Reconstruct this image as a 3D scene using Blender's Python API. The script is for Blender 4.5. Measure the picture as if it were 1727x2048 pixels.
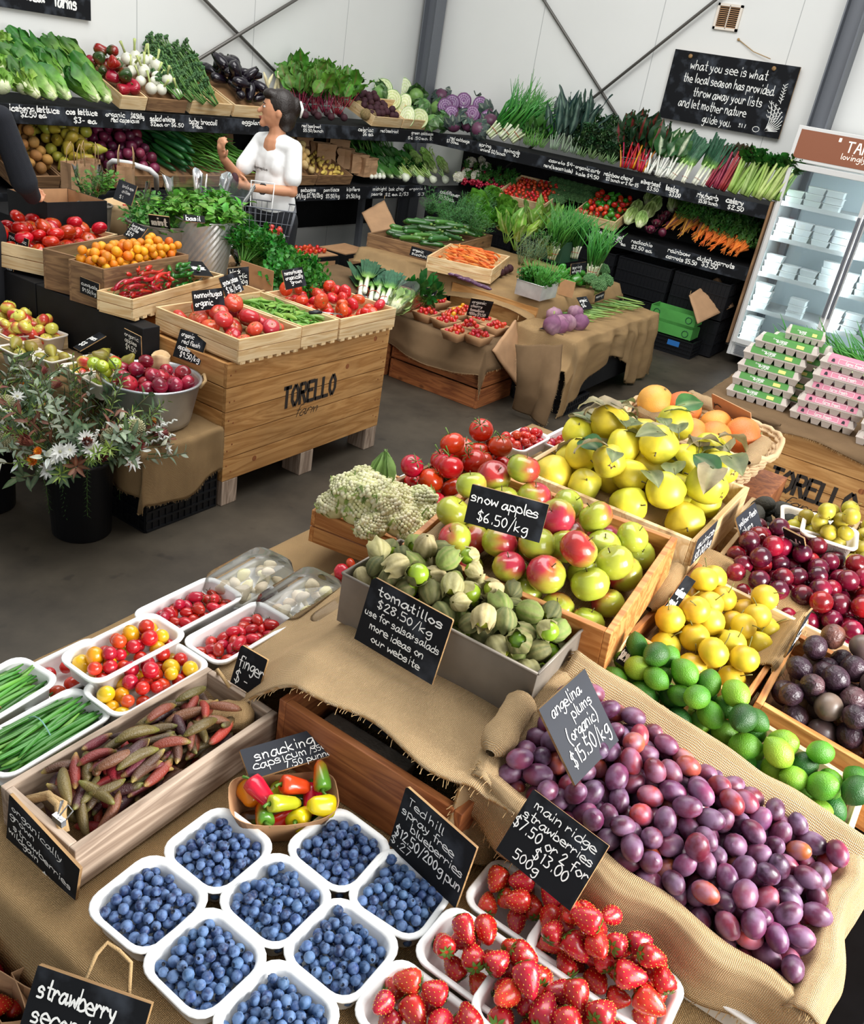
import bpy,math,random
import numpy as np
from mathutils import Vector as V,Matrix as MX,Euler
from mathutils import noise as NZ
random.seed(7)
S=bpy.context.scene
COL=S.collection
for _o in list(bpy.data.objects):bpy.data.objects.remove(_o)
PI=math.pi
R=math.radians
# ------------------------------------------------------------------ camera
CAM_H=1.95
FPX=1729.0
RW=((0.5592729,-0.3023080,0.7718962),(-0.8143462,-0.3745560,0.4433375),(0.1550939,-0.8765373,-0.4556624))
cam_d=bpy.data.cameras.new('camera')
cam=bpy.data.objects.new('camera',cam_d)
COL.objects.link(cam)
cam_d.sensor_fit='HORIZONTAL'
cam_d.sensor_width=36.0
cam_d.lens=36.0*FPX/1727.0
cam_d.clip_start=0.05
cam.matrix_world=MX(((RW[0][0],-RW[0][1],-RW[0][2],0),(RW[1][0],-RW[1][1],-RW[1][2],0),(RW[2][0],-RW[2][1],-RW[2][2],CAM_H),(0,0,0,1)))
S.camera=cam
# ------------------------------------------------------------------ light and exposure
S.view_settings.view_transform='Standard'
S.view_settings.look='None'
S.view_settings.gamma=1.0
S.view_settings.use_curve_mapping=False
S.view_settings.exposure=0.12
world=bpy.data.worlds.new('world')
S.world=world
world.use_nodes=True
_bg=world.node_tree.nodes['Background']
_bg.inputs[0].default_value=(0.93,0.97,1.0,1)
_bg.inputs[1].default_value=0.42
def area(name,loc,target,sx,sy,power,color=(1,1,1)):
 l=bpy.data.lights.new(name,'AREA')
 l.shape='RECTANGLE';l.size=sx;l.size_y=sy;l.energy=power;l.color=color
 o=bpy.data.objects.new(name,l)
 o.location=loc
 o.rotation_euler=(V(target)-V(loc)).to_track_quat('-Z','Y').to_euler()
 COL.objects.link(o)
 return o
area('skylight',(3.6,2.0,5.2),(4.2,2.2,0),5.0,4.0,330,(1.0,0.985,0.96))
area('doorway_daylight',(0.6,-2.7,2.3),(2.0,0.8,0.6),2.6,2.2,120,(1.0,0.98,0.95))
area('near_door_daylight',(1.5,-1.1,1.6),(1.2,-0.25,0.85),0.6,0.8,55,(1.0,0.98,0.96))
# ------------------------------------------------------------------ pixel to world helpers (the photograph is 1727 x 2048)
def ray(px,py):
 q=(px-863.5,py-1024.0,FPX)
 d=V((sum(RW[0][k]*q[k]for k in range(3)),sum(RW[1][k]*q[k]for k in range(3)),sum(RW[2][k]*q[k]for k in range(3))))
 return d.normalized()
EYE=V((0,0,CAM_H))
def at(px,py,z):
 d=ray(px,py);return EYE+d*((z-CAM_H)/d.z)
def atX(px,py,x):
 d=ray(px,py);return EYE+d*(x/d.x)
def atY(px,py,y):
 d=ray(px,py);return EYE+d*(y/d.y)
def atD(px,py,dist):
 d=ray(px,py);return EYE+d*(dist/math.hypot(d.x,d.y))
def frame(o,u,n):
 """matrix with origin o, x along u, z along n"""
 u=V(u).normalized();n=V(n);n=(n-u*n.dot(u)).normalized();w=n.cross(u)
 return MX(((u.x,w.x,n.x,o[0]),(u.y,w.y,n.y,o[1]),(u.z,w.z,n.z,o[2]),(0,0,0,1)))
def T(x,y,z):return MX.Translation((x,y,z))
def RZ(a):return MX.Rotation(R(a),4,'Z')
def RX(a):return MX.Rotation(R(a),4,'X')
def RY(a):return MX.Rotation(R(a),4,'Y')
def SC(x,y=None,z=None):
 if y is None:y=z=x
 return MX(((x,0,0,0),(0,y,0,0),(0,0,z,0),(0,0,0,1)))
def rot_any(rnd=random):
 return Euler((rnd.uniform(0,6.28),rnd.uniform(0,6.28),rnd.uniform(0,6.28))).to_matrix().to_4x4()
def C(h):
 h=h.lstrip('#');o=[]
 for k in(0,2,4):
  c=int(h[k:k+2],16)/255.0
  o.append(c/12.92 if c<=0.04045 else((c+0.055)/1.055)**2.4)
 return tuple(o)
def mixc(a,b,t):
 t=max(0,min(1,t));return tuple(a[k]*(1-t)+b[k]*t for k in range(3))
def sstep(a,b,x):
 t=max(0,min(1,(x-a)/(b-a)));return t*t*(3-2*t)
# ------------------------------------------------------------------ materials
MATS={}
def new_mat(name):
 m=bpy.data.materials.new(name);m.use_nodes=True
 nt=m.node_tree
 b=nt.nodes['Principled BSDF']
 MATS[name]=m
 return m,nt,b
def nd(nt,t,**k):
 n=nt.nodes.new(t)
 for a,v in k.items():
  if a in n.inputs:n.inputs[a].default_value=v
  else:setattr(n,a,v)
 return n
def plain(name,col,rough=0.6,metal=0.0,bump=0.0,bscale=60.0,var=0.0,emit=None,trans=0.0,spec=0.5,nscale=8.0,alpha=1.0):
 m,nt,b=new_mat(name)
 b.inputs['Base Color'].default_value=(*col,1)
 b.inputs['Roughness'].default_value=rough
 b.inputs['Metallic'].default_value=metal
 b.inputs['Specular IOR Level'].default_value=spec
 if trans:b.inputs['Transmission Weight'].default_value=trans
 if alpha<1:b.inputs['Alpha'].default_value=alpha
 if emit:
  b.inputs['Emission Color'].default_value=(*emit[0],1);b.inputs['Emission Strength'].default_value=emit[1]
 tc=nd(nt,'ShaderNodeTexCoord')
 if var:
  n=nd(nt,'ShaderNodeTexNoise');n.inputs['Scale'].default_value=nscale;n.inputs['Detail'].default_value=5
  nt.links.new(tc.outputs['Object'],n.inputs['Vector'])
  mx=nd(nt,'ShaderNodeMix',data_type='RGBA',blend_type='MIX')
  mx.inputs[6].default_value=(*[c*(1-var)for c in col],1);mx.inputs[7].default_value=(*[min(1,c*(1+var))for c in col],1)
  cr=nd(nt,'ShaderNodeMapRange');cr.inputs[1].default_value=0.3;cr.inputs[2].default_value=0.7
  nt.links.new(n.outputs[0],cr.inputs[0]);nt.links.new(cr.outputs[0],mx.inputs[0])
  nt.links.new(mx.outputs[2],b.inputs['Base Color'])
 if bump:
  n=nd(nt,'ShaderNodeTexNoise');n.inputs['Scale'].default_value=bscale;n.inputs['Detail'].default_value=3
  nt.links.new(tc.outputs['Object'],n.inputs['Vector'])
  bp=nd(nt,'ShaderNodeBump');bp.inputs['Strength'].default_value=bump;bp.inputs['Distance'].default_value=0.005
  nt.links.new(n.outputs[0],bp.inputs['Height']);nt.links.new(bp.outputs[0],b.inputs['Normal'])
 return m
def skin(name,rough=0.35,vv=0.12,hv=0.012,ns=25.0,na=0.15,bump=0.0,bs=200.0,spec=0.5,sss=0.0,coat=0.0,bloom=None,trans=0.0):
 """own colour comes from the vertex colour of the piece, varied a little from object to object"""
 m,nt,b=new_mat(name)
 at_=nd(nt,'ShaderNodeAttribute',attribute_name='Col')
 oi=nd(nt,'ShaderNodeObjectInfo')
 tc=nd(nt,'ShaderNodeTexCoord')
 hs=nd(nt,'ShaderNodeHueSaturation')
 m1=nd(nt,'ShaderNodeMapRange');m1.inputs[3].default_value=0.5-hv;m1.inputs[4].default_value=0.5+hv
 nt.links.new(oi.outputs['Random'],m1.inputs[0]);nt.links.new(m1.outputs[0],hs.inputs['Hue'])
 ml=nd(nt,'ShaderNodeMath',operation='MULTIPLY');ml.inputs[1].default_value=7.31
 fr=nd(nt,'ShaderNodeMath',operation='FRACT')
 nt.links.new(oi.outputs['Random'],ml.inputs[0]);nt.links.new(ml.outputs[0],fr.inputs[0])
 m2=nd(nt,'ShaderNodeMapRange');m2.inputs[3].default_value=1-vv;m2.inputs[4].default_value=1+vv
 nt.links.new(fr.outputs[0],m2.inputs[0]);nt.links.new(m2.outputs[0],hs.inputs['Value'])
 nt.links.new(at_.outputs['Color'],hs.inputs['Color'])
 n=nd(nt,'ShaderNodeTexNoise');n.inputs['Scale'].default_value=ns;n.inputs['Detail'].default_value=4
 ad=nd(nt,'ShaderNodeVectorMath',operation='ADD')
 nt.links.new(tc.outputs['Object'],ad.inputs[0]);nt.links.new(oi.outputs['Random'],ad.inputs[1])
 nt.links.new(ad.outputs[0],n.inputs['Vector'])
 m3=nd(nt,'ShaderNodeMapRange');m3.inputs[1].default_value=0.3;m3.inputs[2].default_value=0.7;m3.inputs[3].default_value=1-na;m3.inputs[4].default_value=1+na
 nt.links.new(n.outputs[0],m3.inputs[0])
 mv=nd(nt,'ShaderNodeVectorMath',operation='SCALE')
 nt.links.new(hs.outputs[0],mv.inputs[0]);nt.links.new(m3.outputs[0],mv.inputs['Scale'])
 out=mv.outputs[0]
 if bloom:
  n2=nd(nt,'ShaderNodeTexNoise');n2.inputs['Scale'].default_value=bloom[2];n2.inputs['Detail'].default_value=3
  nt.links.new(ad.outputs[0],n2.inputs['Vector'])
  m4=nd(nt,'ShaderNodeMapRange');m4.inputs[1].default_value=0.42;m4.inputs[2].default_value=0.62;m4.inputs[4].default_value=bloom[1]
  nt.links.new(n2.outputs[0],m4.inputs[0])
  mx=nd(nt,'ShaderNodeMix',data_type='RGBA');mx.inputs[7].default_value=(*bloom[0],1)
  nt.links.new(m4.outputs[0],mx.inputs[0]);nt.links.new(out,mx.inputs[6]);out=mx.outputs[2]
  m5=nd(nt,'ShaderNodeMapRange');m5.inputs[3].default_value=rough;m5.inputs[4].default_value=min(1,rough+0.3)
  nt.links.new(m4.outputs[0],m5.inputs[0]);nt.links.new(m5.outputs[0],b.inputs['Roughness'])
 else:
  b.inputs['Roughness'].default_value=rough
 nt.links.new(out,b.inputs['Base Color'])
 b.inputs['Specular IOR Level'].default_value=spec
 b.inputs['Coat Weight'].default_value=coat
 b.inputs['Coat Roughness'].default_value=0.12
 if sss:
  b.inputs['Subsurface Weight'].default_value=sss;b.inputs['Subsurface Scale'].default_value=0.01
 if bump:
  n3=nd(nt,'ShaderNodeTexNoise');n3.inputs['Scale'].default_value=bs;n3.inputs['Detail'].default_value=2
  nt.links.new(tc.outputs['Object'],n3.inputs['Vector'])
  bp=nd(nt,'ShaderNodeBump');bp.inputs['Strength'].default_value=bump;bp.inputs['Distance'].default_value=0.003
  nt.links.new(n3.outputs[0],bp.inputs['Height']);nt.links.new(bp.outputs[0],b.inputs['Normal'])
 if trans:
  tr=nd(nt,'ShaderNodeBsdfTranslucent');ms=nd(nt,'ShaderNodeMixShader');ms.inputs[0].default_value=trans
  nt.links.new(out,tr.inputs[0])
  nt.links.new(b.outputs[0],ms.inputs[1]);nt.links.new(tr.outputs[0],ms.inputs[2])
  nt.links.new(ms.outputs[0],nt.nodes['Material Output'].inputs[0])
 return m
def wood(name,c1,c2,axis=0,rough=0.6,grain=14.0,knots=True,bump=0.15):
 m,nt,b=new_mat(name)
 tc=nd(nt,'ShaderNodeTexCoord');oi=nd(nt,'ShaderNodeObjectInfo')
 ad=nd(nt,'ShaderNodeVectorMath',operation='ADD')
 sc=nd(nt,'ShaderNodeVectorMath',operation='SCALE');sc.inputs['Scale'].default_value=9.0
 cb=nd(nt,'ShaderNodeCombineXYZ');nt.links.new(oi.outputs['Random'],cb.inputs[0]);nt.links.new(oi.outputs['Random'],cb.inputs[1]);nt.links.new(oi.outputs['Random'],cb.inputs[2])
 nt.links.new(cb.outputs[0],sc.inputs[0]);nt.links.new(tc.outputs['Object'],ad.inputs[0]);nt.links.new(sc.outputs[0],ad.inputs[1])
 mp=nd(nt,'ShaderNodeMapping');s=[grain]*3;s[axis]=grain*0.09;mp.inputs['Scale'].default_value=s
 nt.links.new(ad.outputs[0],mp.inputs['Vector'])
 n=nd(nt,'ShaderNodeTexNoise');n.inputs['Scale'].default_value=1.6;n.inputs['Detail'].default_value=6;n.inputs['Distortion'].default_value=0.8
 nt.links.new(mp.outputs[0],n.inputs['Vector'])
 wv=nd(nt,'ShaderNodeMath',operation='MULTIPLY');wv.inputs[1].default_value=9.0
 fr=nd(nt,'ShaderNodeMath',operation='PINGPONG');fr.inputs[1].default_value=1.0
 nt.links.new(n.outputs[0],wv.inputs[0]);nt.links.new(wv.outputs[0],fr.inputs[0])
 cr=nd(nt,'ShaderNodeValToRGB');cr.color_ramp.elements[0].color=(*c1,1);cr.color_ramp.elements[1].color=(*c2,1)
 nt.links.new(fr.outputs[0],cr.inputs[0])
 n2=nd(nt,'ShaderNodeTexNoise');n2.inputs['Scale'].default_value=3.0;n2.inputs['Detail'].default_value=3
 nt.links.new(ad.outputs[0],n2.inputs['Vector'])
 mr=nd(nt,'ShaderNodeMapRange');mr.inputs[1].default_value=0.3;mr.inputs[2].default_value=0.7;mr.inputs[3].default_value=0.82;mr.inputs[4].default_value=1.14
 nt.links.new(n2.outputs[0],mr.inputs[0])
 mv=nd(nt,'ShaderNodeVectorMath',operation='SCALE');nt.links.new(cr.outputs[0],mv.inputs[0]);nt.links.new(mr.outputs[0],mv.inputs['Scale'])
 out=mv.outputs[0]
 if knots:
  vo=nd(nt,'ShaderNodeTexVoronoi');vo.inputs['Scale'].default_value=3.1
  mp2=nd(nt,'ShaderNodeMapping');s2=[1.9]*3;s2[axis]=1.0;mp2.inputs['Scale'].default_value=s2
  nt.links.new(ad.outputs[0],mp2.inputs['Vector']);nt.links.new(mp2.outputs[0],vo.inputs['Vector'])
  k=nd(nt,'ShaderNodeMapRange');k.inputs[1].default_value=0.035;k.inputs[2].default_value=0.09;k.inputs[3].default_value=0.75;k.inputs[4].default_value=0.0
  nt.links.new(vo.outputs['Distance'],k.inputs[0])
  mx=nd(nt,'ShaderNodeMix',data_type='RGBA');mx.inputs[7].default_value=(*[c*0.4 for c in c1],1)
  nt.links.new(k.outputs[0],mx.inputs[0]);nt.links.new(out,mx.inputs[6]);out=mx.outputs[2]
 nt.links.new(out,b.inputs['Base Color'])
 b.inputs['Roughness'].default_value=rough
 bp=nd(nt,'ShaderNodeBump');bp.inputs['Strength'].default_value=bump;bp.inputs['Distance'].default_value=0.002
 nt.links.new(fr.outputs[0],bp.inputs['Height']);nt.links.new(bp.outputs[0],b.inputs['Normal'])
 return m
def weave(name,c1,c2,pitch=0.0042,coord='UV',ang=0.0,bump=0.9):
 m,nt,b=new_mat(name)
 tc=nd(nt,'ShaderNodeTexCoord')
 mp=nd(nt,'ShaderNodeMapping');mp.inputs['Rotation'].default_value=(0,0,ang)
 nt.links.new(tc.outputs[coord],mp.inputs['Vector'])
 nz=nd(nt,'ShaderNodeTexNoise');nz.inputs['Scale'].default_value=30;nt.links.new(mp.outputs[0],nz.inputs['Vector'])
 sc0=nd(nt,'ShaderNodeVectorMath',operation='SCALE');sc0.inputs['Scale'].default_value=0.006
 nt.links.new(nz.outputs['Color'],sc0.inputs[0])
 ad=nd(nt,'ShaderNodeVectorMath',operation='ADD');nt.links.new(mp.outputs[0],ad.inputs[0]);nt.links.new(sc0.outputs[0],ad.inputs[1])
 ws=[]
 for dr in('X','Y'):
  w=nd(nt,'ShaderNodeTexWave',bands_direction=dr);w.inputs['Scale'].default_value=2*PI/(20*pitch);w.inputs['Distortion'].default_value=0.6;w.inputs['Detail'].default_value=1
  nt.links.new(ad.outputs[0],w.inputs['Vector']);ws.append(w)
 mu=nd(nt,'ShaderNodeMath',operation='MULTIPLY');nt.links.new(ws[0].outputs['Fac'],mu.inputs[0]);nt.links.new(ws[1].outputs['Fac'],mu.inputs[1])
 cr=nd(nt,'ShaderNodeValToRGB');cr.color_ramp.elements[0].color=(*c1,1);cr.color_ramp.elements[1].color=(*c2,1);cr.color_ramp.elements[1].position=0.45
 cr.color_ramp.elements[0].position=0.05
 nt.links.new(mu.outputs[0],cr.inputs[0])
 n2=nd(nt,'ShaderNodeTexNoise');n2.inputs['Scale'].default_value=7;n2.inputs['Detail'].default_value=4
 nt.links.new(tc.outputs[coord],n2.inputs['Vector'])
 mr=nd(nt,'ShaderNodeMapRange');mr.inputs[1].default_value=0.3;mr.inputs[2].default_value=0.7;mr.inputs[3].default_value=0.85;mr.inputs[4].default_value=1.12
 nt.links.new(n2.outputs[0],mr.inputs[0])
 mv=nd(nt,'ShaderNodeVectorMath',operation='SCALE');nt.links.new(cr.outputs[0],mv.inputs[0]);nt.links.new(mr.outputs[0],mv.inputs['Scale'])
 nt.links.new(mv.outputs[0],b.inputs['Base Color'])
 b.inputs['Roughness'].default_value=0.95;b.inputs['Specular IOR Level'].default_value=0.1
 bp=nd(nt,'ShaderNodeBump');bp.inputs['Strength'].default_value=bump;bp.inputs['Distance'].default_value=0.003
 nt.links.new(mu.outputs[0],bp.inputs['Height']);nt.links.new(bp.outputs[0],b.inputs['Normal'])
 return m
def glassy(name,tint=(1,1,1),fac=0.12,rough=0.03):
 """clear film or pane: mostly see-through with a glossy surface"""
 m,nt,b=new_mat(name)
 tr=nd(nt,'ShaderNodeBsdfTransparent');tr.inputs[0].default_value=(*tint,1)
 gl=nd(nt,'ShaderNodeBsdfGlossy');gl.inputs['Roughness'].default_value=rough
 fz=nd(nt,'ShaderNodeFresnel');fz.inputs[0].default_value=1.45
 ad=nd(nt,'ShaderNodeMath',operation='ADD');ad.inputs[1].default_value=fac
 ms=nd(nt,'ShaderNodeMixShader')
 nt.links.new(fz.outputs[0],ad.inputs[0]);nt.links.new(ad.outputs[0],ms.inputs[0])
 nt.links.new(tr.outputs[0],ms.inputs[1]);nt.links.new(gl.outputs[0],ms.inputs[2])
 nt.links.new(ms.outputs[0],nt.nodes['Material Output'].inputs[0])
 return m
def mk_wall():
 m,nt,b=new_mat('wall_panel')
 tc=nd(nt,'ShaderNodeTexCoord');sp=nd(nt,'ShaderNodeSeparateXYZ');nt.links.new(tc.outputs['Object'],sp.inputs[0])
 sm=nd(nt,'ShaderNodeMath',operation='ADD');nt.links.new(sp.outputs[0],sm.inputs[0]);nt.links.new(sp.outputs[1],sm.inputs[1])
 md=nd(nt,'ShaderNodeMath',operation='PINGPONG');md.inputs[1].default_value=0.6
 nt.links.new(sm.outputs[0],md.inputs[0])
 ls=nd(nt,'ShaderNodeMath',operation='LESS_THAN');ls.inputs[1].default_value=0.0035
 nt.links.new(md.outputs[0],ls.inputs[0])
 n=nd(nt,'ShaderNodeTexNoise');n.inputs['Scale'].default_value=1.5;n.inputs['Detail'].default_value=4;nt.links.new(tc.outputs['Object'],n.inputs['Vector'])
 mx0=nd(nt,'ShaderNodeMix',data_type='RGBA');mx0.inputs[6].default_value=(0.74,0.75,0.73,1);mx0.inputs[7].default_value=(0.82,0.83,0.81,1)
 nt.links.new(n.outputs[0],mx0.inputs[0])
 mx=nd(nt,'ShaderNodeMix',data_type='RGBA');mx.inputs[7].default_value=(0.45,0.46,0.46,1)
 nt.links.new(ls.outputs[0],mx.inputs[0]);nt.links.new(mx0.outputs[2],mx.inputs[6]);nt.links.new(mx.outputs[2],b.inputs['Base Color'])
 b.inputs['Roughness'].default_value=0.55
 return m
def mk_floor():
 m,nt,b=new_mat('floor_concrete')
 tc=nd(nt,'ShaderNodeTexCoord')
 n=nd(nt,'ShaderNodeTexNoise');n.inputs['Scale'].default_value=2.2;n.inputs['Detail'].default_value=8;n.inputs['Roughness'].default_value=0.65
 nt.links.new(tc.outputs['Object'],n.inputs['Vector'])
 cr=nd(nt,'ShaderNodeValToRGB');e=cr.color_ramp.elements
 e[0].position=0.32;e[0].color=(*C('#2e2820'),1);e[1].position=0.7;e[1].color=(*C('#4e463a'),1)
 nt.links.new(n.outputs[0],cr.inputs[0])
 vo=nd(nt,'ShaderNodeTexNoise');vo.inputs['Scale'].default_value=9.0;vo.inputs['Detail'].default_value=2
 nt.links.new(tc.outputs['Object'],vo.inputs['Vector'])
 mr=nd(nt,'ShaderNodeMapRange');mr.inputs[1].default_value=0.66;mr.inputs[2].default_value=0.72;mr.inputs[4].default_value=0.55
 nt.links.new(vo.outputs[0],mr.inputs[0])
 mx=nd(nt,'ShaderNodeMix',data_type='RGBA');mx.inputs[7].default_value=(*C('#241f1a'),1)
 nt.links.new(mr.outputs[0],mx.inputs[0]);nt.links.new(cr.outputs[0],mx.inputs[6]);nt.links.new(mx.outputs[2],b.inputs['Base Color'])
 b.inputs['Roughness'].default_value=0.55
 bp=nd(nt,'ShaderNodeBump');bp.inputs['Strength'].default_value=0.15;nt.links.new(n.outputs[0],bp.inputs['Height']);nt.links.new(bp.outputs[0],b.inputs['Normal'])
 return m
mk_wall();mk_floor()
plain('steel_grey',C('#6d7178'),0.5,0.2);plain('rod_steel',C('#6a6763'),0.45,0.5)
plain('black_paint',C('#0f1013'),0.7,var=0.35,nscale=14,spec=0.3)
def slate(name,c1,c2):
 """blackboard with old rubbed-out chalk dust"""
 m=plain(name,c1,0.8,var=0.3,nscale=9,spec=0.25)
 mx=[n for n in m.node_tree.nodes if n.type=='MIX'][0];mr=[n for n in m.node_tree.nodes if n.type=='MAP_RANGE'][0]
 mx.inputs[6].default_value=(*c1,1);mx.inputs[7].default_value=(*c2,1);mr.inputs[1].default_value=.5;mr.inputs[2].default_value=.95
slate('black_board',C('#0f1115'),C('#5a616c'))
plain('navy_board',C('#1d212a'),0.75,var=0.2,nscale=9)
plain('chalk',C('#f4f4f0'),0.9);plain('chalk_dim',C('#8d9096'),0.9);plain('black_plastic',C('#0d0f14'),0.45)
plain('stencil_black',C('#2e2620'),0.8);plain('stencil_black_dark',C('#1c1511'),0.8)
plain('white_tray',C('#f2f3f1'),0.45,spec=0.4);plain('pulp_white',C('#e9dfd2'),0.85,bump=0.2,bscale=300);plain('kraft',C('#b58a62'),0.85,var=0.08,nscale=20);plain('kraft_dark',C('#8d6844'),0.85)
plain('kraft_bag',C('#b08a66'),0.8,var=0.1,nscale=9,bump=0.35,bscale=14)
plain('galv',C('#cfd0cf'),0.34,0.55,var=0.2,nscale=10,bump=0.1,bscale=30);plain('old_tin',C('#857d72'),0.55,0.35,var=0.22,nscale=8,bump=0.2,bscale=20);plain('aluminium',C('#c6cace'),0.36,0.85,var=0.1,nscale=12,bump=0.08,bscale=25)
plain('chrome',C('#c9c9c8'),0.2,1.0);plain('string',C('#b29468'),0.95,bump=0.4,bscale=500);plain('white_metal',C('#dcdcda'),0.4)
plain('stone',C('#9c9184'),0.95,var=0.2,nscale=30,bump=0.6,bscale=120)
plain('green_paint',C('#2f5a40'),0.6,var=0.1);plain('green_plastic',C('#53a04c'),0.5,var=0.1);plain('dark_green_print',C('#1d5a33'),0.6);plain('blue_label',C('#2a6fb8'),0.5)
plain('denim',C('#10131a'),0.9);plain('navy_knit',C('#171a22'),0.95,bump=0.3,bscale=300)
plain('skin_tone',C('#c98f6c'),0.55,var=0.05);plain('hair_dark',C('#1d130e'),0.45,bump=0.5,bscale=120);plain('tshirt',C('#eef0f0'),0.9,bump=0.5,bscale=12);plain('lips',C('#a35348'),0.5);plain('eye_white',C('#e8e4df'),0.3);plain('eye_dark',C('#20140e'),0.3)
plain('elastic_band',C('#7aa8a0'),0.6);plain('red_band',C('#b0462e'),0.6)
glassy('clear_plastic',fac=0.0,rough=0.04);glassy('cellophane',fac=0.10,rough=0.12);glassy('door_glass',tint=(0.93,0.97,0.98),fac=0.03,rough=0.02);glassy('jar_glass',tint=(0.92,0.95,0.95),fac=0.12,rough=0.05)
PINE1,PINE2=C('#d9b98a'),C('#ecd5ac')
for ax,an in((0,'x'),(1,'y'),(2,'z')):
 wood('pine_'+an,C('#d0ab77'),C('#ead0a3'),ax,0.6)
 wood('bin_'+an,C('#a8763f'),C('#cb9a5f'),ax,0.6,grain=11)
 wood('oldwood_'+an,C('#6f5137'),C('#9a7752'),ax,0.75)
 wood('greywood_'+an,C('#8f7a68'),C('#c3ae9a'),ax,0.8)
 wood('orangewood_'+an,C('#a8672f'),C('#cf9355'),ax,0.55,knots=False)
 wood('redwood_'+an,C('#7c4526'),C('#a9693c'),ax,0.55)
 wood('board_'+an,C('#8a6a45'),C('#b4905f'),ax,0.7)
weave('burlap',C('#a68356'),C('#e4c598'),0.0024)
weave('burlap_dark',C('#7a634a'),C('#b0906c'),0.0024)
weave('burlap_light',C('#ae8b5e'),C('#f0d8b2'),0.0026)
weave('wicker',C('#8a6a4a'),C('#cdb08a'),0.006,bump=1.0)
skin('gloss',0.22,0.10,0.010,30,0.12,spec=0.6,coat=0.2)
skin('satin',0.38,0.12,0.012,25,0.16,bump=0.03,bs=300)
skin('citrus',0.42,0.12,0.012,20,0.14,bump=0.45,bs=450)
skin('matte',0.75,0.12,0.010,30,0.2,bump=0.25,bs=120)
skin('rough_veg',0.8,0.12,0.010,60,0.25,bump=0.8,bs=160)
skin('plum_skin',0.32,0.22,0.018,30,0.2,bloom=(C('#8a708f'),0.5,34.0))
skin('berry_skin',0.5,0.2,0.01,120,0.3,bloom=(C('#6480a8'),0.7,120.0))
skin('leaf',0.5,0.12,0.014,30,0.3,trans=0.22)
skin('leaf_gloss',0.35,0.10,0.012,30,0.2,trans=0.2,coat=0.1)
skin('husk',0.7,0.15,0.015,40,0.25,bump=0.4,bs=90,trans=0.15)
skin('redberry',0.3,0.10,0.006,40,0.1,spec=0.7,coat=0.25,bump=0.0)
skin('wrinkly',0.42,0.15,0.012,30,0.25,bump=1.0,bs=110)
plain('seed',C('#d8a53c'),0.5)
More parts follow.
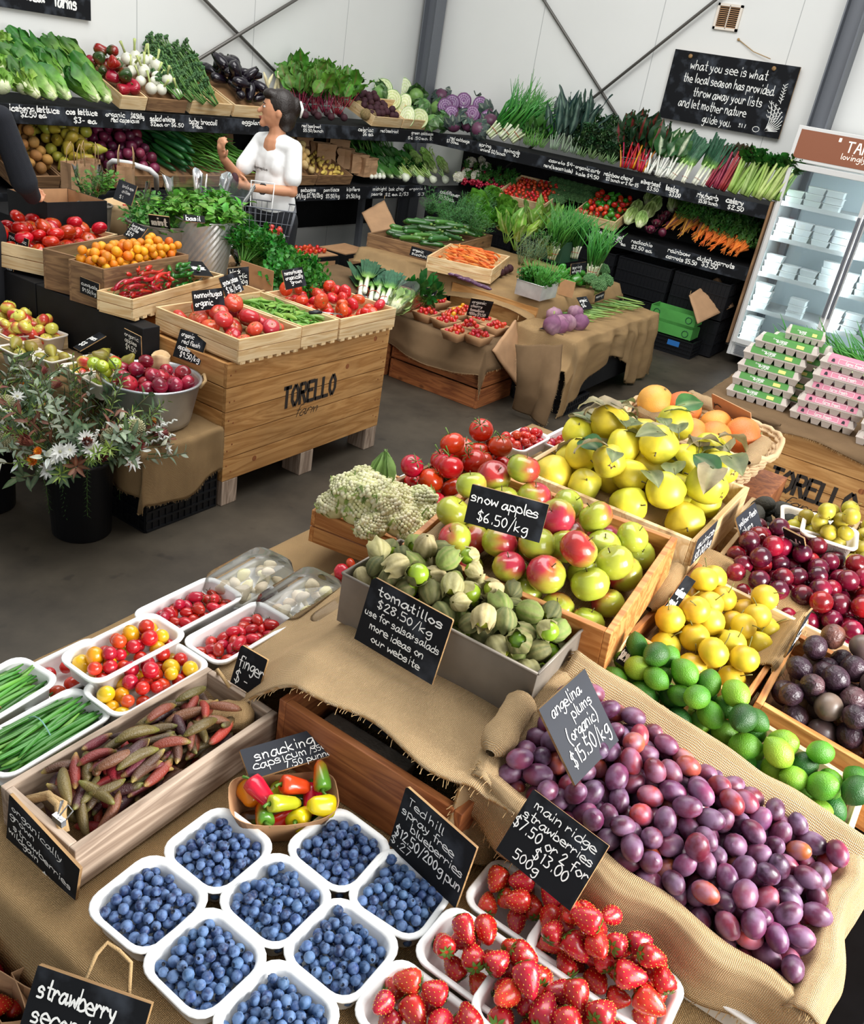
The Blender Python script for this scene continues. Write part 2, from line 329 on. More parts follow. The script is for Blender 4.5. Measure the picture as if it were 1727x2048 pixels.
# ------------------------------------------------------------------ mesh builder
class MB:
 def __init__(s):s.v=[];s.f=[];s.c=[];s.m=[];s.uv={}
 def add(s,verts,faces,col=(0.5,0.5,0.5),mat=0,M=None,uvs=None):
  b=len(s.v)
  if M is not None:verts=[M@V(p)for p in verts]
  s.v+=[tuple(p)for p in verts]
  s.c+=list(col)if isinstance(col,list)else[col]*len(verts)
  for f in faces:
   if uvs is not None:s.uv[len(s.f)]=[uvs[i]for i in f]
   s.f.append(tuple(b+i for i in f));s.m.append(mat)
 def box(s,cx,cy,cz,sx,sy,sz,M=None,mat=0,col=(0.5,0.5,0.5)):
  x,y,z=sx/2,sy/2,sz/2
  vs=[(cx+a*x,cy+b_*y,cz+c*z)for c in(-1,1)for b_ in(-1,1)for a in(-1,1)]
  s.add(vs,[(0,2,3,1),(4,5,7,6),(0,1,5,4),(2,6,7,3),(0,4,6,2),(1,3,7,5)],col,mat,M)
  return s
 def lathe(s,prof,n=12,M=None,col=(0.5,0.5,0.5),mod=None,mat=0,closed=True):
  vs=[];cs=[];m=len(prof)
  for i,(r,z)in enumerate(prof):
   for k in range(n):
    a=2*PI*k/n
    rr,zz=(mod(a,i/(m-1),r,z)if mod else(r,z))
    vs.append((rr*math.cos(a),rr*math.sin(a),zz))
    cs.append(col(a,i/(m-1),zz)if callable(col)else col)
  fs=[(i*n+k,i*n+(k+1)%n,(i+1)*n+(k+1)%n,(i+1)*n+k)for i in range(m-1)for k in range(n)]
  if closed:
   if prof[0][0]>1e-5:fs.append(tuple(reversed(range(n))))
   if prof[-1][0]>1e-5:fs.append(tuple((m-1)*n+k for k in range(n)))
  s.add(vs,fs,cs,mat,M)
  return s
 def ell(s,c,r,nu=10,nv=7,M=None,col=(0.5,0.5,0.5),mod=None,mat=0):
  if not hasattr(r,'__len__'):r=(r,r,r)
  vs=[];cs=[]
  for i in range(nv+1):
   th=PI*i/nv-PI/2
   for k in range(nu):
    a=2*PI*k/nu
    q=V((math.cos(th)*math.cos(a),math.cos(th)*math.sin(a),math.sin(th)))
    f=mod(q)if mod else 1.0
    vs.append((c[0]+r[0]*q.x*f,c[1]+r[1]*q.y*f,c[2]+r[2]*q.z*f))
    cs.append(col(q)if callable(col)else col)
  fs=[(i*nu+k,i*nu+(k+1)%nu,(i+1)*nu+(k+1)%nu,(i+1)*nu+k)for i in range(nv)for k in range(nu)]
  s.add(vs,fs,cs,mat,M)
  return s
 def tube(s,pts,r,n=6,M=None,col=(0.5,0.5,0.5),mat=0,flat=1.0):
  pts=[V(p)for p in pts];m=len(pts)
  rs=r if hasattr(r,'__len__')else[r]*m
  up=None;vs=[];cs=[]
  for i,p in enumerate(pts):
   d=(pts[min(i+1,m-1)]-pts[max(i-1,0)])
   if d.length<1e-9:d=V((0,0,1))
   d.normalize()
   if up is None:
    up=V((0,0,1))if abs(d.z)<0.9 else V((1,0,0))
   x=(up-d*up.dot(d));x.normalize();up=x;y=d.cross(x)
   for k in range(n):
    a=2*PI*k/n
    vs.append(p+(x*math.cos(a)*flat+y*math.sin(a))*rs[i])
    cs.append(col(i/(m-1))if callable(col)else col)
  fs=[(i*n+k,i*n+(k+1)%n,(i+1)*n+(k+1)%n,(i+1)*n+k)for i in range(m-1)for k in range(n)]
  fs.append(tuple(reversed(range(n))));fs.append(tuple((m-1)*n+k for k in range(n)))
  s.add(vs,fs,cs,mat,M)
  return s
 def leaf(s,p,d,nrm,L,W,bend=0.6,fold=0.25,ruf=0.0,nl=5,nw=2,col=(0.1,0.3,0.05),mid=None,mat=0,tipw=0.0,tw=0.0,shape=None,phase=None):
  """curved leaf from p along d; nrm is its upper side"""
  p=V(p);d=V(d).normalized();nrm=V(nrm);nrm=(nrm-d*nrm.dot(d))
  if nrm.length<1e-6:nrm=d.orthogonal()
  nrm.normalize();sd=d.cross(nrm)
  vs=[];cs=[];ph=random.uniform(0,6)if phase is None else phase
  q=p.copy();dd=d.copy();nn=nrm.copy()
  for i in range(nl+1):
   t=i/nl
   w=(shape(t)if shape else(math.sin(PI*(t**0.75))*(1-tipw)+tipw*min(1,t*4)))*W/2
   for k in range(-nw,nw+1):
    u=k/nw
    off=abs(u)*fold*w+(ruf*W*abs(u)*math.sin(ph+t*14+u*2.2)if ruf else 0)
    vs.append(q+sd*(u*w)+nn*off)
    cc=col(t,abs(u))if callable(col)else col
    if mid is not None and k==0:cc=mid
    cs.append(cc)
   st=L/nl;an=-bend/nl
   rm=MX.Rotation(an,3,sd)
   q=q+dd*st;dd=(rm@dd);nn=(rm@nn)
   if tw:
    r2=MX.Rotation(tw/nl,3,dd);sd=r2@sd;nn=r2@nn
  k2=2*nw+1
  fs=[(i*k2+k,i*k2+k+1,(i+1)*k2+k+1,(i+1)*k2+k)for i in range(nl)for k in range(2*nw)]
  s.add(vs,fs,cs,mat)
  return s
 def grid(s,fn,nu,nv,mat=0,col=(0.5,0.5,0.5),su=1.0,sv=1.0):
  vs=[fn(i/nu,j/nv)for i in range(nu+1)for j in range(nv+1)]
  uv=[(su*i/nu,sv*j/nv)for i in range(nu+1)for j in range(nv+1)]
  k=nv+1
  fs=[(i*k+j,(i+1)*k+j,(i+1)*k+j+1,i*k+j+1)for i in range(nu)for j in range(nv)]
  s.add(vs,fs,col,mat,None,uv)
  return s
 def mesh(s,name,mats,smooth=True):
  me=bpy.data.meshes.new(name)
  me.from_pydata(s.v,[],s.f)
  for m in(mats if isinstance(mats,(list,tuple))else[mats]):
   me.materials.append(MATS[m]if isinstance(m,str)else m)
  me.polygons.foreach_set('material_index',s.m)
  me.polygons.foreach_set('use_smooth',[smooth]*len(s.f))
  ca=me.color_attributes.new('Col','FLOAT_COLOR','POINT')
  a=np.ones((len(s.v),4),dtype=np.float32);a[:,:3]=np.array(s.c,dtype=np.float32).reshape(-1,3)
  ca.data.foreach_set('color',a.ravel())
  if s.uv:
   ul=me.uv_layers.new(name='UVMap')
   for pi,uvs in s.uv.items():
    st=me.polygons[pi].loop_start
    for k,u in enumerate(uvs):ul.data[st+k].uv=u
  me.update()
  return me
 def build(s,name,mats,parent=None,smooth=False,M=None,bevel=0.0,label=None,cat=None,group=None,solid=0.0):
  me=s.mesh(name,mats,smooth)
  o=bpy.data.objects.new(name,me);COL.objects.link(o)
  if M is not None:o.matrix_world=M
  if parent is not None:o.parent=parent
  if solid:
   md=o.modifiers.new('solid','SOLIDIFY');md.thickness=solid;md.offset=-1
  if bevel:
   md=o.modifiers.new('bevel','BEVEL');md.width=bevel;md.segments=2;md.limit_method='ANGLE'
  tag(o,label,cat,group)
  return o
def tag(o,label=None,cat=None,group=None,kind=None):
 if label:o['label']=label
 if cat:o['category']=cat
 if group:o['group']=group
 if kind:o['kind']=kind
 return o
def empty(name,M,label,cat,group=None):
 o=bpy.data.objects.new(name,None);COL.objects.link(o)
 o.empty_display_size=0.05
 o.matrix_world=M if isinstance(M,MX)else T(*M)
 tag(o,label,cat,group)
 return o
def spawn(proto,M,label,cat,group=None):
 """proto = (name, mesh, [(part name, mesh), ...]); every copy shares mesh data"""
 o=bpy.data.objects.new(proto[0],proto[1]);COL.objects.link(o)
 o.matrix_world=M
 tag(o,label,cat,group)
 for pn,pm in proto[2]:
  c=bpy.data.objects.new(pn,pm);COL.objects.link(c);c.parent=o
 return o
def wobble(p,s,a):
 return NZ.noise(V(p)*s)*a
# ------------------------------------------------------------------ heaps
def pile(W,D,r,n,floor=None,seed=1,K=36,var=0.12,inset=None,bias=None,sq=0.93):
 """drop n balls into a W x D tray, each settling on those below; returns (x, y, z, r)"""
 rs=np.random.RandomState(seed)
 P=np.zeros((0,4));out=[]
 for i in range(n):
  ri=r*(1+rs.uniform(-var,var));ins=ri if inset is None else inset
  xs=rs.uniform(ins,max(ins+1e-4,W-ins),K);ys=rs.uniform(ins,max(ins+1e-4,D-ins),K)
  z0=np.array([floor(x,y)for x,y in zip(xs,ys)])if floor else np.zeros(K)
  zs=z0+ri
  if len(P):
   dx=xs[:,None]-P[None,:,0];dy=ys[:,None]-P[None,:,1]
   d2=dx*dx+dy*dy;s=(P[None,:,3]+ri)*sq
   zz=np.where(d2<s*s,P[None,:,2]+np.sqrt(np.maximum(s*s-d2,0)),-9)
   zs=np.maximum(zs,zz.max(axis=1))
  sc=zs-(z0 if floor else 0)*0.999+(np.array([bias(x,y)for x,y in zip(xs,ys)])if bias else 0)
  k=int(np.argmin(sc))
  P=np.vstack([P,[xs[k],ys[k],zs[k],ri]]);out.append((xs[k],ys[k],zs[k],ri))
 return out
def strew(W,D,L,r,n,yaw,floor=0.0,seed=1,lv=0.15,cell=0.008,K=10,mound=None,inset=None):
 """lay n long things in a tray on a height map; returns (matrix with x along the thing, length scale)"""
 rs=np.random.RandomState(seed)
 nx,ny=max(2,int(W/cell)),max(2,int(D/cell))
 if callable(floor):
  Hm=np.array([[floor((i+.5)*cell,(j+.5)*cell)for j in range(ny)]for i in range(nx)])
 else:Hm=np.full((nx,ny),float(floor))
 out=[]
 def cells(x,y):
  return min(max(int(x/cell),0),nx-1),min(max(int(y/cell),0),ny-1)
 w=max(0,int(r*0.8/cell))
 for i in range(n):
  best=None
  for k in range(K):
   l=L*(1+rs.uniform(-lv,lv));a=yaw(rs)
   ins=r*1.1 if inset is None else inset
   hx=abs(math.cos(a))*l/2+ins;hy=abs(math.sin(a))*l/2+ins
   x=rs.uniform(min(hx,W/2),max(W-hx,W/2));y=rs.uniform(min(hy,D/2),max(D-hy,D/2))
   hs=[]
   for t in np.linspace(-0.5,0.5,7):
    ci,cj=cells(x+math.cos(a)*l*t,y+math.sin(a)*l*t)
    hs.append(Hm[max(0,ci-w):ci+w+1,max(0,cj-w):cj+w+1].max())
   h0,h1=max(hs[:4]),max(hs[3:])
   sc=(h0+h1)/2+0.3*abs(h1-h0)-(mound(x,y)if mound else 0)
   if best is None or sc<best[0]:best=(sc,x,y,a,l,h0,h1)
  _,x,y,a,l,h0,h1=best
  tl=math.atan2((h1-h0)*0.8,l)
  zc=(h0+h1)/2+r*0.92
  for t in np.linspace(-0.5,0.5,13):
   ci,cj=cells(x+math.cos(a)*l*t,y+math.sin(a)*l*t)
   top=zc+math.sin(tl)*l*t+r*0.85
   sl=Hm[max(0,ci-w):ci+w+1,max(0,cj-w):cj+w+1]
   np.maximum(sl,top,out=sl)
  out.append((T(x,y,zc)@MX.Rotation(a,4,'Z')@MX.Rotation(-tl,4,'Y'),l/L))
 return out
def mound(W,D,h,e=0.5):
 """a low dome over a W x D tray, h high in the middle"""
 def f(x,y):
  a=max(0.0,1-(2*x/W-1)**2);b=max(0.0,1-(2*y/D-1)**2)
  return h*(a*b)**e
 return f
def liner(M,W,D,f,z0,mat,parent,name='liner',n=10):
 mb=MB();mb.grid(lambda u,v:V((u*W,v*D,z0+f(u*W,v*D))),n,n,su=W,sv=D)
 return mb.build(name,mat,parent,smooth=True)
# ------------------------------------------------------------------ hand lettering (strokes on a small grid: x 0-6, y 0-12, baseline 3, x-height 7, tall letters 10)
GL={
'a':(6,'56 37 16 04 13 33 45|57 54 63 74'),'b':(5,'0a 03|05 27 46 54 33 13 04'),'c':(5,'56 37 16 04 23 53'),'d':(5,'56 37 16 04 13 33 54|5a 53'),
'e':(5,'05 55 46 27 06 04 23 53'),'f':(4,'5a 3a 29 23|07 47'),'g':(5,'57 27 05 14 34 56|57 52 30 11'),'h':(5,'0a 03|05 27 46 43'),
'i':(2,'17 13|19 1a'),'j':(3,'37 31 10 01|39 3a'),'k':(5,'0a 03|47 05 05 43'),'l':(2,'1a 14 23'),'m':(7,'07 03|06 17 26 33|36 57 66 63'),
'n':(5,'07 03|05 27 46 43'),'o':(5,'27 05 14 33 55 46 27'),'p':(5,'07 00|06 27 46 54 33 04'),'q':(5,'57 27 05 14 34 56|57 50'),
'r':(4,'07 03|05 27 46'),'s':(5,'46 27 06 15 35 44 33 03'),'t':(4,'2a 24 33 43|07 47'),'u':(5,'07 04 23 44|47 43'),
'v':(5,'07 23 23 47'),'w':(6,'07 13 13 36 36 53 53 67'),'x':(5,'07 43|47 03'),'y':(5,'07 15 34|47 33 11 01'),'z':(5,'07 47 47 03 03 43'),
'0':(5,'2a 08 05 23 45 48 2a'),'1':(3,'19 2a 2a 23'),'2':(5,'08 2a 49 37 03 03 53'),'3':(5,'0a 3a 49 27 27 45 33 03'),'4':(5,'2a 06 06 56|4a 43'),
'5':(5,'4a 0a 0a 07 37 45 33 03'),'6':(5,'3a 07 04 23 44 26 05'),'7':(5,'0a 4a 4a 13'),'8':(5,'2a 09 27 45 23 05 27 49 2a'),'9':(5,'48 2a 08 27 48|48 43'),
'$':(5,'49 2a 08 27 36 45 33 04|2b 22'),'/':(4,'4b 01'),'.':(2,'13 14'),'-':(4,'06 36'),'+':(5,'06 46|28 24'),"'":(2,'1b 19'),
'(':(3,'2b 07 04 21'),')':(3,'0b 27 24 01'),',':(2,'13 02'),'*':(3,'17 18'),
}
GU={
'T':(5,'0a 5a||2a 23'.replace('||','|')),'O':(5,'2a 19 08 05 14 23|3a 49 58 55 44 33'),'R':(5,'0a 03|1a 4a 59 58 47 17|27 53'),'E':(5,'0a 03|1a 5a|17 47|13 53'),
'L':(5,'0a 03|13 53'),'A':(5,'03 2a|3a 53|16 46'),'K':(5,'0a 03|5a 17|27 53'),'H':(5,'0a 03|5a 53|07 57'),'M':(6,'03 0a 36 6a 63'),'V':(5,'0a 33 5a'),
'*':(3,'17 18'),
}
def smooth_pts(p):
 """rounded pen path; a doubled point keeps its corner"""
 out=[];n=len(p)
 if n<3:return p
 for i in range(n-1):
  a,b=p[i],p[i+1]
  if a==b:continue
  pa=p[i-1]if i>0 else a
  pb=p[i+2]if i+2<n else b
  for k in range(4):
   t=k/4
   out.append(tuple(0.5*((2*a[j])+(-pa[j]+b[j])*t+(2*pa[j]-5*a[j]+4*b[j]-pb[j])*t*t+(-pa[j]+3*a[j]-3*b[j]+pb[j])*t**3)for j in(0,1)))
 out.append(p[-1]);return out
def stroke(mb,p,w,z,jit=0.0):
 n=len(p);vs=[]
 for i in range(n):
  a=p[max(0,i-1)];b=p[min(n-1,i+1)]
  dx,dy=b[0]-a[0],b[1]-a[1];l=math.hypot(dx,dy)or 1
  nx,ny=-dy/l,dx/l
  x,y=p[i]
  if i==0:x-=dx/l*w*0.35;y-=dy/l*w*0.35
  if i==n-1:x+=dx/l*w*0.35;y+=dy/l*w*0.35
  ww=w/2*(1+random.uniform(-jit,jit))*(0.75 if i in(0,n-1)and jit else 1)
  vs+=[(x+nx*ww,y+ny*ww,z),(x-nx*ww,y-ny*ww,z)]
 mb.add(vs,[(2*i,2*i+1,2*i+3,2*i+2)for i in range(n-1)])
def text(mb,s,x,y,h,width=None,pen=0.13,z=0.0012,upper=False,slant=0.0,rot=0.0,jit=0.15,gap=1.15):
 """write s with its baseline starting at x, y; h is the height of a tall letter; width squeezes or stretches the line"""
 G=GU if upper else GL
 u=h/7.0;cur=0.0;strokes=[]
 for ch in s:
  if ch==' ':cur+=3.2;continue
  g=G.get(ch)or GL.get(ch)or GU.get(ch)
  if not g:continue
  jy=random.uniform(-0.35,0.35)if jit else 0;js=1+(random.uniform(-0.08,0.08)if jit else 0)
  for st in g[1].split('|'):
   pts=[(int(q[0],16),int(q[1],16)-3)for q in st.split()]
   if not upper:pts=smooth_pts(pts)
   strokes.append([(cur+px*js,py*js+jy)for px,py in pts])
  cur+=g[0]+gap
 tot=max(1e-3,cur-gap)
 sx=(width/tot)if width else u
 c,sn=math.cos(rot),math.sin(rot)
 for st in strokes:
  q=[]
  for px,py in st:
   X=px*sx+py*u*slant;Y=py*u
   q.append((x+X*c-Y*sn,y+X*sn+Y*c))
  stroke(mb,q,pen*h,z+random.uniform(0,0.0001),jit)
FRM={}
def sign(px,lines,label,z0,zB=None,mat='black_board',chalk='chalk',th=0.004,name='chalk_sign',lean=None,cut=0.06,group=None,extra=None,edge='board_x'):
 """a blackboard whose corners are seen at px = [bottom left, bottom right, top left]; the bottom edge is at height z0 (left) and zB (right).
    lines: (text, x, y, height, width) in fractions of the board; y from the bottom"""
 zB=z0 if zB is None else zB
 A=at(px[0][0],px[0][1],z0);B=at(px[1][0],px[1][1],zB)
 u=(B-A);W=u.length;u.normalize()
 d=ray(*px[2])
 if lean is None:
  t=(A-EYE).dot(u)/d.dot(u)if abs(d.dot(u))>0.05 else(A-EYE).length
  Cc=EYE+d*t
 else:Cc=at(px[2][0],px[2][1],lean)
 w=Cc-A;w=w-u*w.dot(u);H=w.length
 return sign_at(A,u,w.normalized(),W,H,lines,label,mat,chalk,th,name,cut,group,extra,edge)
def sign_at(A,u,w,W,H,lines,label,mat='black_board',chalk='chalk',th=0.004,name='chalk_sign',cut=0.06,group=None,extra=None,edge='board_x',cat='sign'):
 u=V(u).normalized();w=V(w);w=(w-u*w.dot(u)).normalized()
 n=u.cross(w)
 if n.dot(V(EYE)-V(A))<0:n=-n
 M=MX(((u.x,w.x,n.x,A[0]),(u.y,w.y,n.y,A[1]),(u.z,w.z,n.z,A[2]),(0,0,0,1)))
 c=cut*min(W,H)
 pts=[(0,0),(W,0),(W,H-c*.3),(W-c*.3,H),(c,H),(0,H-c)]
 mb=MB()
 vs=[(x,y,0)for x,y in pts]+[(x,y,-th)for x,y in pts];k=len(pts)
 mb.add(vs,[tuple(range(k))]);mb.add(vs,[tuple(reversed(range(k,2*k)))]+[(i,i+k,(i+1)%k+k,(i+1)%k)for i in range(k)],mat=1)
 o=mb.build(name,[mat,edge],None,M=M,label=label,cat=cat,group=group)
 tb=MB()
 for L in lines:
  s,x,y,h,wd=L[:5];k=L[5]if len(L)>5 else{}
  text(tb,s,x*W,y*H,h*H,wd*W if wd else None,**k)
 if extra:extra(tb,W,H)
 if tb.v:tb.build('lettering',chalk,o)
 return o
# ------------------------------------------------------------------ crates and trays
def crate(M,W,D,H,wd,label,name='wooden_crate',rows=2,th=0.012,gap=0.004,posts=False,cat='crate',group=None,floor_=True,sides='udlr',bev=0.0015,thin=None,base_slats=False):
 """open wooden box: local x = W, y = D, z up, rim at z = H; boards are parts"""
 o=empty(name,M,label,cat,group)
 bh=(H-gap*(rows-1))/rows
 for i in range(rows):
  z=i*(bh+gap)+bh/2
  if 'd' in sides:MB().box(W/2,th/2,z,W,th,bh).build('side_board',wd+'_x',o,bevel=bev)
  if 'u' in sides:MB().box(W/2,D-th/2,z,W,th,bh).build('side_board',wd+'_x',o,bevel=bev)
  if 'l' in sides:MB().box(th/2,D/2,z,th,D-2*th,bh).build('end_board',wd+'_y',o,bevel=bev)
  if 'r' in sides:MB().box(W-th/2,D/2,z,th,D-2*th,bh).build('end_board',wd+'_y',o,bevel=bev)
 if floor_:MB().box(W/2,D/2,th/2,W-2*th,D-2*th,th).build('base_board',wd+'_x',o)
 if posts:
  p=0.022
  for x in(th+p/2,W-th-p/2):
   for y in(th+p/2,D-th-p/2):
    MB().box(x,y,H/2+0.004,p,p,H+0.004).build('corner_post',wd+'_z',o,bevel=bev)
 if base_slats:
  nb=int(W/0.055)
  for k in range(nb):
   MB().box((k+.5)*W/nb,D/2,-0.006,0.03,D,0.012).build('base_slat',wd+'_y',o)
 return o
def crate3(a,b,d,H,wd,label,tilt=None,**k):
 """crate from three rim corners in the world: a (origin), b (along x), d (along y); depth H below the rim"""
 a,b,d=V(a),V(b),V(d)
 u=b-a;W=u.length;u.normalize();w=d-a;w-=u*w.dot(u);D=w.length;w.normalize();n=u.cross(w)
 if n.z<0:raise ValueError('crate3 handedness '+label)
 M=MX(((u.x,w.x,n.x,0),(u.y,w.y,n.y,0),(u.z,w.z,n.z,0),(0,0,0,1)))
 og=a-n*H
 M=T(*og)@M
 return crate(M,W,D,H,wd,label,**k),M,W,D
def rr(W,D,r,n=5,z=0.0):
 """rounded rectangle outline centred on the origin"""
 p=[]
 for cx,cy,a0 in((W/2-r,D/2-r,0),(-W/2+r,D/2-r,90),(-W/2+r,-D/2+r,180),(W/2-r,-D/2+r,270)):
  for k in range(n+1):
   a=R(a0+90*k/n);p.append((cx+r*math.cos(a),cy+r*math.sin(a),z))
 return p
def tray_mesh(name,W,D,H,r=0.03,mat='white_tray',rim=0.008,taper=0.78,t=0.0025):
 mb=MB()
 rings=[rr(W,D,r,5,H-0.004),rr(W+0.004,D+0.004,r+.002,5,H),rr(W,D,r,5,H+0.002),rr(W-rim*2,D-rim*2,r-rim*.5,5,H),rr(W-rim*2-.004,D-rim*2-.004,r-rim*.5,5,H-0.004)]
 inner=[rr(W*taper,D*taper,r*.8,5,0.006),rr(W*taper*.9,D*taper*.9,r*.7,5,t)]
 outer0=[rr(W*taper*.92,D*taper*.92,r*.7,5,0),rr(W*taper+.002,D*taper+.002,r*.8,5,0.004),rr(W-rim*2,D-rim*2,r-rim*.5,5,H-0.006),rr(W-.002,D-.002,r,5,H-0.007)]
 allr=outer0+rings+inner
 n=len(allr[0]);vs=[p for q in allr for p in q]
 fs=[(i*n+k,i*n+(k+1)%n,(i+1)*n+(k+1)%n,(i+1)*n+k)for i in range(len(allr)-1)for k in range(n)]
 fs.append(tuple(reversed(range(n))));fs.append(tuple((len(allr)-1)*n+k for k in range(n)))
 mb.add(vs,fs)
 return mb.mesh(name,mat,True)
def put(me,name,M,label,cat,group=None):
 o=bpy.data.objects.new(name,me);COL.objects.link(o);o.matrix_world=M;return tag(o,label,cat,group)
def cloth(name,fn,nu,nv,mat,su,sv,label=None,cat='cloth',th=0.003,noise=0.006,nscale=6.0,parent=None,seed=0,fray=True,group=None):
 """woven cloth from a surface function; crinkled a little, with a frayed hem"""
 off=V((seed*3.1,seed*1.7,seed*2.3))
 def g(u,v):
  p=V(fn(u,v))
  return p+V((0,0,1))*(NZ.noise(p*nscale+off)*noise)+V((NZ.noise(p*nscale*1.7+off*2),NZ.noise(p*nscale*1.7-off),0))*noise*0.5
 mb=MB();mb.grid(g,nu,nv,su=su,sv=sv)
 o=mb.build(name,mat,parent,smooth=True,label=label,cat=cat if parent is None else None,solid=th,group=group)
 if fray:
  fb=MB();rnd=random.Random(seed+5)
  for e in range(4):
   N=int((sv if e<2 else su)/0.006)
   for k in range(N):
    if rnd.random()<0.45:continue
    t=(k+rnd.random())/N
    q=(g(e,t),g(e*0.97+0.015,t))if e<2 else(g(t,e-2),g(t,(e-2)*0.97+0.015))
    d=(q[0]-q[1]).normalized()if(q[0]-q[1]).length>1e-6 else V((0,0,-1))
    d=(d+V((rnd.uniform(-.5,.5),rnd.uniform(-.5,.5),rnd.uniform(-.5,.3)))).normalized()
    l=rnd.uniform(0.003,0.012)
    fb.tube([q[0]-d*0.002,q[0]+d*l*.5,q[0]+d*l+V((0,0,-l*.3))],0.0007,3)
  if fb.v:fb.build('frayed_hem','string',o)
 return o
# ------------------------------------------------------------------ fruit and vegetable prototypes
def dimple(top=0.22,bot=0.12,w=0.35):
 def f(q):
  r=1.0
  h=math.hypot(q.x,q.y)
  if q.z>0:r-=top*math.exp(-(h/w)**2)
  else:r-=bot*math.exp(-(h/w)**2)
  return r
 return f
def stem_mesh(L,r,col,n=5,bend=0.2,name='stem',z0=0.0,mat='matte'):
 mb=MB();mb.tube([(0,0,z0),(L*bend*.4,0,z0+L*.5),(L*bend,0,z0+L)],[r,r*.8,r*1.15],n,col=col)
 return mb.mesh(name,mat)
def fruit(name,rx,rz,col,mat='gloss',mod=None,stem=None,nu=14,nv=9,extra=None):
 mb=MB();mb.ell((0,0,0),(rx,rx,rz),nu,nv,col=col,mod=mod)
 return(name,mb.mesh(name,mat),[stem]if stem else[])
def blush(c1,c2,side,a=-0.2,b=0.5,nz=3.0,amt=0.5):
 s=V(side).normalized()
 def f(q):
  t=q.dot(s)+NZ.noise(q*nz)*amt
  return mixc(c1,c2,sstep(a,b,t))
 return f
def star(n,L,W,z,col,droop=0.3,name='calyx',mat='leaf',r0=0.002):
 mb=MB()
 for k in range(n):
  a=2*PI*k/n+random.uniform(-.2,.2)
  mb.leaf((math.cos(a)*r0,math.sin(a)*r0,z),(math.cos(a),math.sin(a),0.25),(0,0,1),L*random.uniform(.8,1.15),W,bend=droop,fold=.3,nl=3,nw=1,col=col)
 return mb.mesh(name,mat)
GREEN_STEM=C('#6f7a35')
P={}
P['apple']=[fruit('apple',0.037,0.033,blush(C('#a8b03a'),C('#b02c38'),s,a_,b_),'gloss',dimple(.3,.16,.38),('stem',stem_mesh(.014,.0013,C('#5a4a24'),z0=.021)))for s,a_,b_ in(((1,0,.2),.2,1.0),((0,1,0),.4,1.1),((-1,.3,.4),-.3,.6),((0,0,1),1.0,2.0),((.4,-1,.3),-.6,.4),((1,1,0),.7,1.5),((-.3,-.5,.8),-.4,.5))]
P['red_apple']=[fruit('red_apple',0.034,0.031,blush(C('#a51f33'),C('#6f1022'),s,-.3,.9),'gloss',dimple(.28,.15,.36),('stem',stem_mesh(.012,.0012,C('#5a4a24'),z0=.02)))for s in((1,0,0),(0,.4,-1),(-.5,.5,.5))]
P['small_apple']=[fruit('apple',0.031,0.028,blush(C('#d7cf58'),C('#c83b35'),s,a_,a_+.8,3),'gloss',dimple(.28,.15,.36),('stem',stem_mesh(.012,.0012,C('#5a4a24'),z0=.018)))for s,a_ in(((1,0,0),-.4),((0,.5,1),-.1),((-.5,1,0),.2),((.3,0,-1),-.6))]
P['green_apple']=[fruit('green_apple',0.029,0.026,blush(C('#bccb3a'),C('#93ab22'),s,-.3,.9),'gloss',dimple(.28,.15,.36),('stem',stem_mesh(.012,.0012,C('#5a4a24'),z0=.017)))for s in((1,0,0),(0,0,1))]
def plum_col(c1,c2,s,a=-.2):return blush(C(c1),C(c2),s,a,a+.9,2.5,.5)
P['plum']=[fruit('plum',0.0205,0.0275,plum_col(*c),'plum_skin',lambda q:1-.03*math.exp(-(q.y/.12)**2)*(q.x>0))for c in(('#56223c','#3f1a2c',(1,0,0)),('#6a2338','#842c3a',(0,1,0)),('#4c2238','#3a1c33',(0,0,1)),('#8c3338','#a8492f',(-1,0,.5)),('#5b2a4a','#7a3a54',(.4,.4,1)),('#52243e','#6a2a3c',(1,1,0)),('#66304a','#4a2138',(0,-1,1)))]
P['red_plum']=[fruit('red_plum',0.029,0.028,plum_col(*c),'gloss',dimple(.14,.05,.2),nu=16,nv=10)for c in(('#7a1026','#4b0e22',(1,0,0)),('#641026','#3e0d20',(0,1,0)),('#93162a','#6a0f20',(0,0,1)))]
def lime_mod(q):return 1+.16*max(0,(q.z-.86)/.14)**2+.05*max(0,(-q.z-.9)/.1)
P['lime']=[fruit('lime',0.0265,0.0305,blush(C(a),C(b_),(1,.2,.3),-.3,.9,2),'citrus',lime_mod)for a,b_ in(('#36701a','#275c1c'),('#5f9424','#41801e'),('#76a428','#8aae34'),('#27581e','#1f4e1e'),('#4c861e','#74a426'),('#33701c','#518c20'))]
P['nashi']=[fruit('nashi_pear',0.033,0.0315,blush(C('#d0b52e'),C(b_),(0,.5,1),.2,1.2,2),'satin',dimple(.12,.2,.3),('stem',stem_mesh(.026,.0014,C('#6f6a34'),z0=.026,bend=.5)))for b_ in('#c29a28','#d9c544')]
P['tiny_pear']=[fruit('small_pear',0.024,0.023,blush(C('#aea132'),C(b_),(0,.5,1),.2,1.2,2),'satin',dimple(.12,.2,.3),('stem',stem_mesh(.014,.001,C('#6f6a34'),z0=.019,bend=.5)))for b_ in('#8f7f28','#b3aa44')]
def wrinkle(a,s):
 return lambda q:1+a*NZ.noise(q*s)+a*.6*NZ.noise(q*s*2.3)
P['passion']=[fruit('passionfruit',0.027,0.03,blush(C(a),C(b_),(1,0,.4),-.3,.8,3),'wrinkly' if w_>.025 else 'satin',wrinkle(w_,s_),nu=22,nv=15)for a,b_,w_,s_ in(('#3d2530','#2c1a26',.05,5),('#4a3038','#6d5548',.02,2),('#33202b','#4f3338',.09,6),('#6b5a50','#52403e',.01,2),('#5d3a34','#7a4432',.06,5),('#2f1d29','#3f2834',.04,4))]
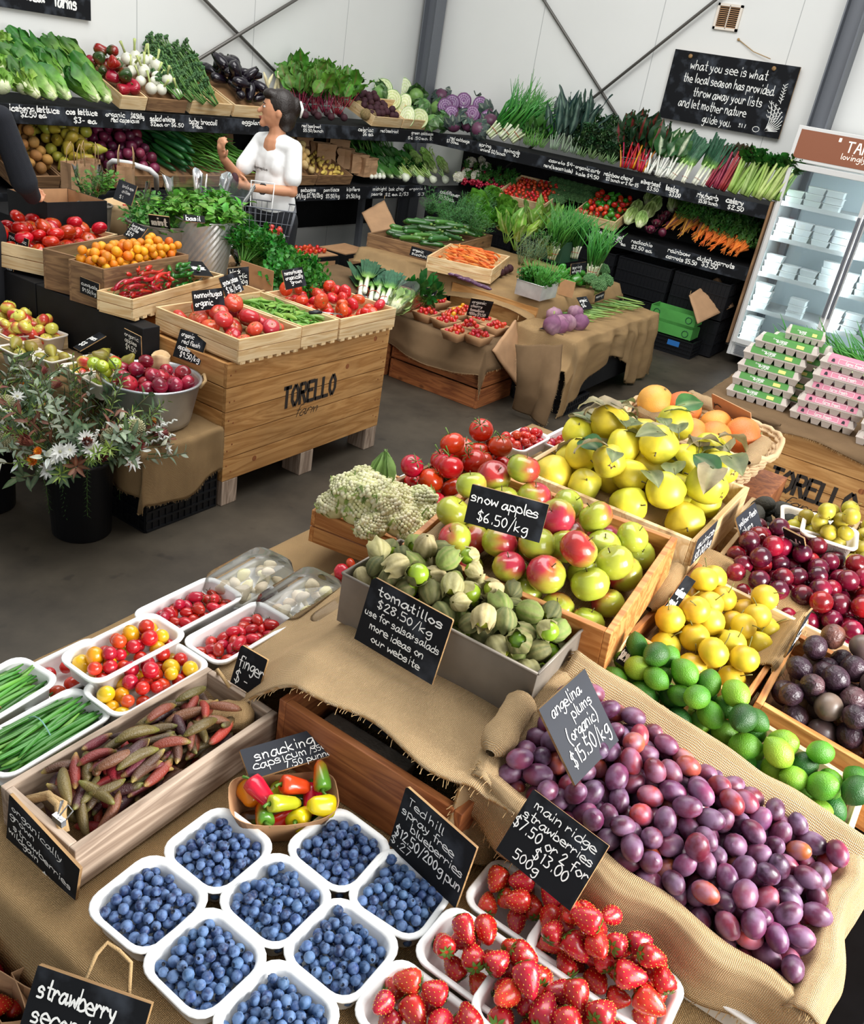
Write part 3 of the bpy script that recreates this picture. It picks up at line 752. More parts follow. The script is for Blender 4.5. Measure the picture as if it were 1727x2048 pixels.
P['avocado']=[fruit('avocado',0.03,0.045,blush(C('#25261f'),C('#33312a'),(1,0,0)),'rough_veg',lambda q:1-.12*max(0,q.z))]
P['grapefruit']=[fruit('grapefruit',0.058,0.054,blush(C('#e39a45'),C('#dd7d3a'),s,-.4,.8),'citrus',dimple(.06,.04,.2),('stem',stem_mesh(.006,.004,C('#7d7a4a'),z0=.05)),nu=22,nv=15)for s in((1,0,0),(0,1,.4),(-1,0,.5))]
def quince_mod(ph):
 def f(q):
  a=math.atan2(q.y,q.x)
  return(1+.06*math.cos(4*a+ph)*(1-abs(q.z))+.05*NZ.noise(q*2+V((ph,0,0))))*(1-.22*sstep(.2,.95,q.z))-.12*math.exp(-(math.hypot(q.x,q.y)/.25)**2)*(q.z<0)
 return f
def quince(ph):
 mb=MB();mb.ell((0,0,0),(.042,.042,.05),20,14,col=blush(C('#dccb3c'),C('#c3bf38'),(0,1,0),-.2,.8,4),mod=quince_mod(ph))
 cx=MB()
 for k in range(5):
  a=k*1.256;cx.leaf((0,0,-.042),(math.cos(a),math.sin(a),-.6),(0,0,-1),.012,.006,nl=2,nw=1,col=C('#5a3a22'))
 return('quince',mb.mesh('quince','satin'),[('calyx',cx.mesh('calyx','matte')),('stem',stem_mesh(.012,.002,C('#5c5230'),z0=.038))])
P['quince']=[quince(p)for p in(0,1.3,2.6,4.2)]
def leafproto(name,L,W,cols,bend,ruf=.02):
 mb=MB();mb.leaf((0,0,0),(1,0,.3),(0,0,1),L,W,bend=bend,fold=.25,ruf=ruf,nl=9,nw=3,col=lambda t,u:mixc(cols[0],cols[1],sstep(.1,.9,u*.6+t*.4+NZ.noise(V((t*4,u*3,L*50)))*.5)),mid=mixc(cols[0],(.6,.6,.3),.25))
 mb.tube([(-.014,0,-.008),(0,0,0),(L*.3,0,L*.08)],[.0014,.0014,.0008],4,col=C('#6a6a35'))
 return(name,mb.mesh(name,'leaf'),[])
P['quince_leaf']=[leafproto('quince_leaf',.085,.055,(C('#5f6f45'),C('#7d8455')),.8),leafproto('quince_leaf',.08,.05,(C('#2f5a2a'),C('#3a6a2f')),.5),leafproto('quince_leaf',.09,.055,(C('#8a7f5a'),C('#a39672')),1.6,.06),leafproto('quince_leaf',.07,.04,(C('#4a5430'),C('#6d6a3a')),1.9,.08)]
def tomatillo(k):
 rnd=random.Random(k)
 fr=MB();g=[C('#8fae2c'),C('#6f9628'),C('#a7b53a')][k%3]
 fr.ell((0,0,0),.021,12,8,col=g,mod=dimple(.05,.1,.3))
 hc=[(C('#748a3c'),C('#8f9254')),(C('#555c34'),C('#7a7748')),(C('#a49a66'),C('#bdb384')),(C('#5f6a38'),C('#858052'))][k%4]
 hk=MB();N=24;op=[.72,.95,.75,.5][(k+k//4)%4]
 def hm(a,t,r,z):
  rib=1+.07*math.cos(5*a)+.035*math.cos(10*a)+.10*NZ.noise(V((math.cos(a)*2.2+k*3,math.sin(a)*2.2,z*120)))+(.12*math.sin(a*4+k)*sstep(.7,1,t))
  return r*rib,z+(.006*math.sin(a*5+k)if t>.9 else 0)
 prof=[(.0025,-.027),(.009,-.0255),(.0175,-.018),(.0228,-.008),(.0240,.002),(.0225,.011),(.018,.019)]
 if op>.8:prof+=[(.012,.025),(.005,.029),(.001,.0325)]
 elif op>.65:prof+=[(.0155,.0235)]
 else:prof=prof[:5]
 hk.lathe(prof,N,col=lambda a,t,z:mixc(hc[0],hc[1],.5+.5*math.cos(10*a)),mod=hm,closed=False)
 return('tomatillo',fr.mesh('tomatillo','gloss'),[('husk',hk.mesh('husk','husk'))])
P['tomatillo']=[tomatillo(k)for k in range(8)]
def strawberry(k):
 rnd=random.Random(k)
 L,Rr=.021*rnd.uniform(.9,1.1),.0165*rnd.uniform(.92,1.06)
 cr=C(['#b3131f','#c01a20','#a60f1e','#cc2a22'][k%4])
 prof=[(0.001,-L),(Rr*.35,-L*.86),(Rr*.68,-L*.45),(Rr*.92,0),(Rr,L*.38),(Rr*.86,L*.7),(Rr*.45,L*.84),(.001,L*.82)]
 mb=MB();mb.lathe(prof,16,col=lambda a,t,z:mixc(cr,C('#cf4a2e'),sstep(.75,1,t)),mod=lambda a,t,r,z:(r*(1+.05*math.cos(2*a+k)),z))
 sd=MB()
 for i in range(70):
  t=(i+.5)/70;z=-L*.85+t*L*1.55;a=i*2.4
  j=min(range(len(prof)-1),key=lambda q:0 if prof[q][1]<=z<=prof[q+1][1]else 1)
  (r0,z0),(r1,z1)=prof[j],prof[j+1];r=r0+(r1-r0)*(z-z0)/(z1-z0)
  r*=(1+.05*math.cos(2*a+k))*1.0
  sd.ell((r*math.cos(a),r*math.sin(a),z),(.0008,.0008,.0011),4,3,col=C('#dcae4a'))
 cal=star(8,.012,.005,L*.82,C('#5f8a35'),.9)
 return('strawberry',mb.mesh('strawberry','redberry'),[('seeds',sd.mesh('seeds','seed')),('calyx',cal)])
P['strawberry']=[strawberry(k)for k in range(6)]
def blueberry(k):
 mb=MB();c=[C('#3d5a86'),C('#2f4a78'),C('#4b678f'),C('#27395f')][k%4]
 r=.0082;dk=C('#1a2338')
 prof=[(.0008,-r),(r*.6,-r*.8),(r*.95,-r*.3),(r,.1*r),(r*.85,r*.55),(r*.5,r*.84),(r*.42,r*.99),(r*.33,r*.96),(r*.26,r*.72),(.0006,r*.7)]
 mb.lathe(prof,10,col=lambda a,t,z:dk if t>.72 else c,mod=lambda a,t,r_,z:(r_,z+(.0005*math.cos(5*a)if.6<t<.8 else 0)))
 return('blueberry',mb.mesh('blueberry','berry_skin'),[])
P['blueberry']=[blueberry(k)for k in range(4)]
P['cherry_red']=[fruit('cherry_tomato',.0135,r_,C(c),'gloss',dimple(.08,.02,.25))for c,r_ in(('#c01f18',.0135),('#b01618',.0135),('#cc3a1c',.013))]
P['cherry_yellow']=[fruit('cherry_tomato',.0145,r_,C(c),'gloss',dimple(.08,.02,.25))for c,r_ in(('#dc9a12',.017),('#e0b41a',.016))]
P['grape_tom']=[('grape_tomato',fruit('grape_tomato',.0115,.0165,C(c),'gloss',dimple(.06,.02,.2))[1],[('calyx',star(5,.009,.002,.0155,C('#4c6a28'),.3))]if k!=1 else[])for k,c in enumerate(('#b3121c','#a80f1c','#bd1a1c'))]
def truss(k):
 mb=MB();mb.ell((0,0,0),(.034,.034,.029),16,10,col=C(['#c2200f','#b5180f','#cc2c14'][k%3]),mod=dimple(.14,.03,.3))
 return('truss_tomato',mb.mesh('truss_tomato','gloss'),[('calyx',star(6,.024,.004,.0255,C('#4f6e2c'),.5,r0=.004)),('stem',stem_mesh(.022,.002,C('#5f7d34'),z0=.024,bend=.8))])
P['truss']=[truss(k)for k in range(3)]
def heirloom(k,c,s=1.0,lob=7,dep=.09):
 mb=MB();mb.ell((0,0,0),(.047*s,.043*s,.033*s),28,10,col=blush(C(c),mixc(C(c),C('#c97a3a'),.5),(0,0,1),.6,1.3,2),mod=lambda q:(dimple(.22,.12,.3)(q))*(1+dep*(abs(math.cos(lob*.5*math.atan2(q.y,q.x)+k))**.6-.7)*(1-abs(q.z)*.5)))
 return('heirloom_tomato',mb.mesh('heirloom_tomato','gloss'),[('stem',stem_mesh(.008,.003,C('#6f7d3a'),z0=.02*s))])
P['heirloom']=[heirloom(0,'#c22a2a'),heirloom(1,'#b82632',1.0,5,.05),heirloom(2,'#cf3a30',.9,9),heirloom(3,'#a8703a',.8,9,.14)]
P['oxheart']=[heirloom(0,'#c8301c',.75,6),heirloom(1,'#d2401f',.7,5,.05),heirloom(2,'#c4271f',.8,7)]
def bellpepper(k,c,L=.034,Rr=.017,c2=None,name='snacking_capsicum',g='#5c8a2c'):
 cc,c2=C(c),C(c2 or c)
 prof=[(.001,-L),(Rr*.45,-L*.97),(Rr*.72,-L*.7),(Rr*.85,-L*.2),(Rr,L*.35),(Rr*.93,L*.7),(Rr*.5,L*.8),(.001,L*.68)]
 mb=MB();mb.lathe(prof,20,col=lambda a,t,z:mixc(cc,c2,sstep(.2,.8,t+.3*math.sin(a+k))),mod=lambda a,t,r,z:(r*(1+.07*math.cos(3*a+k)),z))
 st=MB();st.tube([(0,0,L*.66),(0,0,L*.9),(.006,0,L*1.15)],[.006,.0025,.003],6,col=C(g))
 return(name,mb.mesh(name,'gloss'),[('stem',st.mesh('stem','satin'))])
P['snackcap']=[bellpepper(0,'#d9371a',.031,.017),bellpepper(1,'#dd8a10',.026,.019),bellpepper(2,'#dcc016',.026,.02),bellpepper(3,'#2c6a1c',.026,.018),bellpepper(4,'#c8141a',.032,.018),bellpepper(5,'#b5b824',.034,.015),bellpepper(6,'#3a6420',.03,.014,'#5c3a20'),bellpepper(7,'#d94a14',.031,.016,'#5c8a2a')]
P['capsicum']=[bellpepper(0,'#a0141c',.045,.042,None,'red_capsicum','#4c6a28'),bellpepper(1,'#8f1019',.042,.04,'#b01c20','red_capsicum','#4c6a28'),bellpepper(2,'#8f1019',.042,.04,'#2f4a20','red_capsicum','#4c6a28')]
P['green_cap']=[bellpepper(0,'#2f7a22',.045,.036,None,'green_capsicum'),bellpepper(1,'#3f8f28',.04,.035,None,'green_capsicum')]
def long_thing(name,L,r,col,mat='satin',bend=.1,prof=None,n=8,seg=8,parts=(),flat=1.0,bumps=0):
 """a long thing centred on the origin along x"""
 pts=[];rs=[]
 for i in range(seg+1):
  t=i/seg;x=(t-.5)*L
  pts.append((x,bend*L*(1-(2*t-1)**2)-bend*L*.6,0))
  base=prof(t)if prof else math.sqrt(max(0.02,1-(2*t-1)**4))
  rs.append(r*base)
 rs[0]=min(rs[0],r*.3);rs[-1]=min(rs[-1],r*.3)
 mb=MB();mb.tube(pts,rs,n,col=(col if callable(col)else(lambda t:col)),flat=flat)
 return(name,mb.mesh(name,mat),list(parts))
FLC=['#7a342a','#523427','#665a32','#452629','#96302a','#704430','#56442b','#843a2a','#3f2526','#60522a','#6a2a30','#a02a2e']
def fl_mesh(k,c):
 tip=C(['#7a7a3a','#b09a55','#5a4a2a'][k%3])
 mb=MB();L=.066;r=.0088;pts=[];rs=[]
 for i in range(9):
  t=i/8;pts.append(((t-.5)*L,.10*L*(1-(2*t-1)**2)*(1 if k%2 else-1),0));rs.append(r*(math.sin(PI*(.06+.88*t))**.6)*(1 if i not in(0,8)else.55))
 mb.tube(pts,rs,10,col=lambda t:mixc(mixc(C(c),tip,sstep(.8,1,t)),tip,sstep(.12,0,t)*.8))
 return('finger_lime',mb.mesh('finger_lime','citrus'),[])
P['finger_lime']=[fl_mesh(k,c)for k,c in enumerate(FLC)]
P['bean']=[long_thing('green_bean',.13,.0038,C(c),'satin',b_,lambda t:.7+.3*math.sin(PI*t),6,8)for c,b_ in(('#4c8a30',.05),('#3f7a2a',-.04),('#5c9638',.08),('#356e26',.02))]
P['zucchini']=[long_thing('zucchini',.2,.023,C(c),'gloss',.03,lambda t:.85+.15*t if 0.06<t<.97 else.6,8,10,[('stem',(lambda m:(m.tube([(-.1,-.004,0),(-.118,-.003,0)],[.008,.009],6,col=C('#7d9a4a')),m.mesh('stem','satin'))[1])(MB()))])for c in('#2f6424','#477a30','#234d1d')]
P['cucumber']=[long_thing('cucumber',.3,.021,C(c),'satin',.03,lambda t:.95 if 0.06<t<.94 else.6,8,10)for c in('#1f5a2a','#2a6a2f','#184a22')]
P['carrot']=[long_thing('carrot',.14,.0125,C(c),'matte',.03,lambda t:1-.75*t if t>.08 else.7,7,8)for c in('#e0752c','#d9651f','#e58a44')]
P['chili']=[long_thing('red_chilli',.1,.0115,C(c),'gloss',.12,lambda t:(1-t)**.55 if t>.08 else.8,7,8,[('stem',(lambda m:(m.tube([(-.05,-.007,0),(-.066,-.012,0)],[.003,.002],5,col=C('#4c6a28')),m.mesh('stem','satin'))[1])(MB()))])for c in('#b3141c','#9c1018','#c41c1c')]
P['green_chili']=[long_thing('green_chilli',.1,.0115,C(c),'gloss',.1,lambda t:(1-t)**.5 if t>.08 else.8,7,8)for c in('#23601f','#2f7424')]
P['pea']=[long_thing('snow_pea',.08,.009,C(c),'satin',.08,lambda t:math.sin(PI*(.05+.9*t))**.5,8,7,flat=.3)for c in('#6f9e3c','#5d8f34','#82ad48')]
def pear(c1,c2,s=1.0,name='pear',L=.052,Rr=.029):
 prof=[(.001,-L*.62),(Rr*.4,-L*.62),(Rr*.85,-L*.42),(Rr,-L*.12),(Rr*.9,L*.15),(Rr*.55,L*.48),(Rr*.38,L*.72),(Rr*.2,L*.86),(.001,L*.88)]
 mb=MB();mb.lathe([(r*s,z*s)for r,z in prof],14,col=lambda a,t,z:mixc(C(c1),C(c2),.5+.5*math.sin(a*2+t*3)))
 return(name,mb.mesh(name,'satin'),[('stem',stem_mesh(.02*s,.0014,C('#4a3a20'),z0=L*.84*s,bend=.3))])
P['pear']=[pear('#8f8a3c','#7a6a34'),pear('#a39a3c','#8c7c3a')]
P['yellow_pear']=[pear('#b3a53a','#a08a30',1.1),pear('#9aa03a','#b0a840',1.1)]
P['onion']=[fruit('red_onion',.037,.034,blush(C('#5f1a34'),C('#7d2a44'),(1,0,0),-.3,.6),'satin',lambda q:1+.35*max(0,q.z-.86)*3,nu=12,nv=10),fruit('red_onion',.034,.032,blush(C('#4c1830'),C('#6d2240'),(0,1,0),-.3,.6),'satin',lambda q:1+.3*max(0,q.z-.86)*3,nu=12,nv=10)]
P['white_onion']=[fruit('white_onion',.036,.033,C('#dfe0cf'),'satin',lambda q:1+.3*max(0,q.z-.86)*3,('stem',stem_mesh(.07,.008,C('#b6c27a'),z0=.03,bend=.1)),nu=12,nv=10)]
P['potato']=[fruit('potato',.030,.038,blush(C(a),C(b_),(1,0,0),-.2,.8),'matte',wrinkle(.08,1.5),nu=12,nv=9)for a,b_ in(('#cdb06e','#bb9a5a'),('#d6bd80','#c2a465'))]
P['kiwi']=[fruit('brown_pear',.030,.033,blush(C(a),C(b_),(1,0,0),-.2,.8),'matte',wrinkle(.05,1.5),nu=12,nv=9)for a,b_ in(('#a3743a','#8a6230'),('#b08040','#96702f'))]
P['eggplant']=[('eggplant',(lambda m:(m.lathe([(.001,-.07),(.026,-.064),(.037,-.035),(.036,0),(.027,.035),(.018,.06),(.001,.066)],14,col=C('#140c18')),m.mesh('eggplant','gloss'))[1])(MB()),[('calyx',star(5,.025,.018,.06,C('#3a4a28'),.9))])]
P['cumquat']=[fruit('cumquat',.0165,r_,C(c),'citrus',dimple(.05,.03,.25))for c,r_ in(('#e08c12',.0165),('#dc7a10',.018),('#e59e1c',.0165))]
P['beet']=[fruit('beetroot',.033,.032,C('#3e1a24'),'matte',wrinkle(.06,1.6),nu=12,nv=8)]
P['celeriac']=[fruit('celeriac',.055,.05,blush(C('#a3905f'),C('#84704a'),(0,1,0)),'rough_veg',wrinkle(.16,3.0),nu=18,nv=12)]
P['turnip']=[fruit('purple_radish',.055,.06,blush(C('#7d4f6d'),C('#a5818f'),(0,0,-1),-.1,.9),'matte',wrinkle(.14,1.6),('stem',stem_mesh(.03,.006,C('#8f9a5a'),z0=.052)),nu=16,nv=12)]
def tilted(rnd,a):return MX.Rotation(rnd.uniform(0,6.28),4,'Z')@MX.Rotation(rnd.uniform(-a,a),4,'X')@MX.Rotation(rnd.uniform(-a,a),4,'Y')
def heap(M,W,D,r,n,protos,label,cat,group,rbase,floor=None,seed=1,orient='any',var=0.1,bias=None,K=36,inset=None,sq=0.93,pick=None):
 """fill a tray (matrix M, W x D) with n fruit; rbase is the radius at which the prototype was made"""
 rnd=random.Random(seed);out=[]
 for i,(x,y,z,ri)in enumerate(pile(W,D,r,n,floor,seed,K,var,inset,bias,sq)):
  if orient=='any':Q=rot_any(rnd)
  elif orient=='up':Q=tilted(rnd,.7)
  elif orient=='side':Q=MX.Rotation(rnd.uniform(0,6.28),4,'Z')@MX.Rotation(PI/2+rnd.uniform(-.5,.5),4,'X')@MX.Rotation(rnd.uniform(0,6.28),4,'Z')
  p=pick(rnd,x,y)if pick else rnd.choice(protos)
  out.append(spawn(p,M@T(x,y,z)@Q@SC(ri/rbase),label,cat,group))
 return out
def lay(M,W,D,L,r,n,protos,label,cat,group,Lbase,yaw,floor=0.0,seed=1,mound=None,lv=.15,K=10,inset=None):
 rnd=random.Random(seed);out=[]
 for m,l in strew(W,D,L,r,n,yaw,floor,seed,lv,K=K,mound=mound,inset=inset):
  out.append(spawn(rnd.choice(protos),M@m@MX.Rotation(rnd.uniform(0,6.28),4,'X')@SC(l*L/Lbase),label,cat,group))
 return out
# ================================================================== THE SETTING
def struct(name,mb,mats,**k):
 o=mb.build(name,mats,**k);o['kind']='structure';return o
XW,YW=8.55,5.98
struct('floor',MB().box(3.5,1.0,-0.05,14,14,0.1),'floor_concrete')
struct('wall_right',MB().box(XW+.05,1.0,2.5,0.1,9.96,5.0),'wall_panel')
struct('wall_left',MB().box(3.0,YW+.05,2.5,11.2,0.1,5.0),'wall_panel')
def beam(p,q,w,d,name,mat='steel_grey'):
 p,q=V(p),V(q);L=(q-p).length
 M=frame(p,(q-p),(0,0,1)if abs((q-p).normalized().z)<.9 else(0,1,0))
 mb=MB()
 mb.box(L/2,0,d/2-.006,L,w,.012);mb.box(L/2,0,-d/2+.006,L,w,.012);mb.box(L/2,0,0,L,.01,d-.024)
 return struct(name,mb,mat,M=M)
# steel posts in the corner and beside the fridge, rod braces crossing on both walls
_c=atY(885,120,YW-.12)
beam((8.42,5.84,0),(8.42,5.84,5),.16,.16,'trim_1')
_p=atX(1665,130,XW-.1)
beam((XW-.1,_p.y-.05,0),(XW-.1,_p.y-.05,5),.2,.16,'trim_2')
def rod(name,a,b,r=.014):
 d=(b-a).normalized()
 o=MB().tube([a-d*1.2 if False else a,b],r,8).build(name,'rod_steel',smooth=True);o['kind']='structure'
def ext(a,b,za,zb):
 d=b-a;return a+d*((za-a.z)/d.z),a+d*((zb-a.z)/d.z)
for k,(p,q,ax)in enumerate((((1087,0),(1238,240),'X'),((1430,0),(1140,232),'X'),((410,0),(545,138),'Y'),((590,0),(372,134),'Y'))):
 f_=(lambda s:atX(*s,XW-.03-.03*(k%2)))if ax=='X' else(lambda s:atY(*s,YW-.03-.03*(k%2)))
 a,b=ext(f_(p),f_(q),4.6 if ax=='X' else 3.4,.95)
 rod('trim_%d'%(k+3),a,b)
# grilled vent high on the right wall
def vent():
 c=atX(1456,35,XW)
 o=empty('air_vent',T(XW,c.y,c.z),'small cream louvred air vent high on the white right-hand wall','vent')
 mb=MB()
 for y,z,sy,sz in((-.1,0,.02,.2),(.1,0,.02,.2),(0,-.09,.22,.02),(0,.09,.22,.02),(0,0,.006,.18)):mb.box(-.012,y,z,.025,sy,sz)
 mb.build('frame','pulp_white',o)
 sl=MB()
 for k in range(11):sl.box(-.008,0,-.075+k*.015,.012,.18,.006,M=None)
 sl.build('louvre','kraft',o)
 MB().box(-.003,0,0,.004,.18,.16).build('backing','black_paint',o)
vent()
# the two wall boards
def wall_sign():
 A=atX(1316,234,XW-.05);B=atX(1556,277,XW-.05);Tl=atX(1352,98,XW-.05)
 u=V((0,-1,0));W=abs(A.y-B.y);H=Tl.z-A.z
 def art(tb,W,H):
  x0,y0=W*.88,H*.08
  for k in range(9):
   a=R(95-k*11);L=H*(.42-.03*k)
   q=[(x0+math.cos(a)*L*t+.02*W*math.sin(3*t),y0+math.sin(a)*L*t)for t in(0,.3,.6,1)]
   stroke(tb,q,.006,.0013)
   for t in(.45,.6,.75,.9):
    px_,py_=x0+math.cos(a)*L*t,y0+math.sin(a)*L*t
    if k<4:stroke(tb,[(px_,py_),(px_+.022,py_+.015)],.004,.0014);stroke(tb,[(px_,py_),(px_-.018,py_+.02)],.004,.0014)
  cc=[(x0-.05+.03*math.cos(t*.7),y0-.02+.022*math.sin(t*.7))for t in range(10)];stroke(tb,[(p_[0]-.03,p_[1]+.02)for p_ in cc],.005,.0013)
  for k in range(6):
   a=k*1.05;stroke(tb,[(W*.66+.012*math.cos(a)+k*.012,H*.07),(W*.66+.02*math.cos(a)+k*.012,H*.07+.02*abs(math.sin(a))+.01)],.006,.0013)
  for k in range(12):
   stroke(tb,[(W*.93,H*.5+k*.012),(W*.93+(.018 if k%2 else-.018),H*.5+k*.012+.014)],.005,.0013)
  stroke(tb,[(W*.935,H*.48),(W*.93,H*.74)],.004,.0013)
 L=[('what you see is what',.16,.76,.125,.62),('the local season has provided.',.13,.575,.125,.74),('throw away your lists',.24,.39,.125,.56),('and let mother nature',.14,.215,.125,.56),('guide you.',.37,.045,.12,.24)]
 o=sign_at((XW-.05,A.y,A.z),u,(0,0,1),W,H,[l+(dict(pen=.1,gap=1.6),)for l in L],'large blackboard with five lines about seasonal produce hanging on the right wall',th=.02,name='wall_chalkboard',cut=0,extra=art,edge='board_y')
 for fx,fy in((.14,.93),(.81,.93)):
  MB().lathe([(.018,0),(.018,.014),(.001,.016)],12,M=T(W*fx,H*fy,0)).build('wooden_peg','board_z',o,smooth=True)
 nb=MB();Q=atX(1476,79,XW-.01);q1=atX(1540,118,XW-.04)
 nb.tube([Q,Q.lerp(q1,.5)+V((0,0,-.02)),q1],.004,5);nb.ell(Q,.012,8,6)
 s=nb.build('hanging_string','string',None,smooth=True)
 tag(s,'knotted twine looped from a wall nail above the large blackboard','string')
wall_sign()
A=atY(0,4,YW-.03);B=atY(182,42,YW-.03)
sign_at((B.x-1.6,B.y,B.z),(1,0,0),(0,0,1),1.6,.62,[('on',.555,.13,.13,.05,dict(pen=.16)),('local',.69,.11,.13,.085,dict(pen=.16)),('farms',.82,.09,.13,.11,dict(pen=.16))],'long blackboard ending in the words local farms, high on the left wall',th=.02,name='wall_chalkboard',cut=0)
# ================================================================== THE NEAR STAND
TZ=.75
def plainbox(name,x0,x1,y0,y1,z0,z1,mat,label,cat,bevel=.003,group=None):
 return MB().box((x0+x1)/2,(y0+y1)/2,(z0+z1)/2,x1-x0,y1-y0,z1-z0).build(name,mat,bevel=bevel,label=label,cat=cat,group=group)
def lattice_crate(x0,x1,y0,y1,z0,z1,label,group=None,mat='black_plastic',name='plastic_crate',n=8,rows=4,yaw=0):
 """plastic crate with ribbed, pierced sides"""
 W,D,H=x1-x0,y1-y0,z1-z0
 o=empty(name,T((x0+x1)/2,(y0+y1)/2,z0)@RZ(yaw),label,'crate',group)
 for sx,sy,ln,nm in((0,-1,W,'front_panel'),(0,1,W,'back_panel'),(-1,0,D,'side_panel'),(1,0,D,'side_panel')):
  mb=MB();k=int(max(3,ln/.035))
  M=T(sx*W/2,sy*D/2,0)@(MX()if sy else RZ(90))
  for i in range(k+1):mb.box(-ln/2+ln*i/k,0,H/2,.006,.014,H,M)
  for j in range(rows+1):mb.box(0,0,.006+(H-.012)*j/rows,ln,.018,.01,M)
  mb.box(0,0,H*.5,ln,.004,H*.96,M)
  mb.build(nm,mat,o)
 MB().box(0,0,.004,W-.01,D-.01,.008).build('base',mat,o)
 return o
# supporting crates below the table cloth
for k,(x0,x1,y0,y1)in enumerate(((.56,1.13,.72,1.29),(.56,1.13,-.08,.68),(1.18,1.75,.72,1.29),(1.18,1.75,-.08,.68),(1.8,2.37,.72,1.29),(2.42,2.98,.72,1.29))):
 crate(T(x0,y0,0),x1-x0,y1-y0,.735,'redwood','dark timber support crate standing under the burlap of the near stand, %s'%('front corner','below the berries','second from the front','below the tomatillos','third from the front','at the far end')[k],rows=5,th=.016,floor_=False,bev=0)
def table_cloth(u,v):
 x=.40+u*2.66;y=-.14+v*1.58
 z=TZ
 ex=max(0,.47-x);ey=max(0,y-1.34);e3=max(0,x-2.99);e4=max(0,-.09-y)
 if x<1.0:pass
 z-=min(1,ex/.07)**1.3*.16+min(1,ey/.06)*.18+min(1,e3/.06)*.14+min(1,e4/.06)*.1
 xx=x+(.05 if ex>0 else 0)*min(1,ex/.07);yy=y-min(1,ey/.06)*.05
 return(xx,yy,z)
cloth('table_cloth',table_cloth,150,90,'burlap',2.66,1.58,'brown burlap covering the whole table top of the nearest stand',seed=1,noise=.004,th=.004)
# --- finger limes in a long grey crate
c_,M_,W_,D_=crate3(at(150,1703,.84),at(556,1425,.84),at(16,1562,.84),.085,'greywood','long weathered grey wooden crate filled with finger limes',rows=1,th=.014,gap=0,bev=.002)
c_['label']='long weathered grey wooden crate filled with finger limes'
FLM=M_
liner(M_@T(.014,.014,0),W_-.028,D_-.028,mound(W_-.028,D_-.028,.02),.016,'burlap',c_)
rnd=random.Random(3)
lay(M_@T(.03,.016,.03),W_-.07,D_-.032,.068,.0088,172,P['finger_lime'],'slender brown-red finger lime heaped in the long grey crate','fruit','finger limes in the grey crate',.066,lambda rs:rs.normal(.5,.95),0,4,mound=mound(W_-.09,D_-.03,.022))
# rope handles
for nm,x in(('rope_handle',.022),):
 mb=MB()
 for k in range(3):
  mb.tube([(.012+.006*math.cos(k*2.1),D_*.25,.075),(.03+.006*math.sin(k*2.1),D_*.4,.098+.004*k),(.034,D_*.6,.096-.003*k),(.012+.006*math.cos(k*2),D_*.78,.072)],.0055,8)
 mb.build('rope_handle','string',c_,smooth=True)
MB().tube([(W_-.01,D_*.6,.08),(W_-.02,D_*.75,.115),(W_+.002,D_*.85,.08),(W_+.004,D_*.8,.05)],.004,6).build('rope_handle','string',c_,smooth=True)
# the rolled burlap bolster at the far end of that crate
def roll(name,a,b,r,mat,label,sag=0.0,n=14,parent=None,seed=0,flat=.8):
 a,b=V(a),V(b);mb=MB();m=14
 d=(b-a).normalized();side=d.cross(V((0,0,1))).normalized();up=side.cross(d)
 vs=[];uvs=[]
 for i in range(m+1):
  t=i/m;p=a.lerp(b,t)+V((0,0,-sag*math.sin(PI*t)))
  rr_=r*(1+.18*NZ.noise(V((t*5+seed,seed,0))))*{0:.3,m:.3,1:.8,m-1:.8}.get(i,1)
  for k in range(n+1):
   q=2*PI*k/n
   f=1+.12*NZ.noise(V((math.cos(q)*2+seed,math.sin(q)*2,t*6)))
   vs.append(p+side*math.cos(q)*rr_*f+up*math.sin(q)*rr_*f*flat);uvs.append((t*(b-a).length,k/n*2*PI*r))
 kk=n+1
 mb.add(vs,[(i*kk+j,i*kk+j+1,(i+1)*kk+j+1,(i+1)*kk+j)for i in range(m)for j in range(n)],mat=0,uvs=uvs)
 return mb.build(name,mat,parent,smooth=True,label=label,cat='cloth' if label else None)
roll('burlap_bolster',M_@V((W_-.115,D_-.05,.062)),M_@V((W_-.02,.04,.062)),.034,'burlap','rolled burlap sack lying in the far end of the finger lime crate',seed=3)
S_='sign'
o=sign_at(atX(12,1683,.532),atX(146,1831,.532)-atX(12,1683,.532),atX(12,1581,.532)-atX(12,1683,.532),(atX(146,1831,.532)-atX(12,1683,.532)).length,(atX(12,1581,.532)-atX(12,1683,.532)).length,
[('organically',.06,.78,.12,.72),('grown',.04,.62,.12,.36),('strawberries',.1,.44,.12,.84),('wildgain',.04,.30,.12,.44),('$8.50',.55,.10,.15,.38)],'blackboard reading organically grown strawberries, clipped to the end of the finger lime crate',cut=.02,th=.005)
# steel bulldog clip with a little white heart
p=atX(118,1640,.535);mb=MB()
for s_ in(-1,1):mb.tube([p+V((.004,.008*s_,.0)),p+V((.014,.014*s_,.018)),p+V((.012,.006*s_,.026)),p+V((.0,.002*s_,.01))],.0012,6)
mb.box(p.x,p.y,p.z,.008,.022,.012)
mb.build('bulldog_clip','chrome',label='steel bulldog clip holding the blackboard on the finger lime crate',cat='clip')
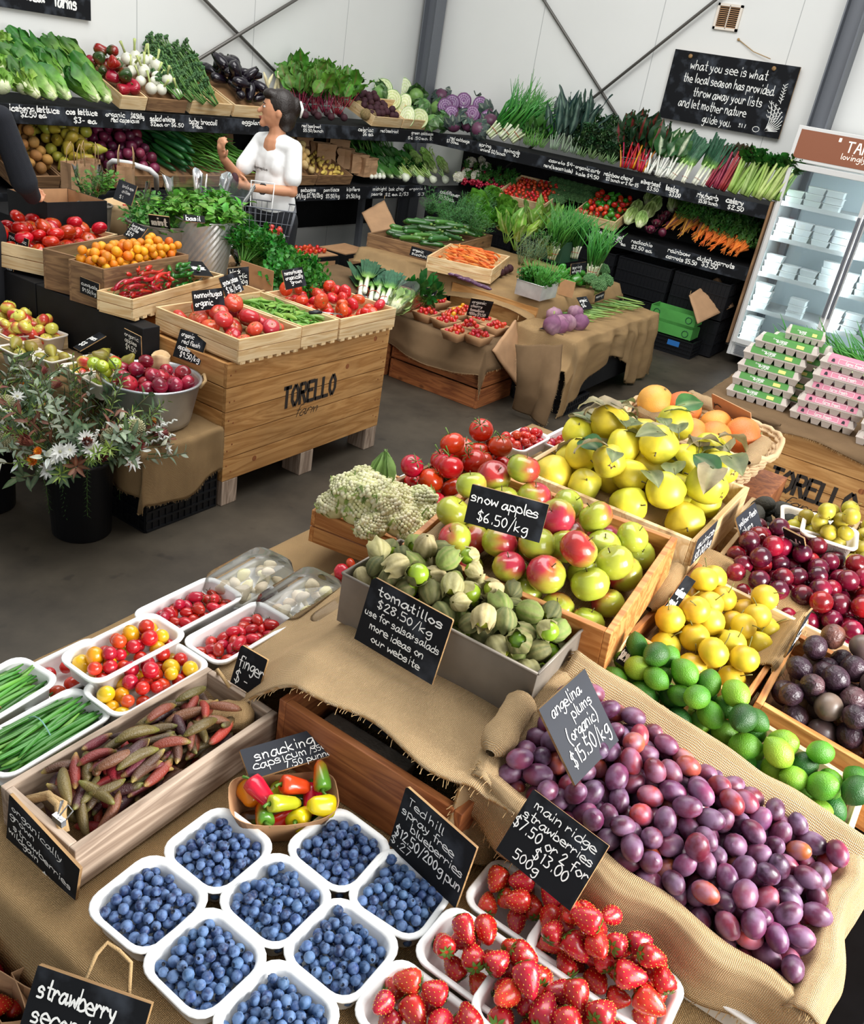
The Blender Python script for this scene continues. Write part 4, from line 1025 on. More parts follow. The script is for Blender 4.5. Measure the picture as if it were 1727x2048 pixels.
# --- blueberries
BT=tray_mesh('punnet',.136,.136,.045,.034,'white_tray',taper=.8)
def tray(me,x,y,z,yaw,label,group,name='punnet',cat='punnet',sx=1,sy=1):
 return put(me,name,T(x,y,z)@RZ(yaw)@SC(sx,sy,1),label,cat,group)
bl=[('b1',.712,.687,'at the back left, next to the long finger lime crate'),('b2',.578,.690,'nearest the price board clipped on the finger lime crate'),('b3',.842,.545,'just in front of the capsicum boat on its right'),('b4',.705,.556,'in the middle of the berry tray cluster, ringed by six others'),('b5',.842,.418,'tucked against the spray free blueberries board'),('b6',.568,.560,'second from the left in the front row'),('b7',.707,.428,'just left of the strawberries and behind the cut-off punnet'),('b8',.572,.428,'cut off by the bottom edge of the picture')]
stuff=MB();rs_=random.Random(11)
for i,(k,x,y,wh)in enumerate(bl):
 yw=rs_.uniform(-4,4)
 tray(BT,x,y,TZ+.004,yw,'white punnet of blueberries, '+wh,'white punnets of blueberries')
 M0=T(x,y,TZ+.013)@RZ(yw)@T(-.053,-.053,0)
 if k in('b4','b5','b6','b7','b8'):
  pl=sorted(pile(.106,.106,.0079,96,mound(.106,.106,.012,.8),20+i,60,.12,inset=.004),key=lambda t:-t[2])
  for(bx,by,bz,r)in pl[:60]:spawn(rs_.choice(P['blueberry']),M0@T(bx,by,bz)@rot_any(rs_)@SC(r/.0082),'plump dusty blueberry in one of the white punnets nearest the strawberries','berry','blueberries in the front punnets')
  pl=pl[60:]
 else:pl=pile(.106,.106,.0079,96,mound(.106,.106,.012,.8),20+i,60,.12,inset=.004)
 if pl:
  for(bx,by,bz,r)in pl:
   q=M0@V((bx,by,bz));Q=T(*q)@rot_any(rs_);c=C(rs_.choice(['#3d5a86','#2f4a78','#4b678f','#27395f']))
   dk=C('#1a2338');stuff.lathe([(.0008,-r),(r*.6,-r*.8),(r*.95,-r*.3),(r,.1*r),(r*.85,r*.55),(r*.5,r*.84),(r*.42,r*.99),(r*.26,r*.72),(.0006,r*.7)],9,M=Q,col=lambda a,t,z:dk if t>.72 else c)
o=stuff.build('blueberries','berry_skin',smooth=True,label='loose blueberries filling the three back punnets and lying under the others',cat='berry');o['kind']='stuff'
# --- long white trays
LT=tray_mesh('tray',.222,.116,.046,.028,'white_tray',taper=.86)
def ltray(x,y,z,yaw,label,group='white fibre trays'):
 tray(LT,x,y,z,yaw,label,group,'fibre_tray','tray')
 return T(x,y,z+.004)@RZ(yaw)@T(-.095,-.044,0)
def fill(x,y,z,yaw,label,r,n,pr,il,cat,grp,seed,orient='any',rb=None,md=.02,var=.1,pick=None,K=50):
 M0=ltray(x,y,z,yaw,label)
 return heap(M0,.19,.088,r,n,pr,il,cat,grp,rb or r,floor=mound(.19,.088,md,.7),seed=seed,orient=orient,var=var,inset=r*.7,pick=pick,K=K)
st=[(.815,.232,90,17,'white tray of strawberries between the last blueberries and the middle strawberry trays'),(.950,.228,90,15,'white tray of strawberries partly under the main ridge strawberries board'),(.925,.108,90,27,'large heaped white tray of strawberries beside the burlap of the plum box'),(.785,.120,90,19,'white tray of strawberries in the middle of the bottom edge'),(.695,.248,90,12,'white tray with a few strawberries beside the cut-off blueberries')]
for i,(x,y,yw,n,lb)in enumerate(st):
 z=TZ+.004+(.012,.0,.024,.036,.0)[i]*.8
 M0=ltray(x,y,z,yw,lb,'white trays of strawberries')
 heap(M0@T(0,0,.006),.19,.088,.0183,n+5,P['strawberry'],'glossy red strawberry in the white trays','strawberry','strawberries in white trays',.0175,floor=mound(.19,.088,.018,.7),seed=40+i,orient='side',var=.12,inset=.013,K=50,sq=.98)
M0=ltray(1.06,-.02,TZ+.004,90,'white tray of strawberries showing only at its rim right of the largest one','white trays of strawberries')
heap(M0@T(0,0,.004),.19,.088,.0185,14,P['strawberry'],'glossy red strawberry in the white trays','strawberry','strawberries in white trays',.0175,seed=49,orient='side',inset=.013)
# --- small tomatoes in trays, two layers of trays at the back edge
for i,(x,y,z,lb,n)in enumerate(((1.09,1.18,TZ+.045,'white tray of red grape tomatoes at the table edge, behind the other grape tomatoes',30),(1.105,1.045,TZ+.040,'white tray of red grape tomatoes next to the finger lime board',30),(1.20,1.115,TZ+.003,'white tray with grape tomatoes showing between two others',8),(1.22,.93,TZ+.003,'white tray of red tomatoes half under the burlap near the finger limes',16))):
 fill(x,y,z,0,lb,.0118,n,P['grape_tom'],'glossy red grape tomato in the white trays','tomato','grape tomatoes in white trays',60+i,'side',.0115,.014)
def mixpick(rnd,x,y):return rnd.choice(P['cherry_yellow'])if rnd.random()<.3 else rnd.choice(P['cherry_red'])
for i,(x,y,z,lb,n)in enumerate(((.89,1.14,TZ+.062,'white tray of mixed red and yellow cherry tomatoes, on top at the back',27),(.877,1.057,TZ+.040,'white tray of mixed cherry tomatoes against the finger lime crate',27),(.80,1.215,TZ+.003,'white tray of mixed tomatoes at the lower left behind the stacked ones',15),(.755,1.088,TZ-.0,'white tray with red tomatoes almost hidden under the stacked tray',7))):
 fill(x,y,z,0,lb,.0148,n,None,'small round red or yellow cherry tomato in the white trays','tomato','cherry tomatoes in white trays',70+i,'up',.014,.012,.16,mixpick)
# --- beans in trays with a band
for i,(x,y,z,lb)in enumerate(((.655,1.215,TZ+.03,'white tray of green beans at the far left of the table'),(.668,1.078,TZ+.03,'cream tray of green beans held by a rubber band'),(.68,1.045,TZ-.002,'cream tray with beans showing under the banded bunch'))):
 M0=ltray(x,y,z,6-4*i,lb)
 if i<2:
  lay(M0@T(-.0,-.003,.005),.19,.108,.165,.0042,62,P['bean'],'slim green bean lying in a bundle on the white tray','bean','green beans in trays',.13,lambda rs:rs.normal(0,.09),0,80+i,mound=mound(.19,.108,.035),lv=.1,inset=-.01)
  mb=MB();mb.tube([(.095,.104*t-.0,.012+.052*math.sin(PI*t))for t in[j/10 for j in range(11)]],.0012,4)
  mb.build('rubber_band','elastic_band' if i else 'string',M=M0,label='rubber band round the beans in the %s tray'%('near cream' if i else 'far left'),cat='rubber band')
 else:
  lay(M0@T(0,0,.003),.19,.10,.13,.004,22,P['bean'],'slim green bean in the lower tray under the banded bunch','bean','green beans in the lower tray',.13,lambda rs:rs.normal(0,.1),0,85)
MB()
# --- mushrooms under clear lids
def mush_mesh(k):
 mb=MB();cw=C(['#d8cf9c','#cfc2a8','#b9a98c'][k%3])
 mb.lathe([(.003,-.02),(.0045,-.01),(.005,0),(.006,.004),(.013,.003),(.0165,.007),(.013,.014),(.006,.018),(.001,.019)],12,col=lambda a,t,z:mixc(C('#e4dcc4'),cw,sstep(.4,.8,t)),mod=lambda a,t,r,z:(r*(1+.12*math.sin(3*a+k)),z))
 return('mushroom',mb.mesh('mushroom','matte'),[])
P['mushroom']=[mush_mesh(k)for k in range(3)]
def lid_mesh():
 mb=MB();W,D=.215,.128
 rings=[rr(W,D,.03,4,0),rr(W-.004,D-.004,.03,4,.010),rr(W*.93,D*.9,.03,4,.034),rr(W*.86,D*.82,.028,4,.040)]
 n=len(rings[0]);vs=[p for q in rings for p in q]
 fs=[(i*n+k,i*n+(k+1)%n,(i+1)*n+(k+1)%n,(i+1)*n+k)for i in range(3)for k in range(n)]+[tuple(3*n+k for k in range(n))]
 mb.add(vs,fs);return mb.mesh('clear_lid','clear_plastic',True)
LID=lid_mesh()
for i,(x,y,z,lb,what)in enumerate(((1.275,1.185,TZ+.022,'clear-lidded tray of yellowish mushrooms at the back corner','yellow'),(1.30,1.05,TZ+.020,'clear-lidded tray of brown and cream mushrooms, middle of three','brown'),(1.335,.925,TZ+.012,'clear-lidded tray with a big white mushroom, beside the burlap','white'))):
 fill(x,y,z,4,lb,.018,15,P['mushroom'],'cream mushroom under the clear lids','mushroom','mushrooms in lidded trays',90+i,'up',.0165,.006)
 put(LID,'clear_lid',T(x,y,z+.046)@RZ(4),'clear plastic lid closing the tray of %s mushrooms'%what,'lid','clear lids on the mushroom trays')
# red chillies in a pulp box left of the tin
pb=tray_mesh('pulp_box',.12,.1,.06,.012,'kraft_dark',taper=.8)
q=at(690,1175,.80);tray(pb,q.x+.02,q.y+.0,TZ+.002,5,'small pulp box of red peppers squeezed behind the tomatillo tin',None,'pulp_box','punnet')
heap(T(q.x-.03,q.y-.04,TZ+.01),.1,.08,.02,7,P['oxheart'],'red pepper-like tomato in the pulp box behind the tomatillo tin','tomato','red fruit in the small pulp box',.036,seed=95,K=20)
# --- capsicum boat
def boat():
 q=at(566,1606,.80);o=empty('cardboard_boat',T(q.x,q.y,TZ+.004)@RZ(-42),'brown cardboard boat holding mini capsicums','punnet')
 mb=MB();W,D,H=.185,.115,.055
 def f(a,s,z):return(math.copysign(abs(math.cos(a))**.55,math.cos(a))*W/2*s,math.copysign(abs(math.sin(a))**.55,math.sin(a))*D/2*s,z)
 n=32;vs=[f(2*PI*k/n,.72,0)for k in range(n)]+[f(2*PI*k/n,1,H+.012*abs(math.cos(2*PI*k/n)))for k in range(n)]+[f(2*PI*k/n,.98,H+.012*abs(math.cos(2*PI*k/n)))for k in range(n)]+[f(2*PI*k/n,.70,.002)for k in range(n)]
 fs=[(i*n+k,i*n+(k+1)%n,(i+1)*n+(k+1)%n,(i+1)*n+k)for i in range(3)for k in range(n)]+[tuple(reversed(range(n))),tuple(3*n+k for k in range(n))]
 mb.add(vs,fs);mb.build('body','kraft',o)
 M0=T(q.x,q.y,TZ+.008)@RZ(-42)@T(-.078,-.045,0)
 rnd=random.Random(5)
 names={0:'red',1:'orange',2:'yellow',3:'dark green',4:'crimson',5:'yellow-green',6:'green and brown',7:'orange-red'}
 cells=pile(.16,.094,.0225,14,None,12,40,.05,.016)
 order=[3,0,6,3,5,2,4,1,7,2,0,5,4,7]
 for i,(x,y,z,r)in enumerate(cells):
  spawn(P['snackcap'][order[i]],M0@T(x,y,z-.014)@MX.Rotation(rnd.uniform(0,6.28),4,'Z')@MX.Rotation(rnd.uniform(1.1,2.0),4,'X')@SC(.98),'shiny %s mini capsicum in the cardboard boat'%names[order[i]],'capsicum','mini capsicums in the cardboard boat')
boat()
# --- the riser crate with its burlap cover
RZ_=.935
rc=crate(T(.955,.395,TZ+.002),.50,.40,.142,'redwood','upturned reddish timber crate lifting the tomatillo tin, its front board showing',rows=1,th=.016,floor_=False)
MB().box(.28,.2,.154,.42,.36,.048).build('top_block','black_paint',rc)
MB().box(1.02,.66,TZ+.032,.12,.2,.055).build('stone_block','stone',bevel=.004,label='rough grey stone block behind the capsicum boat',cat='stone')
def riser_cloth(u,v):
 x=.968+u*.56;y=1.0-v*.68
 if v<.32:x-=.05*(1-v/.32)*(1-u)
 z=RZ_-.10*sstep(.80,.97,y)*(1.25-.45*u)-.015*sstep(.40,.37,y)+.006*math.sin(x*40)*sstep(1.1,.95,x)
 x+=.012*math.sin(y*23)*(1-u)
 if u<.15:z-=.05*sstep(.74,.84,y)*(1-u/.15)
 return(x,y,z)
cloth('riser_cloth',riser_cloth,90,90,'burlap_light',.60,.68,'pale burlap folded over the raised crate under the tomatillo tin',seed=4,noise=.008,th=.006)
RS=[at(915,1572,.925),at(1045,1470,.93),at(880,1750,.765),at(1010,1700,.77)]
def riser_side(u,v):
 a=RS[0].lerp(RS[1],u);b=RS[2].lerp(RS[3],u);p=a.lerp(b,v)
 return p+V((-.012*math.sin(u*9+v*2)*v-.012*math.sin(PI*v),-.01*math.sin(u*11)*v,0))
cloth('riser_cloth',riser_side,40,40,'burlap_light',.22,.24,'pale burlap corner hanging down between the riser crate and the plum box',seed=6,noise=.012,th=.006)
# --- tomatillos in the old tin
def tin_box(name,W,D,H,M,mat,label,t=.003,flare=.0,cat='tin'):
 o=empty(name,M,label,cat)
 mb=MB()
 f=flare
 outer=[(0,0,0),(W,0,0),(W,D,0),(0,D,0),(-f,-f,H),(W+f,-f,H),(W+f,D+f,H),(-f,D+f,H)]
 inner=[(t,t,t),(W-t,t,t),(W-t,D-t,t),(t,D-t,t),(-f+t,-f+t,H),(W+f-t,-f+t,H),(W+f-t,D+f-t,H),(-f+t,D+f-t,H)]
 mb.add(outer+inner,[(0,3,2,1),(0,1,5,4),(1,2,6,5),(2,3,7,6),(3,0,4,7),(8,9,10,11),(8,12,13,9),(9,13,14,10),(10,14,15,11),(11,15,12,8),(4,5,13,12),(5,6,14,13),(6,7,15,14),(7,4,12,15)])
 mb.build('body',mat,o,bevel=.001)
 rb=MB()
 for p_,q_ in(((-f,-f),(W+f,-f)),((W+f,-f),(W+f,D+f)),((W+f,D+f),(-f,D+f)),((-f,D+f),(-f,-f))):rb.tube([(*p_,H),(*q_,H)],.0032,6)
 rb.build('rolled_rim',mat,o,smooth=True)
 return o
a_,b_,d_=at(1075,1348,1.05),at(1168,1255,1.05),at(701,1137,1.05)
u_=(b_-a_).normalized();w_=(d_-a_);w_-=u_*w_.dot(u_);D_=w_.length;W_=(b_-a_).length;w_.normalize();n_=u_.cross(w_)
TM=MX(((u_.x,w_.x,n_.x,a_.x),(u_.y,w_.y,n_.y,a_.y),(u_.z,w_.z,n_.z,1.05-.112),(0,0,0,1)))
tn=tin_box('baking_tin',W_,D_,.112,TM,'old_tin','old rectangular grey metal tin heaped with tomatillos')
liner(TM@T(.004,.004,0),W_-.008,D_-.008,lambda x,y:.03+.014*math.sin(y*9),.02,'kraft_dark',tn)
def tin_floor(x,y):return.034+.03*math.exp(-((y-.3)/.13)**2)
heap(TM@T(.003,.003,0),W_-.006,D_-.006,.0225,92,P['tomatillo'],'green tomatillo in its papery husk, heaped in the grey tin','tomatillo','tomatillos in the grey tin',.0255,floor=tin_floor,seed=101,var=.16,K=60,sq=.9,inset=.021)
sign([(708,1277),(863,1370),(745,1152)],[('tomatillos',.12,.80,.13,.80,dict(pen=.16)),('$28.50/kg',.16,.62,.12,.68,dict(pen=.14)),('use for salsa+salads',.04,.445,.11,.93,dict(pen=.13)),('more ideas on',.14,.27,.11,.68,dict(pen=.14)),('our website',.2,.10,.11,.62,dict(pen=.14))],'blackboard reading tomatillos and our website, leaning on the grey tin',.962,.962,th=.005)
# --- snow apples
c_,AM,AW,AD=crate3(at(1222,1269,1.07),at(1355,1076,1.135),at(833,1061,1.07),.105,'oldwood','sloping wooden crate of snow apples, burlap in its left corner',rows=1,th=.014,gap=0)
for k_ in c_.children:k_.data.materials[0]=MATS[{'side_board':'orangewood_y','end_board':'orangewood_y'}.get(k_.name.split('.')[0],'oldwood_x')]
liner(AM@T(.014,.014,0),AW-.028,AD-.028,mound(AW,AD,.02),.02,'burlap',c_)
def apk(rnd,x,y):return rnd.choice(P['apple'])
heap(AM@T(.012,.012,0),AW-.024,AD-.024,.0365,46,P['apple'],'green apple with a red blush in the snow apple crate','apple','snow apples in the sloping crate',.036,floor=lambda x,y:.022+mound(AW,AD,.022)(x,y),seed=110,orient='up',var=.1,K=60)
roll('burlap_lining',AM@V((.03,AD-.035,.09)),AM@V((AW*.75,AD-.04,.09)),.02,'burlap_light','pale burlap lining rolled along the left rim inside the snow apple crate',seed=8)
sign([(927,1044),(1078,1086),(944,968)],[('snow apples',.03,.60,.25,.88,dict(pen=.12)),('$6.50/kg',.16,.14,.26,.66,dict(pen=.11))],'blackboard reading snow apples stuck among the apples',1.165,1.165,th=.005,cut=.02)
# --- quinces
c_,QM,QW,QD=crate3(at(1392,1086,1.09),at(1499,975,1.10),at(1050,925,1.09),.11,'oldwood','wooden crate heaped with yellow quinces and their leaves',rows=1,th=.014,gap=0)
for k_ in c_.children:k_.data.materials[0]=MATS['pine_x']
QW2,QD2=QW,QD
liner(QM@T(.014,.014,0),QW-.028,QD-.028,mound(QW,QD,.05),.04,'burlap',c_)
qs=pile(QW-.02,QD-.02,.045,31,lambda x,y:.03+mound(QW,QD,.05)(x,y),120,50,.12)
rnd=random.Random(9)
for(x,y,z,r)in qs:
 spawn(rnd.choice(P['quince']),QM@T(x+.01,y+.01,z)@rot_any(rnd)@SC(r/.043),'lumpy yellow quince heaped in the quince crate','quince','quinces in the crate')
top_=sorted(qs,key=lambda q:-q[2])[:24]*2
for i,(x,y,z,r)in enumerate(top_[:38]):
 k=rnd.choice([0,0,1,2,2,3])
 spawn(P['quince_leaf'][k],QM@T(x+rnd.uniform(-.02,.03),y+rnd.uniform(-.03,.03),z+r*.93)@MX.Rotation(rnd.uniform(0,6.28),4,'Z')@MX.Rotation(rnd.uniform(-.6,.6),4,'X')@SC(rnd.uniform(.7,1.3)),['drying grey-green quince leaf','fresh green quince leaf','curled brown quince leaf','withered olive quince leaf'][k]+' lying on the quinces','leaf','leaves among the quinces')
# --- grapefruit basket
def basket(q,W,D,H,yaw,label):
 o=empty('wicker_basket',T(*q)@RZ(yaw),label,'basket')
 mb=MB();n=44;rows=9
 def pt(a,t,off):
  s=.72+.28*t;ex=.6
  return V((math.copysign(abs(math.cos(a))**ex,math.cos(a))*(W/2*s+off),math.copysign(abs(math.sin(a))**ex,math.sin(a))*(D/2*s+off),H*t))
 for j in range(rows):
  t=.03+.9*j/(rows-1)
  mb.tube([pt(2*PI*k/n,t,.004*(1 if(k+j)%2 else-1))for k in range(n+1)],.006,5)
 mb.build('woven_side','wicker',o,smooth=True)
 st_=MB()
 for k in range(0,n,2):st_.tube([pt(2*PI*k/n,t,0)for t in(0,.5,1)],.004,4)
 st_.build('stakes','wicker',o,smooth=True)
 rm=MB()
 for s_ in(0,1):rm.tube([pt(2*PI*k/n,1,.003)+V((0,0,.006*math.sin(k*1.4+s_*PI)))for k in range(n+1)],.008,6)
 rm.build('braided_rim','wicker',o,smooth=True)
 MB().lathe([(.001,0),(W*.36,0),(W*.36,.006),(.001,.006)],20).build('base','wicker',o)
 return o
bq=V((2.60,.60,.97))
basket(bq,.37,.46,.13,6,'oval wicker basket of grapefruit lined with burlap')
plainbox('plinth_crate',2.36,2.80,.34,.80,.76,.965,'redwood_z','plain timber box lifting the grapefruit basket behind the quinces','crate')
gf=[(1310,805,1.125),(1365,818,1.125),(1430,850,1.11),(1380,868,1.10),(1428,875,1.105),(1484,872,1.11)]
for i,(px_,py_,z)in enumerate(gf):
 q=at(px_,py_,z)
 spawn(P['grapefruit'][i%3],T(*q)@MX.Rotation(i*1.3,4,'Z')@RX(20+i*9)@SC(1.0 if i in(0,1,5)else.86),'large orange grapefruit in the wicker basket','grapefruit','grapefruit in the wicker basket')
for i,(a,b,r)in enumerate((((1275,815,1.10),(1350,850,1.09),.03),((1370,790,1.13),(1435,815,1.12),.026),((1495,925,1.10),(1530,880,1.11),.026))):
 roll('basket_lining',at(*a),at(*b),r,'burlap_light','bunched burlap lining in the grapefruit basket, %s'%('left end','back','right end')[i],seed=11+i)
sign([(1425,818),(1502,858),(1422,787)],[('r',.06,.2,.5,.18,dict(pen=.14,upper=False))],'plain cardboard price card standing behind the grapefruit',1.13,1.13,mat='kraft',chalk='stencil_black',th=.003,name='cardboard_sign',edge='kraft')
# --- cauliflower
c_,CM,CW,CD=crate3(at(800,1087,.90),at(905,990,.90),at(620,1022,.905),.092,'orangewood','low orange-brown wooden crate of cauliflower florets',rows=2,th=.012)
def cauli_mesh(k,name='cauliflower',R_=.05,c1='#e8e2c0',c2='#cfcf98',n=260):
 rnd=random.Random(k);mb=MB()
 for i in range(n):
  t=(i+.5)/n;ph=i*2.39996;zc=1-t*1.15;h=math.sqrt(max(0,1-zc*zc))
  p=V((h*math.cos(ph),h*math.sin(ph),zc*.8));f=R_*(1+.22*NZ.noise(p*2.4+V((k,0,0))))
  mb.ell(p*f,rnd.uniform(.0045,.0075)*R_/.05,5,4,col=mixc(C(c1),C(c2),rnd.random()))
 mb.ell((0,0,-.005),(R_*.93,R_*.93,R_*.72),12,7,col=C(c2))
 st_=MB()
 for i in range(5):
  a=i*1.3+rnd.random();b=V((math.cos(a),math.sin(a),0))
  st_.leaf(b*R_*.5+V((0,0,-R_*.6)),b*.7+V((0,0,.9)),-b+V((0,0,.3)),R_*1.25,R_*.8,bend=-.2,fold=-.3,ruf=.05,nl=5,nw=2,col=C('#8fae5a'),mid=C('#cfd8a0'))
 return(name,mb.mesh(name,'matte'),[('leaves',st_.mesh('leaves','leaf'))])
P['cauli']=[cauli_mesh(k,R_=.046,n=200)for k in range(3)]
rnd=random.Random(31)
for i,(px_,py_,z,s)in enumerate(((672,1008,.93,1),(718,1020,.93,1.1),(745,1050,.92,.95),(700,985,.97,1.1),(745,985,.98,1.2),(770,1010,.96,1.1),(730,960,.97,.9),(760,960,.96,.8),(835,1010,.95,1.1),(800,1040,.93,1.15),(790,1000,.96,1.0),(850,1035,.93,.95),(825,1060,.915,.9))):
 q=at(px_,py_,z)
 spawn(P['cauli'][i%3],T(*q)@MX.Rotation(rnd.uniform(0,6),4,'Z')@MX.Rotation(rnd.uniform(-.7,.7),4,'X')@SC(s),'loose creamy cauliflower floret head in the low wooden crate','cauliflower','cauliflower in the low crate')
mb=MB();rnd=random.Random(6)
q=at(765,945,.99)
for k in range(7):
 a=rnd.uniform(0,6.28);mb.leaf(q+V((0,0,-.04)),(math.cos(a)*.35,math.sin(a)*.35,1),(math.cos(a),math.sin(a),-.2),.11,.06,bend=.9,fold=.3,ruf=.03,nl=7,nw=3,col=C('#93b06a'),mid=C('#dfe6c0'))
mb.build('cauliflower_leaves','leaf',smooth=True,label='curled pale green leaves standing up at the back of the cauliflower crate',cat='leaves')
# --- truss tomatoes
c_,TMM,TW,TD=crate3(at(880,1012,.925),at(1045,925,.925),at(785,960,.925),.11,'oldwood','shallow crate under the big truss tomatoes',rows=1)
heap(TMM@T(0,0,.02),TW,TD,.0345,24,P['truss'],'round red truss tomato with a green star, heaped behind the apples','tomato','truss tomatoes behind the snow apples',.0345,floor=lambda x,y:.03+mound(TW,TD,.02)(x,y),seed=130,orient='up',var=.12,K=50)
for i,(x,y,z,yw,lb,n,pr)in enumerate(((2.05,1.245,TZ+.02,0,'white tray of small tomatoes behind the truss tomatoes',14,1),(2.33,1.20,TZ+.03,0,'white tray with a cucumber and small tomatoes past the truss tomatoes',12,1),(2.60,1.18,TZ+.045,0,'white tray of round cherry tomatoes furthest along the table edge',26,1),(2.78,1.10,TZ+.03,0,'white tray of red chillies furthest along the table',20,0),(2.60,1.03,TZ+.01,0,'white tray of cherry tomatoes behind the quince leaves',18,1))):
 fill(x,y,z,yw,lb,.0165 if pr else.012,n,P['cherry_red']if pr else P['grape_tom'],'shiny red cherry tomato in the trays at the far end of the near table','tomato','cherry tomatoes in the far trays',140+i,'up',.0135 if pr else.0115,.012)
spawn(P['cucumber'][2],T(2.36,1.14,TZ+.085)@RZ(28)@SC(.55,.8,.8),'dark green cucumber lying over a white tray behind the truss tomatoes','cucumber')
# --- angelina plums in the burlap-lined box
c_,PM_,PW,PD=crate3((1.02,-.155,.86),(1.335,-.15,.905),(1.035,.40,.955),.10,'pine','long sloping wooden box of purple plums wrapped in burlap',rows=1,th=.012,gap=0)
liner(PM_@T(.012,.012,0),PW-.024,PD-.024,mound(PW,PD,.028),.028,'burlap',c_)
heap(PM_@T(.014,.012,0),PW-.03,PD-.024,.0188,292,P['plum'],'ripe oval purple plum with a dusty bloom in the burlap-wrapped box','plum','purple plums in the burlap-wrapped box',.0222,floor=lambda x,y:.028+mound(PW,PD,.028,.6)(x,y),seed=150,var=.1,K=70,sq=.9)
def rim_drape(name,M,p0,p1,inward,in_len,out_len,mat,label,seed,roll_=.016,wav=.01,nu=50):
 """cloth laid over a rim from p0 to p1 (local to M); inward points into the box"""
 p0,p1,iv=V(p0),V(p1),V(inward).normalized();L=(p1-p0).length
 prof=[(in_len,-.035),(in_len*.6,-.012),(roll_*.9,.006),(0,.012),(-roll_*.8,.004),(-roll_*1.3,-.02),(-roll_*1.5,-out_len*.5),(-roll_*1.9,-out_len)]
 def f(u,v):
  s=v*(len(prof)-1);k=min(int(s),len(prof)-2);t=s-k
  a=prof[k][0]*(1-t)+prof[k+1][0]*t;b=prof[k][1]*(1-t)+prof[k+1][1]*t
  w_=wav*math.sin(u*L*38+seed)*v+wav*.8*NZ.noise(V((u*5,v*2,seed)))
  return M@(p0.lerp(p1,u)+iv*(a-w_)+V((0,0,b+.004*NZ.noise(V((u*9,v*3,seed))))))
 return cloth(name,f,nu,28,mat,L,in_len+out_len+.06,label,seed=seed,noise=.003,nscale=9,th=.005)
H_=.10
rim_drape('box_lining',PM_,(0,-.01,H_),(0,PD+.01,H_),(1,0,0),.045,.085,'burlap_light','burlap turned over the near rim of the plum box, hanging towards the strawberries',21,.018,.012)
rim_drape('box_lining',PM_,(PW+.008,-.01,H_+.016),(PW+.008,PD,H_+.02),(-1,0,0),.055,.02,'burlap_light','burlap band over the rim between the plums and the limes',22,.012,.006)
rim_drape('box_lining',PM_,(-.01,0,H_+.002),(PW+.02,0,H_+.002),(0,1,0),.045,.14,'burlap_light','shaggy bright burlap hem over the right-hand end of the plum box',23,.02,.012)
rim_drape('box_lining',PM_,(-.01,PD,H_),(PW,PD,H_),(0,-1,0),.06,.05,'burlap_light','rumpled burlap at the top end of the plum box behind the angelina board',24,.022,.016)
roll('burlap_fold',PM_@V((.03,PD+.005,.12)),PM_@V((PW*.55,PD+.02,.125)),.028,'burlap_light','thick rolled burlap at the head of the plum box, under the tin corner',seed=17)
plainbox('support_crate',1.06,1.33,-.08,.36,.76,.81,'black_paint','dark support box standing under the plum box','crate')
sign([(1150,1571),(1237,1481),(1077,1419)],[('angelina',.14,.80,.145,.62,dict(pen=.09)),('plums',.44,.62,.145,.42,dict(pen=.09)),('(organic)',.22,.42,.15,.62,dict(pen=.09)),('$15.50/kg',.12,.16,.19,.80,dict(pen=.08))],'slate grey board reading angelina plums (organic), planted in the plums',.985,1.005,th=.005,mat='navy_board',cut=.01)
sign([(991,1700),(1139,1822),(1066,1578)],[('main ridge',.12,.80,.125,.80,dict(pen=.13)),('strawberries',.06,.62,.125,.90,dict(pen=.13)),('$7.50 or 2 for',.01,.43,.15,.98,dict(pen=.12)),('$13.00',.38,.25,.15,.44,dict(pen=.12)),('500g',.20,.08,.13,.32,dict(pen=.13))],'blackboard reading main ridge strawberries, standing over the strawberry trays',.895,.895,th=.005,cut=.02)
sign([(776,1689),(910,1817),(812,1572)],[('Ted hill',.10,.79,.12,.50,dict(pen=.12)),('spray free',.05,.62,.125,.74,dict(pen=.12)),('blueberries',.22,.46,.125,.74,dict(pen=.12)),('$12.50/200g pun',.04,.25,.15,.94,dict(pen=.12)),('$.27',.02,.10,.12,.3,dict(pen=.10))],'blackboard reading ted hill spray free blueberries, behind the right-hand blueberries',.80,.80,th=.005,cut=.03)
sign([(500,1560),(676,1506),(479,1500)],[('snacking',.12,.52,.33,.66,dict(pen=.11)),('capsicum',.07,.26,.26,.60,dict(pen=.11)),('/350g',.70,.26,.18,.24,dict(pen=.12)),('7.50 punnet',.40,.02,.2,.58,dict(pen=.12))],'weathered board reading snacking capsicum, behind the cardboard boat',.84,.84,th=.006,cut=.02,mat='navy_board')
sign([(460,1364),(512,1396),(482,1289)],[('finger',.12,.5,.3,.9,dict(pen=.1)),('$ -',.12,.1,.3,.5,dict(pen=.1))],'blackboard starting with the word finger, half hidden by burlap at the finger lime crate',.845,.845,th=.005)
# hanging strawberry seconds board at the front edge, with its twine loop
SB=sign([(34,2068),(262,2150),(76,1930)],[('strawberry',.07,.60,.27,.68,dict(pen=.13)),('seconds',.08,.24,.26,.56,dict(pen=.13))],'worn blackboard with a twine loop reading strawberry seconds, bottom left corner',.74,.74,th=.008,cut=.01)
q0,q1,q2,q3=at(172,1955,.82),at(215,1885,.84),at(262,1925,.83),at(258,1990,.80)
MB().tube([q0,q0.lerp(q1,.5)+V((0,0,.012)),q1,q1.lerp(q2,.5)+V((0,0,.004)),q2,q3],.0028,7).build('twine_loop','string',smooth=True,label='loop of twine tied through the strawberry seconds board',cat='string')
